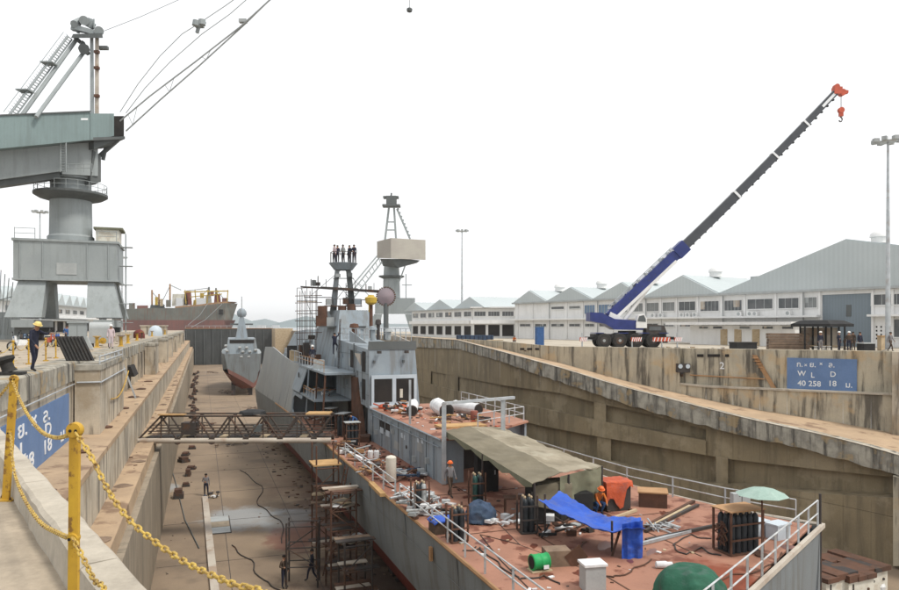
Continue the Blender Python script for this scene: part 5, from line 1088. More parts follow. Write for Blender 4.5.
# umbrella
u = thing('deck_umbrella', 'pale green umbrella on a brown pole beside the gas cylinder rack', 'umbrella', D(762, 556))
part('pole', MB().tube((0, 0, 0), (0, 0, 2.1), .03), 'rust', u)
k = MB(); n = 8; top_ = Vector((0, 0, 2.3)); rim = [Vector((.84*math.cos(2*math.pi*i/n+.2), .84*math.sin(2*math.pi*i/n+.2), 2.04)) for i in range(n)]; md = [r_.lerp(top_, .5)+Vector((0, 0, .05)) for r_ in rim]
k.add([top_]+md+rim, [(0, 1+i, 1+(i+1) % n) for i in range(n)]+[(1+i, 1+n+i, 1+n+(i+1) % n, 1+(i+1) % n) for i in range(n)]); o = part('canopy', k, 'umbrella_green', u)
for i in range(n): part('umbrella_rib', MB().tube((0, 0, 2.24), rim[i]-Vector((0, 0, .02)), .012, n=4), 'steel_dark', u)
part('pole_foot', MB().lathe((0, 0, 0), [(.22, 0), (.22, .06), (.05, .1)], 12), 'rust', u)
t = boxthing('white_panel_box', 'white panelled box standing by the rail behind the green umbrella', 'box', 742, 519, .7, .3, 1.0, 'frame_grey', .1); part('door_seam', MB().bb(-.01, .01, -.01, -.002, .05, .95), 'steel_dark', t)
# dark green covered mound
t = thing('covered_mound', 'round mound covered with a dark green tarpaulin at the near rail', 'covered equipment', G(690, 610, DZ), 0)
k = MB(); rows = []
for i in range(13):
    a = i/12*math.pi*.5; r_ = math.cos(a)**.6*1.0; z = math.sin(a)**.9*1.15; rows.append([Vector((r_*math.cos(b)*(1+.06*math.sin(b*5+i*.5)), r_*math.sin(b)*(1+.05*math.cos(b*7)), z+.03*math.sin(b*6)*(1-i/12))) for b in [2*math.pi*j/32 for j in range(33)]])
rows = refine(rows, 36, 96, .10, 1.8, 4, (.3, -.5, .6)); k.grid(rows); part('tarp_cover', k, 'tarp_green', t, smooth=True); part('wooden_base', MB().lathe((0, 0, 0), [(.93, .0), (.93, .05)], 20), 'rust', t)
# green drum lying on its side, brown box
t = thing('green_drum', 'bright green cable drum lying on its side on the deck', 'drum', D(541, 571), .35)
part('drum_shell', MB().lathe((-.28, .1, .27), [(.25, 0), (.26, .03), (.235, .06), (.235, .25), (.25, .28), (.235, .31), (.235, .5), (.26, .53), (.25, .56)], 24, axis=(1, 0, 0)), 'drum_green', t, smooth=True); part('drum_mouth', MB().lathe((-.285, .1, .27), [(.2, 0), (.2, .004)], 20, axis=(-1, 0, 0)), 'dark_void', t)
part('paper_label', MB().bb(.02, .2, -.16, -.15, .1, .22), 'lettering', t); part('wooden_cradle', MB().bb(-.35, .35, -.12, .32, 0, .03), 'plank', t)
t = boxthing('tilted_box', 'dark brown wooden box right behind the green drum', 'box', 559, 567, .8, .6, .5, 'brick_pile', .15); part('open_flap', MB().beam((.42, 0, .5), (.72, 0, .1), .6, .03, up=(0, 1, 0)), 'rust', t)
t = boxthing('grey_bin', 'small grey bin with bag liner at the near rail left of the green mound', 'bin', 596, 592, .62, .5, .72, 'frame_grey', .2, 'foam_white')
p = D(664, 568); t = thing('white_gas_bottle', 'short white cylinder lying flat on the rusty deck', 'cylinder', p, .08)
part('bottle', MB().lathe((-.26, 0, .11), [(.09, 0), (.11, .03), (.11, .32), (.08, .38), (.08, .52), (.05, .54)], 16, axis=(1, 0, 0)), 'foam_white', t, smooth=True); part('valve', MB().lathe((.28, 0, .11), [(.03, 0), (.03, .08)], 8, axis=(1, 0, 0)), 'steel_dark', t)
t = boxthing('blue_topped_bin', 'dark bin stuffed with bags under a bright blue cover by the port rail', 'bin', 447, 534, .95, .7, .45, 'cloth_brown', SHIPROT)
k = MB(); rows = [[Vector((-.5+1.0*i/7, -.05+.85*j/6, .5+.1*noise.noise(Vector((i*.8, j*.8, 3)))-.08*(abs(i-3.5)/3.5)**4)) for i in range(8)] for j in range(7)]; k.sheet(rows, .05); part('blue_cover', k, 'tarp_blue', t, smooth=True)
# navy tarp heap
t = thing('navy_tarp_heap', 'slumped dark navy tarpaulin heap on the deck under the awning edge', 'tarpaulin', D(479, 522))
k = MB(); rows = []
for i in range(9):
    f = i/8; a = f*math.pi/2; rows.append([Vector((.62*math.cos(a)**.8*math.cos(b)*(1+.15*math.sin(3*b+1)), .45*math.cos(a)**.8*math.sin(b), .78*math.sin(a)*(1+.12*math.sin(b)))) for b in [2*math.pi*j/24 for j in range(25)]])
rows = refine(rows, 24, 60, .14, 2.6, 6, (.5, -.5, .5)); k.grid(rows); part('tarp_cover', k, 'tarp_navy', t, smooth=True); part('inner_box', MB().bb(-.3, .3, -.2, .2, 0, .5), 'steel_dark', t)
# white tank, small white bottles
t = thing('white_tank', 'upright cream white tank on the port side deck', 'tank', D(391, 482)); part('shell', MB().lathe((0, 0, .05), [(.24, 0), (.26, .03), (.26, 1.15), (.2, 1.22), (.05, 1.26)], 20), 'cream_paint', t, smooth=True)
part('foot_ring', MB().lathe((0, 0, 0), [(.2, 0), (.2, .06)], 16), 'rust', t); part('outlet', MB().tube((.25, 0, .9), (.34, 0, .9), .03), 'steel_dark', t)
w0 = None
for px, lab in ((370.5, 'left one of two small white canisters on the side deck'), (376.5, 'right one of two small white canisters on the side deck')):
    t = thing('canister', lab, 'canister', D(px, 458), 0, 'small white canisters'); part('shell', MB().lathe((0, 0, 0), [(.15, 0), (.16, .02), (.16, .4), (.1, .45)], 14), 'foam_white', t, smooth=True); part('cap', MB().lathe((0, 0, .45), [(.05, 0), (.05, .05)], 8), 'steel_dark', t)
# planks / bars on the deck
def bar(name, label, cat, a, b, wd, ht, mt, group=None): 
    k = MB(); k.beam(a, b, wd, ht); return solo(name, k, mt, label, cat, group, loc=a, world=True)
bar('white_beam', 'bright white beam lying near the port edge, the farther of two', 'beam', G(349, 452, DZ+.1), G(362, 459, DZ+.1), .16, .12, 'lettering', 'white beams on the side deck')
bar('white_beam', 'bright white beam lying near the port edge, the nearer of two', 'beam', G(365, 461, DZ+.1), G(379, 468, DZ+.1), .16, .12, 'lettering', 'white beams on the side deck')
bar('yellow_timber', 'yellowish timber lying along the port deck edge', 'timber', G(371, 483, DZ+.08), G(383, 495, DZ+.08), .25, .15, 'plank_orange')
for i, (a, b, m_) in enumerate([((640, 529), (694, 501), 'rust'), ((645, 531), (698, 505), 'steel_dark'), ((650, 527), (690, 506), 'plank'), ((646, 540), (722, 524), 'steel_dark'), ((640, 544), (690, 531), 'galvanised'), ((600, 523), (636, 510), 'plank')]):
    lab = ['rusty flat bar lying diagonally across the middle of the deck', 'dark flat bar lying parallel beside the rusty diagonal bar', 'pale plank between the two diagonal bars on deck', 'long dark bar pointing at the gas cylinder rack', 'pale metal bar in front of the crossed bars', 'narrow plank on the deck behind the blue tarpaulin'][i]
    bar('deck_bar', lab, 'bar', G(*a, DZ+.07), G(*b, DZ+.07), .12, .1, m_, 'bars scattered on the deck')
k = MB(); 
for i in range(16): a = R.random()*6.28; c_ = Vector((R.uniform(-.5, .5), R.uniform(-.3, .3), .05+R.random()*.15)); d_ = Vector((math.cos(a)*.3, math.sin(a)*.3, R.uniform(-.05, .1))); k.tube(c_-d_, c_+d_+Vector((0, 0, .05)), .03, n=6)
solo('pipe_offcuts', k, 'galvanised', 'tangle of pale pipe offcuts where the deck bars cross', 'scrap', loc=G(663, 530, DZ), kind='stuff')
# scrap pipe heap by the port rail
def heap(label, p, n, sx, sy, mts, L_=.6, hz=.35):
    t = thing('scrap_heap', label, 'scrap', p, SHIPROT)
    for i in range(n):
        a = R.random()*6.28; c_ = Vector((R.uniform(-sx, sx), R.uniform(-sy, sy), .06+R.random()*hz)); l_ = L_*R.uniform(.4, 1); d_ = Vector((math.cos(a)*l_, math.sin(a)*l_, R.uniform(-.12, .12)))
        if c_.z-abs(d_.z) < .03: c_.z = .04+abs(d_.z)
        k = MB()
        if R.random() < .7: k.tube(c_-d_, c_+d_, R.uniform(.025, .06), n=7)
        else: k.box(c_, (R.uniform(.2, .5), R.uniform(.15, .35), R.uniform(.05, .2)), a)
        part('scrap_piece', k, R.choice(mts), t)
    return t
heap('heap of pale and grey scrap pipes against the port rail', G(422, 508, DZ), 60, .9, 1.6, ['galvanised', 'frame_grey', 'foam_white', 'rail_white', 'rust', 'steel_dark'])
heap('small heap of grey fittings beside the white tank', G(408, 478, DZ), 26, .8, .6, ['galvanised', 'frame_grey', 'rust', 'tarp_navy'])
heap('heap of rusty plates at the narrow end of the side deck', G(372, 470, DZ), 30, .7, 1.5, ['rust', 'rust', 'steel_dark', 'rust_light', 'galvanised'])
heap('clutter of rusty and white pieces below the tower on the side deck', G(350, 452, DZ), 34, .6, 2.0, ['rust', 'steel_dark', 'foam_white', 'rust_light', 'frame_grey'])
heap('clutter beside the far rail behind the blue tarpaulin', G(597, 508, DZ), 18, .6, .5, ['steel_dark', 'cloth_blue', 'foam_white', 'rust'], .4)
heap('dark clutter and pale sheets in the shade under the blue tarpaulin', G(570, 530, DZ), 30, 1.3, .7, ['steel_dark', 'black', 'frame_grey', 'foam_white', 'rust'], .5)
heap('pale foam offcuts on the deck below the awning', G(512, 522, DZ), 16, 1.0, .5, ['foam_white', 'foam_white', 'frame_grey'], .25, .1)
heap('debris inside the lower boat bay opening', S(57.5, 10, DZ), 26, .8, 2.5, ['rust', 'foam_white', 'steel_dark', 'cream_paint'], .5, .6)
heap('debris on the mid deck of the boat bay', S(57, 10.2, -3.82), 22, .6, 2.5, ['rust', 'rust_light', 'foam_white', 'frame_grey'], .5, .4)
heap('loose rusty materials on the deckhouse roof under the tower windows', S(43.5, 12.8, HT+.11), 50, 1.0, 2.0, ['rust', 'tarp_orange', 'foam_white', 'rust_light', 'steel_dark'], .5, .35)
heap('pipes and rods on the deckhouse roof near the red can', S(37.5, 14.6, HT+.11), 30, 1.5, 1.2, ['rust', 'plank_orange', 'steel_dark', 'foam_white'], .5, .25)
# orange planks on the roof, wrapped pipes
k = MB(); solo('roof_plank', MB().bb(-1.3, 1.3, -.6, .6, 0, .1), 'plank_orange', 'broad orange tan plank lying on the deckhouse roof edge', 'plank', loc=S(35.6, 13.9, HT+.11), rz=SHIPROT)
def wrapped(label, a, b, r, mt='foam_white'):
    t = thing('wrapped_duct', label, 'duct', a, 0, 'wrapped ducts on the deckhouse roof'); n = 9; rows = []
    d = (b-a).normalized(); x = d.cross(Vector((0, 0, 1))).normalized(); y = x.cross(d)
    for i in range(n+1):
        c_ = a.lerp(b, i/n); rows.append([c_+(x*math.cos(q)+y*math.sin(q))*r*(1+.12*noise.noise(Vector((i*1.3, math.cos(q)*2, math.sin(q)*2)))) for q in [2*math.pi*j/14 for j in range(15)]])
    k = MB(); k.grid(rows); part('wrap', k, mt, t, True, smooth=True); part('duct_mouth', MB().tube(b-d*.02, b+d*.05, r*.95, n=16), 'steel_dark', t, True); part('inner_void', MB().tube(b+d*.051, b+d*.06, r*.78, n=16), 'dark_void', t, True); return t
zr = HT+.5
wrapped('large white wrapped duct with open round mouth on the deckhouse roof', S(41.5, 14.6, HT+.62), S(38.9, 14.3, HT+.55), .45)
wrapped('crumpled white wrapped duct left of the large open one', S(43.5, 13.7, zr), S(40.6, 12.7, zr-.05), .34)
wrapped('small white wrapped duct next to the starboard roof rail', S(42, 16.0, zr), S(39.5, 16.6, zr), .33)
k = MB(); k.lathe((0, 0, 0), [(.2, 0), (.22, .03), (.22, .5), (.2, .53)], 16); solo('red_drum', k, 'hull_orange', 'small dull red drum on the deckhouse roof beside the white duct', 'drum', loc=S(37.8, 15.6, HT+.11), smooth=True)
for (s, w_, lab) in ((45.2, 12.2, 'folded orange cloth under the left tower window'), (44.6, 13.3, 'folded orange cloth in the middle under the tower windows')):
    k = MB(); k.lathe((0, 0, 0), [(.35, 0), (.38, .12), (.25, .25), (.05, .3)], 9); solo('orange_cloth', k, 'tarp_orange', lab, 'cloth', loc=S(s, w_, HT+.45)-Vector((0, 0, .34)))
t = boxthing('awning_shade_block', 'tall black block under dark olive canvas, added to deepen the shade under the awning', 'machine', 553, 522, 1.5, 1.0, 1.5, 'black', .3); part('canvas_cover', MB().sheet(refine([[Vector((-.8, -.05, .7)), Vector((-.8, -.04, 1.45)), Vector((-.7, .5, 1.55)), Vector((-.7, 1.05, 1.4))], [Vector((0, -.08, .5)), Vector((0, -.05, 1.5)), Vector((0, .5, 1.58)), Vector((0, 1.05, 1.45))], [Vector((.8, -.05, .8)), Vector((.8, -.04, 1.45)), Vector((.7, .5, 1.55)), Vector((.7, 1.05, 1.4))]], 20, 20, .05, 3, 2, (0, -.5, .6)), .02), 'canvas_dark', t, smooth=True)  # added dark block, stands in for deeper shade beneath the awning
# stool and table in the awning shade
t = thing('work_table', 'rough brown work table standing under the awning', 'table', D(516, 516)); part('table_top', MB().bb(-.5, .5, -.3, .3, .72, .78), 'rust', t)
for x in (-.44, .44):
    for y in (-.24, .24): part('leg', MB().bb(x-.03, x+.03, y-.03, y+.03, 0, .718), 'rust', t)
t = boxthing('dark_cabinet', 'black cabinet in the deep shade under the canvas awning', 'cabinet', 488, 492, 1.0, .7, 1.7, 'black', .2); part('handle', MB().bb(.3, .36, -.03, -.002, .8, 1.0), 'galvanised', t)
t = boxthing('dark_machine', 'low dark welding machine behind the hanging blue tarpaulin', 'machine', 575, 520, 1.6, .8, 1.0, 'black', .3); part('wheel', MB().lathe((-.5, -.06, .15), [(.15, 0), (.15, .05)], 12, axis=(0, 1, 0)), 'rubber', t)
k = MB(); k.path([D(520, 545)+Vector((0, 0, .02)), D(480, 535)+Vector((0, 0, .02)), D(500, 560)+Vector((0, 0, .02)), D(530, 590)+Vector((0, 0, .02))], .015, 5); k.path([D(490, 515), D(520, 545), D(560, 560), D(600, 575)], .015, 5); solo('welding_cable', k, 'steel_dark', 'thin dark cable running across the rusty deck to the near rail', 'cable', loc=D(520, 545), world=True)
# ================================================================== DOCK FLOOR: supports, gangway, scaffolds
def blocks(label, p, rz, w_=1.2, d_=1.0, h=.8, group='keel blocks under the warship', mt='plank'):
    t = thing('keel_block', label, 'keel block', p, rz, group); part('lower_block', MB().bb(-w_/2, w_/2, -d_/2, d_/2, 0, h*.55), 'steel_dark', t); part('upper_block', MB().bb(-w_/2+.1, w_/2-.1, -d_/2+.08, d_/2-.08, h*.553, h), mt, t); return t
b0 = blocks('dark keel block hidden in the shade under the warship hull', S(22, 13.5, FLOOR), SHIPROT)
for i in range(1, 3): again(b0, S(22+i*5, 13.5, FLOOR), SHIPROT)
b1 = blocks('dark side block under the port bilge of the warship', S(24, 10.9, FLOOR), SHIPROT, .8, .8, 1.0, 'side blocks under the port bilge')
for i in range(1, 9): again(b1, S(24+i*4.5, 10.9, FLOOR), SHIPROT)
# low bilge blocks along the left wall
tb = thing('timber_block', 'rusty brown stacked block on the floor along the foot of the left wall', 'block', UV(60, -1.7, FLOOR), DOCKROT, 'rusty blocks along the left wall foot')
part('lower_timber', MB().bb(-.55, .55, -.6, .6, 0, .5), 'steel_dark', tb); part('upper_timber', MB().bb(-.45, .4, -.45, .5, .503, .9), 'rust', tb)
tb.scale = (.7, .8, .8)
for i in range(1, 40): again(tb, UV(60+i*4.0+R.uniform(-1.2, 1.2), -1.9+R.uniform(-.2, 1.2), FLOOR), DOCKROT+R.uniform(-.6, .6), sc=(R.uniform(.4, .8), R.uniform(.4, .9), R.uniform(.3, .8)))
# white rusty blocks at the right
for i, (px, py, w_, h_, lab) in enumerate([(800, 601, 2.2, 1.2, 'leftmost of the white keel blocks with rusty tops at the stern'), (826, 603, 2.2, 1.4, 'tall middle keel block with white sides at the stern'), (846, 600, 1.9, 1.25, 'third white keel block from the left behind the stern'), (862, 588, 1.7, 1.1, 'rightmost keel block beside the pile of white sacks'), (812, 583, 2.2, 1.0, 'low keel block half hidden behind the stern blocks'), (838, 581, 2.0, 1.0, 'keel block at the back of the group by the wall')]):
    t = thing('keel_block', lab, 'keel block', G(px, py, FLOOR), .45, 'white keel blocks behind the stern')
    part('concrete_body', MB().bb(-w_/2, w_/2, -.8, .8, 0, h_), 'cream_paint', t); [part('rusty_top', MB().bb(-w_/2-.08+w_*q*.34+R.uniform(0, .06), -w_/2+w_*(q+1)*.34-R.uniform(.0, .05)+.06, -.95+R.uniform(0, .1), .9-R.uniform(0, .1), h_+.003, h_+R.uniform(.22, .36)), R.choice(['rust', 'rust', 'steel_dark']), t) for q in range(3)]; part('side_plate', MB().bb(-w_/2+.3, -w_/2+.36, -.84, -.803, .2, h_-.1), 'steel_dark', t)
    for x in (-.3, .5): part('bolt', MB().lathe((x, -.8, h_*.6), [(.07, 0), (.07, .05)], 8, axis=(0, -1, 0)), 'steel_dark', t)
t = thing('white_sacks', 'crumpled white plastic sack heap beside the last keel block', 'sacks', G(876, 588, FLOOR))
for i in range(5): part('sack', MB().lathe((R.uniform(-.4, .4), R.uniform(-.3, .3), 0), [(.3, 0), (.36, .25), (.2, .6), (.05, .8)], 8), 'foam_white', t)
# rail plank on the floor
pts = [G(205, 497, FLOOR+.08), G(209, 535, FLOOR+.08), G(211.5, 560, FLOOR+.08), G(215, 592, FLOOR+.08)]
k = MB()
for a, b in zip(pts, pts[1:]): k.beam(a, b, .42, .16)
solo('floor_plank', k, 'pipe_pale', 'long pale plank lying along the dock floor up to the grey topped worker', 'plank', loc=pts[0], world=True)
k = MB(); k.path([G(167, 455, FLOOR+.05), G(175, 480, FLOOR+.05), G(185, 520, FLOOR+.05), G(199, 548, FLOOR+.05)], .035, 5); solo('floor_hose', k, 'crane_dark', 'thin dark hose lying on the floor beside the left wall', 'hose', loc=G(167, 455, FLOOR), world=True)
t = thing('pit_cover', 'rectangular steel pit cover in the wet patch on the dock floor', 'pit cover', G(219, 525, FLOOR), DOCKROT)
part('frame', MB().bb(-.75, .75, -2.2, 2.2, .0, .03), 'steel_dark', t)
for i in range(3): part('cover_plate', MB().bb(-.68, .68, -2.1+i*1.42, -2.1+i*1.42+1.36, .031, .06), 'frame_grey' if i != 1 else 'concrete_far', t)
t = heap('rubbish and buckets near the grey topped worker on the dock floor', G(212, 497, FLOOR), 10, .5, .5, ['steel_dark', 'tarp_navy', 'foam_white'], .3, .3)
for i in range(5): heap(['scattered dark scrap beyond the gangway on the dock floor', 'dark scrap pile under the bow of the small patrol ship', 'scrap beside the row of rusty blocks', 'scrap timber heap in the middle of the far dock floor', 'dark equipment heap near the dock gate'][i], UV([85, 118, 100, 150, 215][i], [2.8, 8.2, 0, 5, 3][i], FLOOR), 14, 1.5, 1.5, ['steel_dark', 'rust', 'brick_pile'], 1.2, .5)
# truss gangway
ga, gb = V(137, 443, 44.2), V(331, 446, 44.4); ga.z = gb.z = -5.55
gt = thing('truss_gangway', 'rusty steel truss gangway with pale bottom pipe spanning from the wall to the ship', 'gangway', ga); gd = (gb-ga).normalized(); gn = Vector((-gd.y, gd.x, 0)); GL = (gb-ga).length; GH = 1.55
for side in (0, 1.3):
    o_ = gn*side; part('bottom_pipe', MB().tube(ga+o_, gb+o_, .17, n=12), 'pipe_pale' if side == 0 else 'truss_steel', gt, True, smooth=True)
    part('top_chord', MB().tube(ga+o_+gd*1.5+Vector((0, 0, GH)), gb+o_+Vector((0, 0, GH)), .06, n=8), 'truss_steel', gt, True)
    for zz in (.45, .8, .6): part('guard_tube', MB().tube(ga+o_+gd*.7+Vector((0, 0, zz)), gb+o_+Vector((0, 0, zz)), .035, n=6), 'truss_steel', gt, True)
    part('end_diagonal', MB().tube(ga+o_, ga+o_+gd*1.5+Vector((0, 0, GH)), .06), 'truss_steel', gt, True)
    nb = 5; L_ = (GL-1.5)/nb
    for i in range(nb):
        x0 = 1.5+i*L_
        part('diagonal', MB().tube(ga+o_+gd*x0+Vector((0, 0, GH)), ga+o_+gd*(x0+L_/2), .06), 'truss_steel', gt, True); part('diagonal', MB().tube(ga+o_+gd*(x0+L_/2), ga+o_+gd*(x0+L_)+Vector((0, 0, GH)), .06), 'truss_steel', gt, True)
        part('post', MB().tube(ga+o_+gd*x0, ga+o_+gd*x0+Vector((0, 0, GH)), .045), 'truss_steel', gt, True)
        part('gusset', MB().lathe(ga+o_+gd*(x0+L_/2)-gn*.08, [(.24, 0), (.24, .06)], 8, axis=-gn), 'truss_steel', gt, True)
for i in range(24): part('walk_board', MB().beam(ga+gd*(GL*(i+.04)/24)+gn*.65+Vector((0, 0, .2)), ga+gd*(GL*(i+.96)/24)+gn*.65+Vector((0, 0, .2)), 1.1, .05), 'steel_dark' if i % 5 else 'plank', gt, True)
part('orange_plank', MB().beam(ga+gd*1.4+Vector((0, 0, GH+.1)), ga+gd*3.0+Vector((0, 0, GH+.1)), .5, .06), 'plank_orange', gt, True)
for f, w_, h_, m_ in ((.265, .9, .75, 'steel_dark'), (.62, .5, .4, 'crane_dark')): part('hung_box', MB().box(ga+gd*GL*f+gn*.3+Vector((0, 0, .75)), (w_, .7, h_)), m_, gt, True)
k = MB(); k.lathe((0, 0, 0), [(.1, 0), (.9, .05), (.8, .2), (.3, .3)], 10); solo('black_tarp_bundle', k, 'black', 'black bundle lying on top of the truss gangway', 'bundle', loc=ga+gd*GL*.58+gn*.65+Vector((0, 0, GH+.03)))
k = MB(); k.bb(-.75, .75, -.6, .6, 0, .08); solo('orange_board', k, 'plank_orange', 'orange board on the ship end of the gangway', 'board', loc=ga+gd*GL*.93+gn*.6+Vector((0, 0, GH+.06)))
for i in range(10):      # gangway rest on the ledge
    pass
part('rest_block', MB().box(ga+gd*(-.1)+gn*.65-Vector((0, 0, .12)), (.7, 2.2, .2), math.atan2(gd.y, gd.x)), 'truss_steel', gt, True)
# scaffold towers between floor and ship
def tower(label, p, sx, sy, H, lv, rz, mt='rust', boards=True, grp='scaffold towers along the port side'):
    t = thing('scaffold_tower', label, 'scaffolding', p, rz, grp)
    for x in (-sx/2, sx/2):
        for y in (-sy/2, sy/2): part('upright', MB().tube((x, y, 0), (x, y, H), .05, n=6), mt, t)
    z = 0; n = 0
    for z in lv:
        for y in (-sy/2, sy/2): part('ledger', MB().tube((-sx/2, y, z), (sx/2, y, z), .035, n=5), mt, t)
        for x in (-sx/2, sx/2): part('ledger', MB().tube((x, -sy/2, z+.03), (x, sy/2, z+.03), .035, n=5), mt, t)
        if boards and z > .5:
            for j in range(3):
                if R.random() < .85: part('board', MB().bb(-sx/2-R.uniform(0, .3), sx/2+R.uniform(0, .4), -sy/2+j*sy/3+.02, -sy/2+(j+1)*sy/3-.03, z+.05, z+.1), R.choice(['brick_pile', 'pipe_pale', 'rust', 'steel_dark']), t)
    for i, (a, b) in enumerate(zip(lv, lv[1:])):
        s_ = 1 if i % 2 else -1
        part('brace', MB().tube((-s_*sx/2, -sy/2-.03, a), (s_*sx/2, -sy/2-.03, b), .03, n=5), mt, t)
    return t
t1 = tower('tall rusty scaffold tower with orange top platform reaching the ship deck edge', S(40.5, 7.45, FLOOR), 1.25, 1.5, 6.9, (1.2, 2.4, 3.5, 4.5, 5.6), SHIPROT)
part('top_board', MB().bb(-.8, .8, -.8, .8, 5.75, 5.83), 'plank_orange', t1)
t2 = tower('second rusty scaffold tower, stacked with pale boards beside the hull', S(36.3, 7.5, FLOOR), 1.3, 1.4, 5.3, (1.2, 2.2, 3.2, 4.2, 5.1), SHIPROT)
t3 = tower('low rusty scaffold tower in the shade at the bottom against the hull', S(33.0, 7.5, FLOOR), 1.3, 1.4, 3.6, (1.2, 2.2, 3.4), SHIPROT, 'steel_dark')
t4 = tower('small thin open scaffold on the floor beside two workers', G(300, 590, FLOOR)+Vector((0, .8, 0)), 1.6, 1.1, 3.4, (1.1, 2.1, 3.2), .1, 'steel_dark', False)
for t_, z in ((t1, 3.6), (t2, 4.25), (t2, 2.3)):
    for i in range(5): part('loose_sheet', MB().box((R.uniform(-.5, .9), R.uniform(-.6, .6), z+.12+i*.05), (R.uniform(.5, 1.3), R.uniform(.3, .7), .05), R.random()*3), R.choice(['pipe_pale', 'plank', 'foam_white', 'frame_grey']), t_)
k = MB()
for s_ in (-.22, .22): k.tube((s_, 0, 0), (s_, 1.3, 5.9), .035, n=5)
for j in range(19): f = (j+.5)/19; k.tube((-.22, 1.3*f, 5.9*f), (.22, 1.3*f, 5.9*f), .025, n=4)
solo('tall_ladder', k, 'rust', 'long rusty ladder rising beside the orange platform of the scaffold tower', 'ladder', loc=S(38.3, 7.0, FLOOR), rz=SHIPROT-1.4)
# stair rails at deck end of gangway
k = MB()
for px, py in ((315, 447), (322, 452), (329, 455), (336, 458)): pass
# ================================================================== SMALL PATROL SHIP AHEAD
PY = 138.0
pc = Vector(((242-CX)/F*PY, PY, FLOOR)); prz = .30
PS = thing('patrol_ship', 'small grey patrol ship with rust red bottom in the dock near the gate', 'ship', pc+Vector((0, 0, 1.0)), prz)
st = [(0, 3.3, 3.3), (2, 3.7, 3.6), (8, 3.9, 3.7), (16, 3.9, 3.6), (24, 3.2, 2.4), (30, 1.6, .8), (34, .1, .05)]   # y, half beam deck, half beam water
zd, zw, zk = 7.2, 4.0, 0.2
def sec(y, bd, bw): return [(-bd, y, zd+.02*y), (-bw, y, zw), (-bw*.45, y, zk+.9), (0, y, zk), (bw*.45, y, zk+.9), (bw, y, zw), (bd, y, zd+.02*y)]
rows = [sec(*q) for q in st]
rows[0] = [(-3.3, 0, 7.2), (-2.7, 0, 4.3), (.4, 0, 2.6), (2.2, 0, 1.4), (2.8, 0, 2.2), (3.1, 0, 3.6), (3.3, 0, 7.2)]
k = MB(); k.grid([r[0:2] for r in rows]); k.grid([r[5:7] for r in rows]); k.add([rows[0][0], rows[0][1], rows[0][2], rows[0][3], rows[0][4], rows[0][5], rows[0][6]], [(0, 1, 2, 3, 4, 5, 6)]); part('hull_side', k, 'hull_grey', PS)
rows[0] = [(x, y, z-(.9 if 0 < i < 6 else 0)) for i, (x, y, z) in enumerate(rows[0])]
k = MB(); k.add([(-2.7, -.02, 4.3), (-2.5, -.02, 3.4), (.4, -.02, 1.7), (2.2, -.02, .5), (2.8, -.02, 1.3), (3.1, -.02, 3.4), (2.8, -.02, 2.2), (2.2, -.02, 1.4), (.4, -.02, 2.6)], [(0, 1, 2, 8), (2, 3, 7, 8), (3, 4, 6, 7), (4, 5, 6)]); part('boot_stripe', k, 'cargo_red', PS)
k = MB(); k.grid([[Vector(p)-Vector((0, 0, .01)) for p in r[1:6]] for r in rows]); part('lower_hull', k, 'cargo_red', PS)
k = MB(); k.grid([[r[0], r[6]] for r in rows]); part('deck', k, 'crane_grey', PS)
k = MB(); k.hexa([(-3.0, .4, 7.22), (3.0, .4, 7.22), (3.0, 16, 7.22), (-3.0, 16, 7.22), (-2.6, .8, 10.2), (2.6, .8, 10.2), (2.6, 15, 10.2), (-2.6, 15, 10.2)]); dh = part('deckhouse', k, 'ship_grey', PS)
part('dark_window', MB().slab([(-2.3, .58, 9.3), (2.3, .58, 9.3), (2.3, .66, 9.95), (-2.3, .66, 9.95)], (0, .05, 0)), 'dark_void', dh)
for x, z in ((-.4, 8.4), (.9, 8.4), (.2, 7.6), (1.5, 7.6), (-.1, 6.6), (1.3, 6.6), (-2.8, 7.8), (2.6, 7.9), (-3, 8.8)): part('life_raft', MB().lathe((x, .15, z), [(.05, -.33), (.24, -.25), (.26, .2), (.05, .28)], 12, axis=(1, 0, .1)), 'frame_grey', PS, smooth=True)
k = MB(); k.hexa([(-1.2, 3, 10.21), (1.2, 3, 10.21), (1.2, 6, 10.21), (-1.2, 6, 10.21), (-.4, 3.8, 14.5), (.4, 3.8, 14.5), (.4, 5, 14.5), (-.4, 5, 14.5)]); part('mast', k, 'ship_grey', PS)
part('radome', MB().lathe((0, 4.4, 14.5), [(.7, 0), (.95, .5), (.9, 1.1), (.5, 1.6), (.05, 1.75)], 16), 'ship_grey', PS, smooth=True)
k = MB(); k.beam((-2.2, 4.4, 13), (2.2, 4.4, 13), .3); k.tube((0, 4.4, 16.2), (0, 4.4, 18.6), .06); part('mast_yard', k, 'crane_dark', PS)
for i in range(5):
    for x in (-1.6, 1.6): part('support_block', MB().bb(x-.4, x+.4, 1+i*6, 2+i*6, -1.0, 1.0), 'steel_dark', PS)
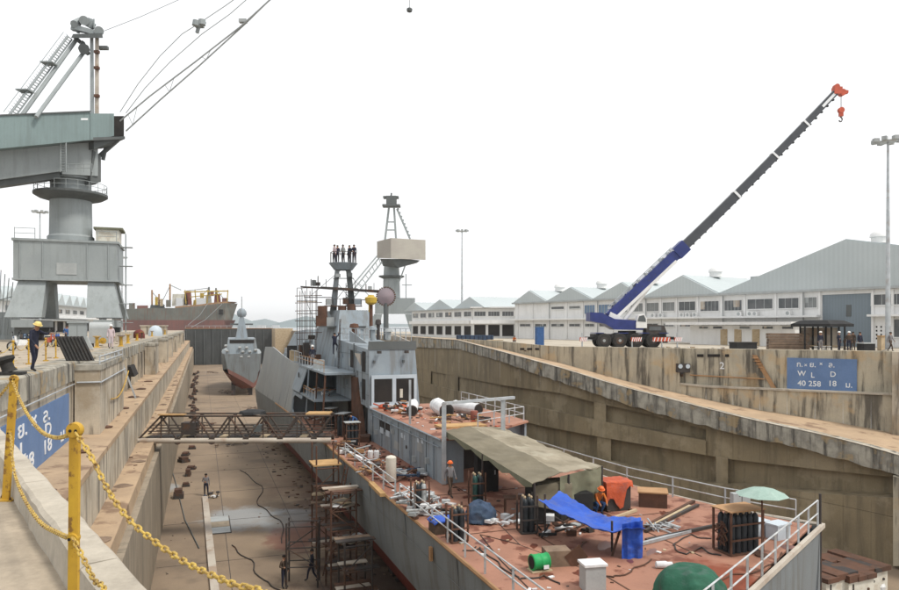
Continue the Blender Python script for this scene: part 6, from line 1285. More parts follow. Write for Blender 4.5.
# ================================================================== CARGO SHIP BEYOND THE GATE
CY2 = 300.0
CS = thing('cargo_ship', 'large weathered cargo ship with faded green and red hull afloat beyond the dock gate', 'ship', V(180, 326, CY2)*1); CS.location.z = -2.5; ROOTM[CS.name] = Matrix.Translation(CS.location)
def cs(px, py, dy=0): return V(px, py, CY2+dy)
def hullband(prof_t, prof_b, name, mt):
    k = MB(); fr = [cs(*p) for p in prof_t]; fb = [cs(*p) for p in prof_b]; bk = [p+Vector((-4 if i == len(fr)-1 else 0, 16, 0)) for i, p in enumerate(fr)]; bb_ = [p+Vector((-4 if i == len(fb)-1 else 0, 16, 0)) for i, p in enumerate(fb)]
    nose_t = fr[-1]+Vector((2.5, 8, 0)); nose_b = fb[-1]+Vector((1.0, 8, 0))
    k.grid([fr+[nose_t], fb+[nose_b]]); k.grid([bk+[nose_t], bb_+[nose_b]]); k.add([fr[0], bk[0], bb_[0], fb[0]], [(0, 1, 2, 3)])
    if name == 'hull_top': k.grid([fr+[nose_t], bk+[nose_t]])
    return part(name, k, mt, CS, True)
xs_ = [110, 128, 150, 175, 200, 215, 226]
hullband([(x, y) for x, y in zip(xs_, (309, 309, 308, 308, 306, 304, 303))], [(x, 320) for x in xs_[:-1]]+[(224, 320)], 'hull_top', 'cargo_grey')
hullband([(x, 320.05) for x in xs_[:-1]]+[(224, 320.05)], [(x, 333) for x in xs_[:-1]]+[(221, 333)], 'hull_bottom', 'cargo_red')
hullband([(x, y-1.6) for x, y in zip(xs_[3:], (308, 306, 304, 303))], [(x, y-.02) for x, y in zip(xs_[3:], (308, 306, 304, 303))], 'bulwark', 'rust_light')
for x0, x1, y0, y1, m_ in ((150, 165, 305, 308.2, 'crane_dark'), (172, 188, 294, 306, 'cream_paint'), (184, 192, 291, 305, 'hull_orange'), (193, 200, 300, 305, 'yellow_bright'), (205, 212, 296, 303.5, 'cream_paint'), (214, 221, 294, 303, 'hull_orange')):
    k = MB(); k.hexa([cs(x0, y1, 3), cs(x1, y1, 3), cs(x1, y1, 9), cs(x0, y1, 9), cs(x0+.6, y0, 3), cs(x1-1, y0, 3), cs(x1-1, y0, 9), cs(x0+.6, y0, 9)]); part('deck_structure', k, m_, CS, True)
k = MB(); k.beam(cs(184, 292, 2), cs(228, 291, 2), .5); k.beam(cs(190, 297, 2), cs(222, 294, 2), .35)
for px in (186, 196, 207, 218, 227): k.beam(cs(px, 304, 2), cs(px+(1 if px % 2 else -1), 290, 2), .35)
part('deck_gantry', k, 'yellow_bright', CS, True)
for px, a, b in ((152, 290, 306), (159, 294, 307), (170, 284, 306), (209, 287, 303), (216, 288, 303)): part('derrick_post', MB().tube(cs(px, b, 4), cs(px, a, 4), .35, n=6), 'rust_light' if px < 200 else 'crane_dark', CS, True)
part('derrick_arm', MB().beam(cs(170, 285, 4), cs(181, 290, 4), .35), 'frame_grey', CS, True)
for pts in ([(208, 303), (200, 315), (188, 325)], [(222, 304), (205, 320), (192, 327)]): part('mooring_line', MB().path([cs(x, y, -1-i) for i, (x, y) in enumerate(pts)], .12, 4), 'frame_grey', CS, True)
k = MB(); k.lathe(cs(178, 305, 4), [(.1, 0)]*2, 3) if False else None
part('anchor_pocket', MB().box(cs(221, 312, -.5), (1.6, .6, 2.2)), 'dark_void', CS, True)
# boats and far quay bits beyond the gate
for i, (px, w_, lab) in enumerate([(246, 5, 'pale low boat far beyond the gate, left of the small mast'), (262, 7, 'pale low boat far beyond the gate between the hills'), (276, 6, 'pale low boat at the right end of the distant water')]):
    k = MB(); p = V(px, 326, 520); k.prism([(p.x-w_, p.y-1), (p.x+w_, p.y-1), (p.x+w_+1.5, p.y), (p.x+w_, p.y+1), (p.x-w_, p.y+1)], -2.4, .3); k.bb(p.x-w_*.5, p.x+w_*.4, p.y-.8, p.y+.8, .303, 2.3)
    solo('far_boat', k, 'foam_white', lab, 'boat', 'boats far out', loc=V(px, 326, 520)-Vector((0, 0, 4)), world=True)
# ================================================================== RIGHT SIGN and wall details
ys = Yc(822)+wY(822)+.5; pL, pR = V(787, 375, Yc(787)+wY(787)+.42), V(857, 375, Yc(857)+wY(857)+.42); e_ = (pR-pL); Wd = Vector((e_.x, e_.y, 0)).length
Hs = 33*ys/F; ctr = (pL+pR)/2
t = sign('dimension_sign', 'blue painted dock dimension sign with white letters on the upper right quay wall', ctr, Vector((e_.x, e_.y, 0)), Wd, Hs, rowsfor(Wd, Hs, .82), 0)
RY = lambda x: Yc(x)+wY(x)+.5
def on_wall(x0, x1, y0, y1, nm, mt, o=.05, par=RWU, th=.04):
    return part(nm, MB().hexa([V(x0, y1, RY(x0)-o), V(x1, y1, RY(x1)-o), V(x1, y1, RY(x1)-o+th), V(x0, y1, RY(x0)-o+th), V(x0, y0, RY(x0)-o), V(x1, y0, RY(x1)-o), V(x1, y0, RY(x1)-o+th), V(x0, y0, RY(x0)-o+th)]), mt, par, True)
for x0, x1 in ((697, 703.5), (707.5, 720), (725, 729)): on_wall(x0, x1, 354.2, 357, 'weep_slot', 'dark_void')
for x0, x1 in ((520, 524), (527, 532), (535, 539)): on_wall(x0, x1, 348, 350, 'weep_slot', 'dark_void', o=-.0+.6)
for a_, px in (('2', 722),):
    me = textmesh('2', .75, .005); me.name = 'wall_number'; me.transform(Matrix.Rotation(math.pi/2, 4, 'X')); o = bpy.data.objects.new('wall_number', me); COL.objects.link(o)
    pp = V(722, 366, RY(722)-.07); o.parent = RWU; o.location = ROOTM[RWU.name].inverted() @ pp; o.rotation_euler = (0, 0, math.atan2(e_.y, e_.x))
k = MB(); k.tube(V(690, 375, RY(690)-.15), V(765, 379, RY(765)-.15), .05); part('wall_pipe', k, 'rust_light', RWU, True)
k = MB(); k.hexa([V(752, 355, RY(752)-.1), V(757, 355, RY(757)-.1), V(778, 391, RY(778)-.1), V(773, 391, RY(773)-.1), V(752, 355, RY(752)-.02), V(757, 355, RY(757)-.02), V(778, 391, RY(778)-.02), V(773, 391, RY(773)-.02)])
o = part('stair_stringer', k, 'rust_light', RWU, True)
for i in range(11): part('stair_tread', MB().beam(V(754+i*2, 358+i*3.1, RY(755)-.12), V(756+i*2, 358+i*3.1, RY(755)-.5), .35, .06), 'rust_light', o, True)
t = thing('wall_lights', 'small blue and white machine hung on the quay wall below the mobile crane', 'machine', V(683, 368, RY(683)-.4))
part('body', MB().box((0, 0, 0), (1.0, .5, .7)), 'steel_dark', t); part('bracket', MB().bb(-.08, .08, .2, .45, -.7, .3), 'steel_dark', t)
for x in (-.3, .3): part('lamp', MB().lathe((x, -.25, .15), [(.16, 0), (.18, .05)], 12, axis=(0, -1, 0)), 'ship_panel', t)
for i in range(3):
    on_wall(646+i*9-(8 if i == 0 else 0), 652+i*9-(6 if i == 0 else 0), 366.5, 374, 'wall_patch', 'concrete_coping', o=.03)
# ================================================================== PEOPLE
BONES = [('pelvis', 'spine'), ('spine', 'chest'), ('chest', 'neck'), ('neck', 'head'), ('head', 'top'), ('chest', 'shL'), ('shL', 'elL'), ('elL', 'wrL'), ('wrL', 'haL'), ('chest', 'shR'), ('shR', 'elR'), ('elR', 'wrR'), ('wrR', 'haR'),
         ('pelvis', 'hiL'), ('hiL', 'knL'), ('knL', 'anL'), ('anL', 'toL'), ('pelvis', 'hiR'), ('hiR', 'knR'), ('knR', 'anR'), ('anR', 'toR')]
BASE = dict(pelvis=(0, 0, .95), spine=(0, 0, 1.13), chest=(0, .01, 1.36), neck=(0, 0, 1.5), head=(0, -.015, 1.58), top=(0, -.01, 1.67), shL=(-.17, 0, 1.41), elL=(-.23, .02, 1.12), wrL=(-.24, -.05, .87), haL=(-.24, -.07, .77),
            shR=(.17, 0, 1.41), elR=(.23, .02, 1.12), wrR=(.24, -.05, .87), haR=(.24, -.07, .77), hiL=(-.09, 0, .88), knL=(-.1, -.02, .48), anL=(-.1, .02, .09), toL=(-.11, -.15, .04), hiR=(.09, 0, .88), knR=(.1, -.02, .48), anR=(.1, .02, .09), toR=(.11, -.15, .04))
RAD = dict(pelvis=(.15, .11), spine=(.14, .1), chest=(.16, .11), neck=(.055, .055), head=(.085, .1), top=(.075, .09), shL=(.065, .065), shR=(.065, .065), elL=(.047, .047), elR=(.047, .047), wrL=(.035, .035), wrR=(.035, .035), haL=(.04, .03), haR=(.04, .03),
           hiL=(.09, .095), hiR=(.09, .095), knL=(.065, .065), knR=(.065, .065), anL=(.045, .045), anR=(.045, .045), toL=(.04, .035), toR=(.04, .035))
PCACHE = {}
def body_mesh(key, pose, fingers=False):
    if key in PCACHE: return PCACHE[key]
    J = dict(BASE); J.update(pose); names = list(J); vs = [J[n] for n in names]; es = [(names.index(a), names.index(b)) for a, b in BONES]; rad = [RAD[n] for n in names]
    if fingers:
        for sd in 'LR':
            w_, h_ = Vector(J['wr'+sd]), Vector(J['ha'+sd]); d = (h_-w_).normalized(); side = d.cross(Vector((0, 1, .2))).normalized()
            for q, ln in ((-1.5, .045), (-.5, .058), (.5, .06), (1.5, .05)):
                b = h_+side*q*.019; vs += [b+d*.02, b+d*(.02+ln)+Vector((0, -.015, 0))]; es += [(names.index('ha'+sd), len(vs)-2), (len(vs)-2, len(vs)-1)]; rad += [(.01, .01), (.008, .008)]
            vs += [w_.lerp(h_, .6)-side*.045+Vector((0, -.02, 0))]; es += [(names.index('ha'+sd), len(vs)-1)]; rad += [(.011, .011)]
    me = bpy.data.meshes.new('body'); me.from_pydata([tuple(v) for v in vs], es, []); o = bpy.data.objects.new('tmp', me); COL.objects.link(o)
    sk = o.modifiers.new('s', 'SKIN'); 
    for i, v in enumerate(me.skin_vertices[0].data): v.radius = rad[i]; v.use_root = (i == 0)
    sb = o.modifiers.new('ss', 'SUBSURF'); sb.levels = 1; sb.render_levels = 1
    dg = bpy.context.evaluated_depsgraph_get(); m2 = bpy.data.meshes.new_from_object(o.evaluated_get(dg)); bpy.data.objects.remove(o)
    m2.name = 'person_body'; m2.materials.clear()
    for _ in range(4): m2.materials.append(MATS['skin'])
    segs = [(Vector(J[a]), Vector(J[b]), a, b) for a, b in BONES]
    for p in m2.polygons:
        c = p.center; best = None
        for a, b, na, nb in segs:
            ab = b-a; f = max(0, min(1, (c-a).dot(ab)/ab.length_squared)); dd = (c-(a+ab*f)).length
            if best is None or dd < best[0]: best = (dd, na, nb, f)
        _, na, nb, f = best
        if nb in ('head', 'top') or nb in ('haL', 'haR') or (nb == 'neck' and f > .6): mi = 0
        elif na.startswith('an') : mi = 3
        elif na[:2] in ('hi', 'kn') or nb[:2] == 'hi' or (nb == 'spine' and f < .25): mi = 2
        else: mi = 1
        p.material_index = mi; p.use_smooth = True
    PCACHE[key] = (m2, J); return PCACHE[key]
POSES = {
 'stand': {}, 'stand2': dict(elL=(-.26, .05, 1.14), wrL=(-.12, -.12, 1.1), haL=(-.05, -.16, 1.1), knR=(.13, -.02, .48), anR=(.15, .02, .09), toR=(.18, -.13, .04)),
 'walk': dict(knL=(-.1, -.18, .52), anL=(-.1, -.24, .1), toL=(-.1, -.4, .05), knR=(.1, .06, .48), anR=(.1, .3, .12), toR=(.1, .18, .04), elL=(-.23, .12, 1.13), wrL=(-.22, .12, .88), haL=(-.22, .1, .79), elR=(.23, -.06, 1.13), wrR=(.22, -.2, .93), haR=(.22, -.26, .86)),
 'worker': dict(chest=(0, -.05, 1.35), neck=(0, -.1, 1.48), head=(0, -.15, 1.555), top=(0, -.16, 1.64), shL=(-.17, -.05, 1.4), shR=(.17, -.05, 1.4), elR=(.24, -.27, 1.3), wrR=(.2, -.5, 1.32), haR=(.19, -.6, 1.33), elL=(-.24, -.1, 1.12), wrL=(-.2, -.26, .93), haL=(-.19, -.32, .86), knL=(-.12, -.12, .5), anL=(-.12, -.06, .09), toL=(-.13, -.22, .04), knR=(.12, .06, .48), anR=(.12, .24, .09), toR=(.13, .08, .04)),
 'bend': dict(spine=(0, -.1, 1.1), chest=(0, -.3, 1.2), neck=(0, -.42, 1.24), head=(0, -.5, 1.27), top=(0, -.59, 1.28), shL=(-.17, -.33, 1.2), shR=(.17, -.33, 1.2), elL=(-.2, -.42, .95), wrL=(-.16, -.5, .74), haL=(-.15, -.53, .65), elR=(.2, -.42, .95), wrR=(.16, -.5, .74), haR=(.15, -.53, .65), knL=(-.12, -.1, .5), knR=(.12, -.1, .5)),
 'crouch': dict(pelvis=(0, .1, .45), spine=(0, .02, .62), chest=(0, -.12, .82), neck=(0, -.2, .93), head=(0, -.24, 1.0), top=(0, -.26, 1.08), shL=(-.17, -.14, .84), shR=(.17, -.14, .84), elL=(-.2, -.3, .64), wrL=(-.15, -.45, .5), haL=(-.14, -.5, .43), elR=(.2, -.3, .64), wrR=(.15, -.45, .5), haR=(.14, -.5, .43), hiL=(-.1, .08, .42), hiR=(.1, .08, .42), knL=(-.15, -.28, .5), knR=(.15, -.28, .5), anL=(-.12, -.04, .09), anR=(.12, -.04, .09), toL=(-.13, -.2, .04), toR=(.13, -.2, .04)),
 'climb': dict(elL=(-.25, -.2, 1.5), wrL=(-.2, -.3, 1.7), haL=(-.2, -.32, 1.78), elR=(.25, -.2, 1.3), wrR=(.2, -.33, 1.4), haR=(.2, -.36, 1.48), knL=(-.13, -.3, .7), anL=(-.12, -.18, .35), toL=(-.12, -.32, .32)),
}
def person(label, p, rz, pose, shirt, pants, helmet=None, h=1.0, fingers=False, group=None, shoes='black', vest=None):
    me, J = body_mesh(pose+('f' if fingers else ''), POSES[pose], fingers)
    t = thing('person', label, 'person', p, rz, group); t.scale = (h, h, h)
    o = bpy.data.objects.new('body', me); COL.objects.link(o); o.parent = t
    for i, m_ in enumerate(('skin', shirt, pants, shoes)): o.material_slots[i].link = 'OBJECT'; o.material_slots[i].material = MATS[m_]
    hd = Vector(J['head']).lerp(Vector(J['top']), .65); up = (Vector(J['top'])-Vector(J['neck'])).normalized()
    if helmet:
        part('helmet', MB().lathe(hd+up*.015, [(.15, -.005), (.155, .01), (.122, .015), (.118, .06), (.085, .11), (.02, .13)], 14, axis=up), helmet, t, smooth=True)
    else: part('hair', MB().lathe(hd-up*.01+Vector((0, .012, 0)), [(.098, -.02), (.104, .03), (.08, .08), (.02, .1)], 12, axis=up), 'hair', t, smooth=True)
    k = MB(); f = Vector(J['head']).lerp(Vector(J['top']), .3)
    k.box(f+Vector((0, -.1, 0)), (.025, .03, .04)); part('nose', k, 'skin', t)
    for x in (-.034, .034): part('eye', MB().box(f+Vector((x, -.088, .03)), (.022, .012, .012)), 'black', t)
    part('mouth', MB().box(f+Vector((0, -.09, -.045)), (.045, .012, .01)), 'rust', t)
    for x in (-.095, .095): part('ear', MB().box(f+Vector((x, .0, .01)), (.018, .035, .05)), 'skin', t)
    return t
wp = G(34, 371, 0); wp = V(34, 371.3, 25.6); wp.z = 0
person('worker in dark navy clothes and pale yellow helmet reaching along the left quay edge', wp, math.radians(75), 'worker', 'cloth_navy', 'cloth_navy', 'helmet_yellow', 1.04, True)
def fl(px, py, z, h=0): return G(px, py, z)
person('person in pale pink clothes and white cap near the crane leg', G(111, 348.5, 0), .3, 'stand', 'cloth_pale', 'cloth_pale', 'helmet_white', 1.0)
q = G(206, 496, FLOOR); person('worker in grey top standing at the end of the long floor plank', q, .4, 'stand2', 'cloth_grey', 'cloth_navy', None, 1.05)
person('worker in dark brown standing left of the small floor scaffold', G(284, 588, FLOOR), 1.0, 'stand2', 'cloth_brown', 'cloth_navy', None)
person('worker in dark clothes striding right of the small floor scaffold', G(312, 581, FLOOR), -1.2, 'walk', 'cloth_navy', 'cloth_navy', None)
person('worker with orange red helmet and grey shirt standing at the awning corner', G(450, 497, DZ+.005), .6, 'walk', 'cloth_grey', 'cloth_brown', 'helmet_orange', .92)
person('worker in orange helmet and orange shirt sitting behind the blue tarpaulin', G(598, 514, DZ+.005), .3, 'crouch', 'cloth_orange', 'cloth_blue', 'helmet_orange')
person('worker in dark blue bending over rods on the side deck below the tower', V(357, 447, 47)-Vector((0, 0, .0)), -1.0, 'bend', 'cloth_blue', 'cloth_navy', None, 1.0).location.z = DZ+.4
k = MB(); k.bb(-.8, .9, -.7, .5, 0, .38); solo('work_platform', k, 'rust', 'low rusty work platform under the bending blue worker', 'platform', loc=Vector((V(357, 447, 47).x, 47, DZ+.006)))
person('worker in white helmet standing on the upper gallery of the ship', S(59, 9.8, -1.70), .2, 'stand', 'cloth_navy', 'cloth_grey', 'helmet_white', 1.0)
person('worker in black clothes climbing beside the mast house', V(328+1, 345, 52), 3.0, 'climb', 'cloth_navy', 'cloth_navy', None, 1.0).location = S(55.2, 10.9, -.6)
k = MB()
for s_ in (-.2, .2): k.tube(S(55.2+s_, 11.2, -1.7), S(55.2+s_, 11.35, 2.2), .03, n=5)
for i in range(13): k.tube(S(55.0, 11.2+.15*i/13, -1.6+i*.3), S(55.4, 11.2+.15*i/13, -1.6+i*.3), .02, n=4)
solo('side_ladder', k, 'steel_dark', 'thin ladder on the ship side beneath the climbing worker in black', 'ladder', loc=S(55.2, 11.2, -1.7), world=True)
for i, (px, dy, sh, lab) in enumerate([(334.5, 0, 'cloth_pale', 'leftmost person on the mast platform, in pale clothes'), (337.5, .5, 'cloth_navy', 'tall dark person second from the left on the mast platform'), (343, .2, 'frame_grey', 'person in grey in the middle of the mast platform'), (349.5, .5, 'cloth_navy', 'dark dressed person right of centre on the mast platform'), (354, .1, 'cloth_navy', 'rightmost dark person on the mast platform')]):
    p = V(px, 264, MYm+dy); p.z = c_plat_z if False else V(343.3, 269, MYm).z+.52
    person(lab, p, R.uniform(-1, 1), 'stand' if i % 2 else 'stand2', sh, 'cloth_navy', None, .95, group='people on the mast platform')
for i, (px, Y, ps, sh, pt, hm, rz, lab) in enumerate([(820.5, 68.5, 'stand', 'cloth_navy', 'cloth_grey', 'helmet_white', 0, 'person in navy top and white helmet in front of the dark porch'), (839, 68.0, 'stand2', 'cloth_navy', 'cloth_navy', 'helmet_white', .6, 'dark dressed person with white helmet at the left of the right hand group'), (844, 69.5, 'bend', 'cloth_brown', 'cloth_brown', None, 1.2, 'bending person in brown within the group by the quay edge'), (849, 67.8, 'stand', 'cloth_brown', 'cloth_navy', 'helmet_white', -.5, 'person in brown shirt and white cap in the middle of the group'), (853, 69, 'stand2', 'cloth_brown', 'cloth_brown', None, -1, 'bareheaded person in brown right of the white capped one'), (860, 67.6, 'stand', 'cloth_navy', 'cloth_navy', None, .2, 'slim person in all navy standing alone at the right of the group'), (890.5, 66.8, 'walk', 'cloth_grey', 'cloth_brown', None, .5, 'person in grey brown standing legs apart by the tall mast at the right edge')]):
    person(lab, pnt(px, Y), rz, ps, sh, pt, hm, 1.1)
person('person sitting by the quay left of the mobile crane in reddish shirt', pnt(514, 96), .2, 'crouch', 'cloth_orange', 'cloth_navy', None)
# ================================================================== LEFT QUAY FURNITURE
t = thing('mooring_bollard', 'black tilted iron mooring bollard on the quay edge left of the worker', 'bollard', G(9.5, 375, 0), .3)
part('bollard_base', MB().bb(-.45, .45, -.3, .3, 0, .1), 'rubber', t); part('bollard_head', MB().lathe((0, 0, .1), [(.26, 0), (.2, .12), (.2, .3), (.32, .42), (.3, .52), (.1, .56)], 16, axis=(-.35, 0, 1)), 'rubber', t, smooth=True)
t = thing('electrical_cabinet', 'pale green grey electrical cabinet with flat cap on the left quay', 'cabinet', G(78, 349, 0), .35)
part('body', MB().bb(-.55, .55, -.4, .4, .0, 1.85), 'crane_grey', t); part('cap', MB().bb(-.65, .65, -.5, .5, 1.853, 1.97), 'crane_grey', t); part('side_foot', MB().slab([(.55, -.3, 0), (1.0, -.3, 0), (.6, -.3, .9), (.552, -.3, .9)], (0, .5, 0)), 'frame_grey', t); part('door_seam', MB().bb(-.01, .01, -.405, -.401, .1, 1.7), 'steel_dark', t)
t = thing('valve_box', 'grey machine box with rounded top right of the pale cabinet', 'machine', G(101, 347, 0), .35)
part('body', MB().bb(-.8, .8, -.5, .5, .3, 1.5), 'frame_grey', t); part('round_top', MB().lathe((-.8, 0, 1.5), [(.45, 0), (.45, 1.6)], 18, axis=(1, 0, 0)), 'frame_grey', t, smooth=True)
for x in (-.6, .6): part('leg', MB().bb(x-.06, x+.06, -.4, .4, 0, .3), 'steel_dark', t)
part('yellow_valve', MB().lathe((.2, -.6, .5), [(.25, 0), (.25, .06), (.08, .07), (.08, .12)], 12, axis=(0, -1, 0)), 'yellow_paint', t)
t = thing('leaning_grating', 'dark ribbed steel panel leaning on the quay edge beside the buttress', 'panel', G(80, 361, 0), .45)
for i in range(8): part('rib', MB().beam((-.5+i*.15, 0, .02), (-1.0+i*.15, .55, 1.15), .1, .05), 'rubber', t)
part('back_sheet', MB().hexa([(-.57, .05, .0), (.62, .05, 0), (.62, .08, 0), (-.57, .08, 0), (-1.07, .6, 1.15), (.12, .6, 1.15), (.12, .63, 1.15), (-1.07, .63, 1.15)]), 'steel_dark', t)
# stanchions with chain along the left quay edge
prev = None
for i, u in enumerate((25.5, 28.5, 31.5, 34.6, 37.6, 40.6)):
    pp = UV(u, -6.9-(i % 2)*.1, 0); t = thing('chain_post', ['yellow chain post left of the mooring bollard', 'yellow chain post directly beside the worker', 'yellow chain post just behind the worker', 'yellow chain post between worker and grating', 'yellow chain post by the leaning grating', 'yellow chain post at the pale cabinet'][i], 'post', pp, 0, 'yellow chain posts along the left quay edge')
    part('tube', MB().tube((0, 0, .05), (0, 0, 1.02), .035), 'yellow_paint', t); part('foot', MB().lathe((0, 0, 0), [(.12, 0), (.12, .05)], 12), 'yellow_paint', t); part('eye', MB().lathe((0, 0, 1.02), [(.05, 0), (.06, .04), (.03, .08)], 10), 'yellow_paint', t)
    if prev is not None:
        k = MB(); k.path([prev.lerp(pp, j/8)+Vector((0, 0, 1.0-.35*math.sin(math.pi*j/8))) for j in range(9)], .018, 4); solo('slack_chain', k, 'chain_yellow', ['thin slack chain ending at the post beside the worker', 'thin slack chain right in front of the worker', 'thin slack chain behind the worker towards the grating', 'thin slack chain above the leaning grating', 'thin slack chain next to the pale cabinet'][i-1], 'chain', loc=prev, world=True)
    prev = pp
# yellow valves and wheels farther along the edge
for i, (px, py, lab) in enumerate([(97, 345, 'yellow handwheel valve left of the pink dressed person'), (121, 344, 'dark and yellow valve beside the crane leg foot'), (128, 341, 'yellow valve stand on the quay right of the crane leg'), (137, 338, 'small yellow winch farther along the quay'), (142, 336, 'low brown cleat past the crane'), (152, 334, 'yellow valve close to the dome shaped tank'), (165, 332, 'last yellow valve in the row near the far end')]):
    t = thing('valve_stand', lab, 'valve', G(px, py+2.5, 0), i, 'valves and winches along the left quay edge'); part('pedestal', MB().lathe((0, 0, 0), [(.3, 0), (.14, .1), (.12, .7), (.2, .8)], 10), 'yellow_paint' if i != 4 else 'rust', t)
    k = MB(); k.path([(.28*math.cos(a), .28*math.sin(a), .85) for a in [2*math.pi*j/12 for j in range(13)]], .03, 5); k.tube((-.28, 0, .85), (.28, 0, .85), .02, n=4); part('handwheel', k, 'yellow_paint' if i % 2 == 0 else 'rust', t)
for i, (px, py, r, m_, lab) in enumerate([(139, 336, .75, 'hull_red', 'small dark red dome on the quay beyond the crane'), (155.5, 334, 1.1, 'ship_panel', 'pale blue dome shaped tank on the quay near the gate')]):
    k = MB(); k.lathe((0, 0, 0), [(r, 0), (r, r*.6), (r*.8, r*1.2), (r*.4, r*1.5), (.02, r*1.6)], 16); solo('dome_tank', k, m_, lab, 'tank', loc=G(px, py+2, 0), smooth=True)
t = thing('pump_house', 'small pale concrete hut at the far end of the left quay', 'hut', UV(150, -8, 0), DOCKROT); part('wall', MB().bb(-3, 1.5, -2, 4, 0, 1.6), 'concrete_pale', t); part('roof', MB().bb(-3.2, 1.7, -2.2, 4.2, 1.603, 1.8), 'concrete_top', t); part('opening', MB().bb(-.8, .1, -2.03, -2.003, .7, 1.3), 'dark_void', t)
t = thing('low_parapet', 'long low pale concrete parapet on the quay right of the large crane', 'wall', UV(100, -9, 0), DOCKROT)
for i in range(6): part('parapet_block', MB().bb(-.25, .25, -15+i*5+.02, -10+i*5-.02, 0, .9), 'concrete_top', t)
# motorbikes and people by them
def motorbike(label, p, rz, mt):
    t = thing('motorbike', label, 'motorbike', p, rz, 'motorbikes parked under the left crane')
    for y in (-.62, .62):
        k = MB(); k.path([(0, y+.28*math.cos(a), .3+.28*math.sin(a)) for a in [2*math.pi*j/16 for j in range(17)]], .05, 6); w_ = part('wheel', k, 'rubber', t); part('rim', MB().lathe((-.02, y, .3), [(.2, 0), (.2, .04)], 12, axis=(1, 0, 0)), 'frame_grey', w_)
    k = MB(); k.hexa([(-.12, -.3, .35), (.12, -.3, .35), (.12, .45, .35), (-.12, .45, .35), (-.1, -.15, .75), (.1, -.15, .75), (.12, .75, .72), (-.12, .75, .72)]); part('body', k, mt, t)
    part('saddle', MB().hexa([(-.13, 0, .76), (.13, 0, .76), (.12, .7, .74), (-.12, .7, .74), (-.1, 0, .84), (.1, 0, .84), (.1, .7, .84), (-.1, .7, .84)]), 'black', t)
    part('fork', MB().tube((0, -.62, .3), (0, -.38, .98), .035), 'galvanised', t); part('handlebar', MB().tube((-.33, -.36, 1.0), (.33, -.36, 1.0), .02), 'black', t); part('fairing', MB().hexa([(-.17, -.46, .55), (.17, -.46, .55), (.12, -.3, .5), (-.12, -.3, .5), (-.14, -.5, .95), (.14, -.5, .95), (.1, -.34, 1.0), (-.1, -.34, 1.0)]), mt, t)
    part('headlight', MB().lathe((0, -.47, .9), [(.07, 0), (.08, .03)], 10, axis=(0, -1, 0)), 'glass_blue', t)
    for x in (-.3, .3): part('mirror', MB().tube((x, -.36, 1.0), (x*1.2, -.34, 1.2), .015).box((x*1.25, -.34, 1.23), (.12, .02, .08)), 'black', t)
motorbike('white and black motorbike at the left, nearest of the parked ones', G(21, 350.5, 0), -.5, 'foam_white')
for i, (px, py, m_, rz, lab) in enumerate([(27, 345, 'tarp_navy', .2, 'dark motorbike right behind the white one'), (50, 347, 'hook_red', .9, 'reddish motorbike behind the worker'), (57, 345, 'tarp_blue', .6, 'blue motorbike behind the worker'), (64, 347, 'steel_dark', 1.1, 'dark motorbike left of the pale cabinet'), (46, 343, 'frame_grey', .5, 'grey motorbike farther back under the crane')]): motorbike(lab, G(px, py, 0), rz, m_)
person('person in blue standing among the motorbikes', G(59, 347, 0)+Vector((.3, .6, 0)), .4, 'stand2', 'cloth_blue', 'cloth_navy', None, 1.0)
for i, (x0, x1, y0, Y, m_, lab) in enumerate([(-30, 5, 312, 85, 'crane_grey', 'grey steel crane bogie frame at the left picture edge'), (2, 8, 325, 90, 'frame_grey', 'small grey machine cabinet at the left edge')]):
    a = V(x0, 326, Y); b = V(x1, 326, Y); k = MB(); k.bb(a.x, b.x, Y, Y+3, 0, V(0, y0, Y).z)
    t = thing('crane_bogie', lab, 'bogie', (b.x, Y, 0)); part('main_frame', k, m_, t, True); part('dark_opening', MB().bb(b.x-1.6, b.x-.6, Y-.02, Y-.002, .5, 2.4), 'dark_void', t, True)
# lattice pole stack at left edge
k = MB()
for j in range(5):
    k.tube(V(-2+j*3, 335, 78), V(1+j*4, 270+j*4, 78), .05, n=4)
k.tube(V(0, 300, 78), V(14, 296, 78), .05, n=4); k.tube(V(0, 318, 78), V(14, 316, 78), .05, n=4)
solo('pole_frame', k, 'crane_grey', 'thin pale poles and ladders leaning at the far left picture edge', 'poles', loc=V(4, 333, 78), world=True)
# ================================================================== RIGHT QUAY SMALL THINGS
def smallbox(label, cat, px, Y, w_, d_, h_, mt, name, lid=None):
    t = thing(name, label, cat, pnt(px, Y), .2); part('body', MB().bb(-w_/2, w_/2, -d_/2, d_/2, 0, h_), mt, t)
    if lid: part('lid', MB().bb(-w_/2-.05, w_/2+.05, -d_/2-.05, d_/2+.05, h_+.003, h_+.1), lid, t)
    return t
t = thing('blue_container', 'long low dark blue container on the quay below the workshop', 'container', V(475, 345, 92)*1, -.1); t.location.z = -.55
part('body', MB().bb(-2.4, 2.4, -.6, .6, 0, 1.0), 'tarp_navy', t)
for i in range(9): part('rib', MB().bb(-2.3+i*.55, -2.2+i*.55, -.64, -.603, .05, .95), 'cloth_navy', t)
smallbox('small blue upright water tank on the quay left of the mobile crane', 'tank', 539.5, 88, .9, .9, 2.3, 'cloth_blue', 'blue_tank', 'glass_blue')
smallbox('black toolbox shaped machine on the quay edge left of the timber stack', 'machine', 743, 64, 2.0, 1.2, .9, 'black', 'black_machine', 'rubber')
smallbox('black bin among the group of people', 'bin', 866, 66, 1.2, .9, .8, 'black', 'black_bin', 'frame_grey')
smallbox('pale sack pile beside the blue container', 'sacks', 495, 90, 1.8, 1.0, .6, 'foam_white', 'sack_pile', 'plank')
smallbox('tan wooden board box next to the tall mast at the right', 'box', 884, 70, 1.1, .5, 1.4, 'plank', 'tan_box', 'plank_orange')
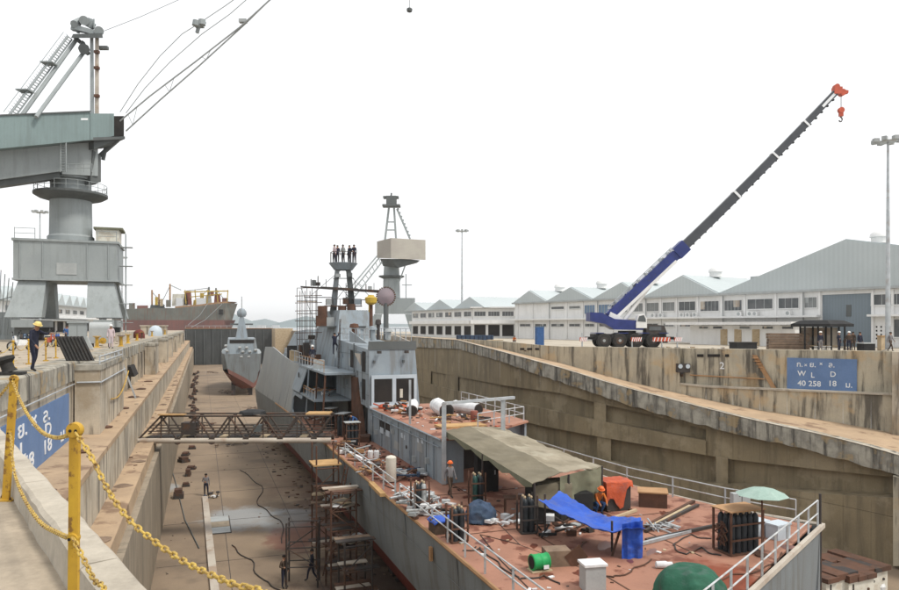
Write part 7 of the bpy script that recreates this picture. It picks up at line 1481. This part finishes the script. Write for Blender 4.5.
for i, (px, lab) in enumerate([(816, 'left white stool under the dark porch'), (824, 'middle white stool under the dark porch'), (829, 'right white stool under the dark porch')]):
    p = pnt(px, 69.5); t = thing('stool', lab, 'stool', p, 0, 'white stools under the porch'); part('seat', MB().lathe((0, 0, .42), [(.2, 0), (.2, .04)], 12), 'foam_white', t)
    for a in (0, 2.1, 4.2): part('leg', MB().tube((.15*math.cos(a), .15*math.sin(a), 0), (.12*math.cos(a), .12*math.sin(a), .42), .02, n=5), 'foam_white', t)
for i, (px, h_) in enumerate([(576, 1.0), (625, 1.6), (640, 1.0), (655, 1.0)]): pass
k = MB(); k.path([pnt(440, 100)+Vector((0, 0, .9)), pnt(425, 104)+Vector((0, 0, 1.0)), pnt(415, 108)+Vector((0, 0, 1.0))], .04)
for px, Y in ((440, 100), (432, 102), (425, 104), (415, 108)): k.tube(pnt(px, Y), pnt(px, Y)+Vector((0, 0, 1.0)), .05)
solo('quay_rail', k, 'galvanised', 'short grey hand rail on the quay near the base of the far crane', 'railing', loc=pnt(428, 103), world=True)
# ================================================================== FOREGROUND POSTS AND CHAINS
link_me = None
def chain(label, pts, pitch, r, name='yellow_chain', group='yellow link chains between the nearest posts', wl=.62):
    # resample by arc length
    P = [Vector(p) for p in pts]; dense = []
    n = len(P)
    def cr(t):
        i = min(int(t), n-2); f = t-i; p0, p1, p2, p3 = P[max(i-1, 0)], P[i], P[i+1], P[min(i+2, n-1)]
        return .5*((2*p1)+(-p0+p2)*f+(2*p0-5*p1+4*p2-p3)*f*f+(-p0+3*p1-3*p2+p3)*f**3)
    dense = [cr(i*(n-1)/600) for i in range(601)]; acc = 0; out = [dense[0]]
    for a, b in zip(dense, dense[1:]):
        acc += (b-a).length
        if acc >= pitch: out.append(b); acc = 0
    L_ = pitch+2*r*1.15; wr = L_*wl/2-r; hl = L_/2-r
    k = MB(); q = []
    nn_ = 14
    for j in range(nn_+1):
        a = 2*math.pi*j/nn_; x = max(0, hl-wr)*(1 if math.cos(a) > 0 else -1)*(0 if abs(math.cos(a)) < .01 else 1)+wr*math.cos(a); q.append((x, wr*math.sin(a), 0))
    k.path(q, r, 7); k.f = k.f[:-2]; k.m = k.m[:-2]; me = k.mesh('link', 'chain_yellow', True)
    t = thing(name, label, 'chain', out[0], 0, group)
    for i, (a, b) in enumerate(zip(out, out[1:])):
        o = bpy.data.objects.new('chain_link', me); COL.objects.link(o); o.parent = t; d = (b-a).normalized()
        qt = d.to_track_quat('X', 'Z'); o.rotation_mode = 'QUATERNION'; from mathutils import Quaternion
        o.rotation_quaternion = qt @ Quaternion((1, 0, 0), math.radians((45 if i % 2 else -45)+R.uniform(-12, 12))); o.location = (a+b)/2-out[0]
    return t
def fpost(label, base, top, wd, eye_z):
    base, top = Vector(base), Vector(top); t = thing('chain_post', label, 'post', base, 0, 'yellow flat bar posts on the near platform'); b = top-base
    d = Vector((-b.x*0, 0, 0))
    k = MB(); k.beam((0, 0, 0.012), b-Vector((0, 0, .03)), wd, wd*.45, up=(0, 1, 0)); part('flat_bar', k, 'yellow_paint', t)
    part('base_plate', MB().bb(-.09, .09, -.07, .07, 0, .012), 'yellow_paint', t)
    for f in (eye_z, 1.0):
        c_ = b*f; k = MB(); k.lathe(c_+Vector((0, .02, -.01)), [(.037 if f == 1 else .024, 0), (.040 if f == 1 else .027, .008), (.040 if f == 1 else .027, .032), (.037 if f == 1 else .024, .04)], 20, axis=(0, -1, 0)); e = part('eye_plate', k, 'yellow_paint', t, smooth=True)
        for x in (-.014, .014): part('eye_hole', MB().lathe(c_+Vector((x, -.021, -.012)), [(.008, 0), (.008, .002)], 10, axis=(0, -1, 0)), 'dark_void', e)
    for x in (-.07, .07):
        for y in (-.05, .05): part('anchor_bolt', MB().lathe((x, y, .012), [(.012, 0), (.012, .015), (.006, .016), (.006, .025)], 6), 'rust', t)
    return t
p1b = G(6, 500, 0); p1t = V(14, 378, p1b.y)
p2t = V(75, 428, 3.56); p2b = Vector((p2t.x-.01, 3.56, 0)); p3t = Vector((.44, .42, 1.12)); p3b = Vector((.44, .42, 0)); p0t = p1t-(p2t-p1t)*.9; p0t.z = 1.12
fpost('slightly tilted yellow post at the left edge of the platform', p1b, p1t, .066, .56)
fpost('nearest yellow post with round eye plate in front of the blue sign', p2b, p2t, .049, .52)
h1, h2 = p1t+Vector((0, -.02, -.03)), p2t+Vector((-.01, -.03, -.02))
ch = [h1, V(20, 400, 6.2), V(30, 418, 5.6), V(42, 432, 5.0), V(55, 437.5, 4.4), V(66, 436, 3.9), h2]
chain('upper slack yellow chain hanging between the two nearest posts', ch, .036, .0052)
m1 = p1b.lerp(p1t, .56); m2 = p2b.lerp(p2t, .52)+Vector((-.01, -.03, 0))
chain('lower slack yellow chain hanging between the two nearest posts', [m1, V(14, 470, 6.0), V(24, 498, 5.3), V(40, 522, 4.6), V(58, 533, 4.0), m2], .036, .0052)
chain('near yellow chain sagging from the eye post across the lower left', [p2t+Vector((.02, -.03, -.02)), V(92, 458, 3.42), V(108, 490, 3.27), V(127, 517, 3.12), V(150, 538, 3.0), V(185, 562, 2.82), V(230, 583, 2.58), V(275, 602, 2.35), Vector((-.2, 1.5, .74)), Vector((.1, .95, .85))], .035, .0055)
chain('lower near yellow chain hanging from the middle of the eye post', [m2+Vector((.02, 0, 0)), V(84, 560, 3.4), V(94, 580, 3.25), V(108, 604, 3.0), Vector((-1.0, 2.2, .15)), Vector((-.5, 1.4, .3))], .036, .0052)
# left end chains leaving the picture
chain('short chain end leaving the left post out of the picture', [p1t+Vector((-.02, 0, -.03)), p1t+Vector((-.6, .6, -.3)), p1t+Vector((-1.4, 1.6, -.35))], .036, .0052)
# yellow hose hanging on the left ledge
k = MB(); k.path([V(84, 411, 35.5), V(92, 412.5, 36), V(100, 411, 38), V(108, 404, 41), V(118, 393, 46)], .035, 5); solo('yellow_hose', k, 'yellow_paint', 'yellow hose draped against the first buttress above the tan ledge', 'hose', loc=V(84, 411, 35.5), world=True)
# ================================================================== MORE SHIP FITTINGS
def seamline(a, b, mt='crane_dark', w_=.035, par=SH, nm='plate_seam'): return part(nm, MB().beam(a, b, w_, .02), mt, par, True)
for s in (16, 22, 28, 34, 40, 46, 54, 62): seamline(S(s, 8.44, DZ-.1), S(s, 8.60, -7.6))
k = MB(); k.path([S(s, wp+.0-.02, -7.0) for s, wp, ws in stn[:9]], .012, 4); part('plate_seam', k, 'crane_dark', SH, True)
# stain plates and rust runs on the hull: small welded tabs with rust
for s, z in ((24.5, -7.0),):
    part('hull_tab', MB().slab([S(s, 8.38, z), S(s+.18, 8.38, z), S(s+.2, 8.38, z+.5), S(s+.02, 8.38, z+.5)], SN*.1), 'rust_light', SH, True)
# deckhouse side fittings
for s in (33.2, 37, 41, 45.5): part('side_pipe', MB().tube(S(s, WH_-.06, DZ), S(s, WH_-.06, HT-.2), .035), 'ship_grey', SH, True)
k = MB(); k.tube(S(HS0+.2, WH_-.07, -4.25), S(HS1-1, WH_-.07, -4.25), .03); part('side_pipe', k, 'ship_grey', SH, True)
for s, z in ((34.0, -5.2), (40.4, -4.6), (36.2, -5.5), (44.3, -5.2)): part('vent_cover', MB().box(S(s, WH_-.06, z), (.3, .1, .3), SHIPROT), 'frame_grey', SH, True)
d_ = part('side_door', MB().slab([S(37.3, WH_-.05, DZ+.25), S(38.1, WH_-.05, DZ+.25), S(38.1, WH_-.05, -4.3), S(37.3, WH_-.05, -4.3)], SN*.045), 'ship_grey', SH, True); part('door_wheel', MB().lathe(S(37.7, WH_-.06, -5.1), [(.1, 0), (.1, .04)], 12, axis=-SN), 'steel_dark', d_, True)
# tower fittings
for s, z in ((48.2, -2.4), (49.4, -1.7), (53, -2.6), (54.5, -.6), (55.5, -2.0)): part('bracket', MB().box(S(s, TW0-.05, z), (.12, .14, .35), SHIPROT), 'ship_grey', SH, True)
k = MB(); k.tube(S(50.2, TW0-.08, HT+.3), S(50.2, TW0-.08, .4), .04); k.path([S(47.8, TW0-.06, -3.6), S(47.8, TW0-.06, -.2), S(52, TW0-.06, -.1)], .025, 5); part('cable_run', k, 'crane_dark', SH, True)
for w_ in (TW0+.35, TW0+2.4): part('weld_pad', MB().box(S(TA+.02, w_, -.75), (.12, .25, .18), SHIPROT), 'crane_dark', SH, True)
part('panel_sill', MB().slab([S(TA-.28, TW0+.0, -3.9), S(TA-.28, TW1+.05, -3.9), S(TA-.28, TW1+.05, -3.68), S(TA-.28, TW0+.0, -3.68)], SD*.15), 'ship_panel', SH, True)
railing('tower_railing', '', [S(TA+.4, TW0+.1, .62), S(TA+10, TW0+.1, .62)], .85, 1.4, mt='galvanised', mids=(.45,))
railing('tower_railing', '', [S(TA+.6, TW1-.2, .62), S(TA+10, TW1-.2, .62)], .85, 1.4, mt='galvanised', mids=(.45,))
for s, w_, h_, r_, mt_ in ((49, 12.4, 1.0, .3, 'ship_grey'), (52, 13.6, 1.5, .22, 'steel_dark'), (54, 12.2, 1.2, .35, 'rust'), (50.5, 14.0, .8, .3, 'frame_grey')):
    part('vent_mushroom', MB().lathe(S(s, w_, .6), [(r_*.6, 0), (r_*.6, h_*.75), (r_*1.1, h_*.78), (r_*.9, h_), (.05, h_*1.05)], 12), mt_, SH, True)
# mast platforms, yards, lamps, cables
def mpx(x0, x1, y, Y0, dep, th, mt, nm='mast_gallery'):
    return part(nm, MB().hexa([V(x0, y+th, Y0), V(x1, y+th, Y0), V(x1, y+th, Y0+dep), V(x0, y+th, Y0+dep), V(x0, y, Y0), V(x1, y, Y0), V(x1, y, Y0+dep), V(x0, y, Y0+dep)]), mt, SH, True)
mpx(324, 362, 305.5, MYm-.8, 2.2, 1.2, 'steel_dark'); mpx(333, 354, 278, MYm-.2, 1.2, .8, 'crane_dark'); mpx(320, 366, 326, MYm-2.5, 3.2, 1.2, 'crane_dark')
mpx(304, 332, 297, MYm-.2, .5, .8, 'steel_dark', 'mast_yard'); mpx(352, 376, 299.5, MYm-.2, .5, .8, 'steel_dark', 'mast_yard')
for px, y0, y1 in ((326, 305.5, 299), (333, 305.5, 299), (340, 305.5, 299), (347, 305.5, 299), (354, 305.5, 299), (361, 305.5, 299)): part('stanchion', MB().tube(V(px, y0, MYm-.8), V(px, y1, MYm-.8), .025, n=4), 'steel_dark', SH, True)
part('stanchion_wire', MB().tube(V(326, 299, MYm-.8), V(361, 299, MYm-.8), .02, n=4), 'steel_dark', SH, True)
for px, py, w_, h_, mt_ in ((329, 302, .5, .5, 'frame_grey'), (358, 302, .6, .45, 'ship_grey'), (338, 275.5, .35, .3, 'frame_grey'), (350, 275, .35, .35, 'crane_dark'), (346, 301, .5, .55, 'steel_dark'), (322, 321, .9, .9, 'rust'), (331, 322, .7, .8, 'frame_grey'), (345, 322, 1.0, .8, 'steel_dark'), (357, 322, .8, .7, 'rust'), (363, 323, .5, .9, 'frame_grey'), (314, 283, .3, .5, 'crane_dark'), (370, 288, .3, .3, 'frame_grey')):
    part('mast_box', MB().box(V(px, py, MYm-1.2 if py > 310 else MYm-.2), (w_, .5, h_)), mt_, SH, True)
for a, b in (((341, 270), (309, 297)), ((345, 270), (372, 299)), ((301, 288), (318, 330)), ((379, 291), (360, 330)), ((335, 280), (355, 305)), ((352, 280), (332, 305))):
    part('rigging_wire', MB().tube(V(*a, MYm+.2), V(*b, MYm+.2), .02, n=4), 'crane_dark', SH, True)
for px, y0, y1 in ((326, 287, 279), (306, 287, 280), (374, 291, 283), (355, 289, 281), (343, 262, 244), (336, 263, 250), (351, 263, 251)):
    part('whip_antenna', MB().tube(V(px, y0, MYm), V(px, y1, MYm), .025, n=4), 'steel_dark', SH, True)
# foredeck clutter seen beside the mast: bridge windows, boxes
for i in range(4): part('bridge_window', MB().box(S(69.98+.35, 11.6+i*1.2, .55), (.7, .1, .4), SHIPROT), 'dark_void', SH, True)
for s, w_, a, b, c_, mt_ in ((66, 10.2, 1.0, 1.0, 1.6, 'steel_dark'), (69, 10.0, 1.4, .8, 1.0, 'plank'), (56, 9.8, .8, .6, .7, 'frame_grey'), (61.5, 10.4, 1.0, .7, .9, 'rust'), (72, 9.9, .9, .8, 1.4, 'black'), (63, 9.9, .5, .5, 1.9, 'steel_dark')):
    p_ = S(s, w_, -1.72); part('deck_fitting', MB().bb(-a/2, a/2, -b/2, b/2, 0, c_), mt_, SH).location = ROOTM[SH.name].inverted() @ p_
railing('fore_railing', '', [S(63, 9.5, -1.72), S(70, 9.7, -1.72), S(78, 10.0, -1.72)], 1.0, 1.6, mt='galvanised')
# extra thin scaffold around the mast house
k = MB()
for px in (300, 305, 310, 316): k.tube(V(px, 352, 64), V(px, 291, 64), .03, n=4)
for py in (296, 303, 311, 321, 333): k.tube(V(295, py, 64), V(322, py-.6, 64), .03, n=4)
part('scaffold_tubes', k, 'rust', sc, True, kind='stuff')
# ================================================================== SMALL LITTER on the decks and floor
def litter(name, label, n, fn, sizes, mts, cat='litter'):
    k = MB()
    for i in range(n):
        p = fn(); a = R.random()*3; s_ = R.uniform(*sizes); k.box(p+Vector((0, 0, s_*.12)), (s_, s_*R.uniform(.2, .8), s_*.2), a, R.randrange(len(mts)))
    o = part(name, k, mts); tag(o, label, cat, kind='stuff'); return o
litter('deck_litter', 'small scraps and offcuts scattered over the rusty deck', 260, lambda: S(R.uniform(17, 46), 8.9+R.random()**1.3*8.5, DZ+.004), (.05, .22), ['rust', 'steel_dark', 'foam_white', 'plank', 'frame_grey'])
litter('side_deck_litter', 'dense small scraps along the narrow port side deck', 200, lambda: S(R.uniform(33, 52), R.uniform(8.8, 11.3), DZ+.004), (.08, .35), ['rust', 'steel_dark', 'rust', 'frame_grey', 'hull_red'])
litter('roof_litter', 'small scraps on the roof of the deckhouse', 120, lambda: S(R.uniform(34, 46), R.uniform(11.8, 16.5), HT+.106), (.06, .3), ['rust', 'steel_dark', 'foam_white', 'tarp_orange'])
litter('floor_litter', 'small stones and scraps scattered on the dock floor', 170, lambda: UV(R.uniform(36, 150), -1.9+R.random()**1.8*8, FLOOR), (.04, .16), ['rust', 'steel_dark', 'concrete_far', 'brick_pile'])
litter('hull_side_litter', 'dark debris piled on the floor along the port side of the warship', 220, lambda: S(R.uniform(28, 95), 7.6+R.random()*3, FLOOR), (.1, .4), ['rust', 'steel_dark', 'brick_pile'])
litter('ledge_litter', 'small brown stones lying along the left wall ledges', 70, lambda: UV(R.uniform(22, 110), R.uniform(-5.4, -3.9), -3.37) if R.random() < .6 else UV(R.uniform(20, 120), R.uniform(-3.7, -2.9), -5.6), (.05, .22), ['rust', 'brick_pile', 'concrete_far'])
litter('quay_litter', 'scraps and stones along the quay behind the worker', 150, lambda: UV(R.uniform(26, 110), -6.8-R.random()*7, 0), (.05, .3), ['steel_dark', 'plank', 'concrete_far', 'rust'])
litter('right_quay_litter', 'scraps along the edge of the right quay', 160, lambda: pnt(R.uniform(520, 890), R.uniform(67, 82)), (.1, .5), ['steel_dark', 'plank', 'foam_white', 'rust'])
# slab joints in the dock floor
k = MB()
for v in (1.5, 6.0): k.beam(UV(30, v, FLOOR+.004), UV(262, v, FLOOR+.004), .035, .012)
for u in range(34, 262, 9): k.beam(UV(u, -2.4, FLOOR+.005), UV(u, 9, FLOOR+.005), .03, .012)
part('slab_joints', k, 'steel_dark')['kind'] = 'structure'
# wet rusty stains on the open deck
k = MB()
for i in range(46):
    c_ = S(R.uniform(18, 31), R.uniform(9.5, 19.5), DZ+.0045+i*.0002) if i < 34 else S(R.uniform(33, 46), R.uniform(9, 11), DZ+.0045+i*.0002)
    if S(0, 0).x is None: continue
    n = 14; rx, ry, a0_ = R.uniform(.18, .6), R.uniform(.08, .25), SHIPROT+R.uniform(-.3, .3)+.9; ph = R.random()*9; vs = []
    for j in range(n): a = 2*math.pi*j/n; q = 1+.45*noise.noise(Vector((math.cos(a)*1.5+ph, math.sin(a)*1.5, ph))); x, y = rx*math.cos(a)*q, ry*math.sin(a)*q; vs.append(c_+Vector((x*math.cos(a0_)-y*math.sin(a0_), x*math.sin(a0_)+y*math.cos(a0_), 0)))
    k.add(vs, [tuple(range(n))])
part('deck_stains', k, 'wet_rust', SH, True, kind='stuff')
# more deck gear on the cargo ship
for i, (x0, x1, y0, y1, m_) in enumerate([(129, 135, 303, 309, 'cargo_grey'), (137, 148, 305.5, 309, 'cargo_red'), (155, 158, 297, 305, 'yellow_bright'), (160, 163, 299, 306, 'plank'), (166, 171, 300, 307, 'cargo_grey'), (176, 183, 298, 306, 'foam_white'), (196, 206, 298, 305, 'foam_white'), (200, 204, 293, 298, 'yellow_bright'), (222, 228, 298, 303, 'cargo_red'), (210, 214, 291, 296, 'hull_orange')]):
    k = MB(); k.hexa([cs(x0, y1, 2), cs(x1, y1, 2), cs(x1, y1, 10), cs(x0, y1, 10), cs(x0, y0, 2), cs(x1, y0, 2), cs(x1, y0, 10), cs(x0, y0, 10)]); part('deck_gear', k, m_, CS, True)
for a, b in (((152, 292), (165, 306)), ((170, 286), (160, 306)), ((209, 288), (196, 303)), ((216, 289), (227, 303)), ((186, 291), (209, 288))):
    part('stay_wire', MB().tube(cs(*a, 4), cs(*b, 4), .12, n=4), 'crane_dark', CS, True)
# downpipes and gutter on the warehouse
for px in (549, 597, 645, 722, 802): x = fx(px); part('downpipe', MB().tube((x+.3, -.2, 0), (x+.3, -.2, H-.3), .06), 'frame_grey', WH)
for i in range(26):
    pass

# plate seams on the forward side plating and the tower, primer patches
for s_ in (66, 70, 74, 78, 82, 86):
    k = MB(); k.beam(S(s_, interp([(a, b) for a, b, c in stn])(s_)-.02, DZ), S(s_-.1, interp([(a, b) for a, b, c in stn])(s_)+.82, -2.0), .05, .02); part('plate_seam', k, 'hull_grey', SH, True)
for z_ in (-3.0, -1.6, -.4): part('plate_seam', MB().beam(S(TA+.05, TW0-.008, z_), S(TB, TW0+.0-.008, z_), .02, .03), 'hull_grey', SH, True)
for s_ in (49.9, 52.6, 55.2): part('plate_seam', MB().beam(S(s_, TW0-.008, HT+.15), S(s_, TW0+.01, .1), .03, .02), 'hull_grey', SH, True)
for s_, z_, a, b in ((51.2, -1.3, 1.1, .6), (53.6, -3.2, .8, .9), (48.4, -3.3, .7, .5), (55.6, -.9, .9, .5)):
    part('primer_patch', MB().slab([S(s_, TW0-.012, z_), S(s_+a, TW0-.012, z_), S(s_+a*.9, TW0-.012, z_+b), S(s_+.1, TW0-.012, z_+b*.9)], SN*.01), R.choice(['hull_pale', 'hull_grey']), SH, True)
for s_, z_, a, b in ((35.0, -5.0, 1.0, .5), (39.2, -5.6, 1.3, .5), (45.2, -5.3, .9, .6), (37.0, -4.4, .6, .3)):
    part('primer_patch', MB().slab([S(s_, WH_-.012, z_), S(s_+a, WH_-.012, z_), S(s_+a*.85, WH_-.012, z_+b), S(s_+.15, WH_-.012, z_+b*.9)], SN*.01), R.choice(['hull_pale', 'hull_grey']), SH, True)
# hoses and cables lying about the deck and floor
for i, (pts, mt_, lab) in enumerate([([(560, 585), (545, 575), (520, 580), (500, 565), (480, 548), (462, 552)], 'steel_dark', 'dark hose winding from the green drum along the port rail'),
    ([(650, 560), (630, 572), (612, 578), (590, 570), (575, 552), (590, 540)], 'rust', 'brown hose looping in front of the hanging blue tarpaulin'),
    ([(720, 556), (700, 548), (685, 555), (672, 545), (690, 535), (715, 540)], 'steel_dark', 'dark cable curled left of the gas cylinder rack'),
    ([(430, 492), (415, 488), (402, 494), (390, 488), (380, 478)], 'steel_dark', 'dark hose along the deckhouse side near the white tank'),
    ([(700, 585), (735, 575), (765, 570), (785, 550)], 'rust', 'brown cable running past the umbrella foot to the stern rail')]):
    P_ = [G(x, y, DZ+.03) for x, y in pts]; d = []
    for a, b in zip(P_, P_[1:]):
        for q in range(6): c_ = a.lerp(b, q/6); d.append(c_+Vector((.08*math.sin(q+i), .08*math.cos(q*1.3), 0)))
    solo('deck_hose', MB().path(d, .025, 5), mt_, lab, 'hose', loc=P_[0], world=True)
for i, (pts, lab) in enumerate([([(240, 470), (262, 486), (258, 505), (280, 520), (285, 548)], 'dark cable winding over the dock floor beyond the wet patch'), ([(230, 545), (250, 560), (262, 580), (285, 592)], 'dark cable on the near dock floor left of the standing worker')]):
    P_ = [G(x, y, FLOOR+.04) for x, y in pts]; d = []
    for a, b in zip(P_, P_[1:]):
        for q in range(6): d.append(a.lerp(b, q/6)+Vector((.15*math.sin(q+i), 0, 0)))
    solo('floor_cable', MB().path(d, .035, 5), 'steel_dark', lab, 'cable', loc=P_[0], world=True)
# ================================================================== HAZE
k = MB(); k.bb(-3300, 3300, -300, 4200, -14.5, 62); o = part('haze', k, 'black'); o['kind'] = 'stuff'
hm = bpy.data.materials.new('haze_air'); hm.use_nodes = True; hm.node_tree.nodes.clear(); ho = hm.node_tree.nodes.new('ShaderNodeOutputMaterial'); hv = hm.node_tree.nodes.new('ShaderNodeVolumePrincipled')
hv.inputs['Color'].default_value = (.97, .99, 1, 1); hv.inputs['Density'].default_value = .0002; hv.inputs['Anisotropy'].default_value = .2; hm.node_tree.links.new(hv.outputs[0], ho.inputs['Volume'])
o.data.materials.clear(); o.data.materials.append(hm)
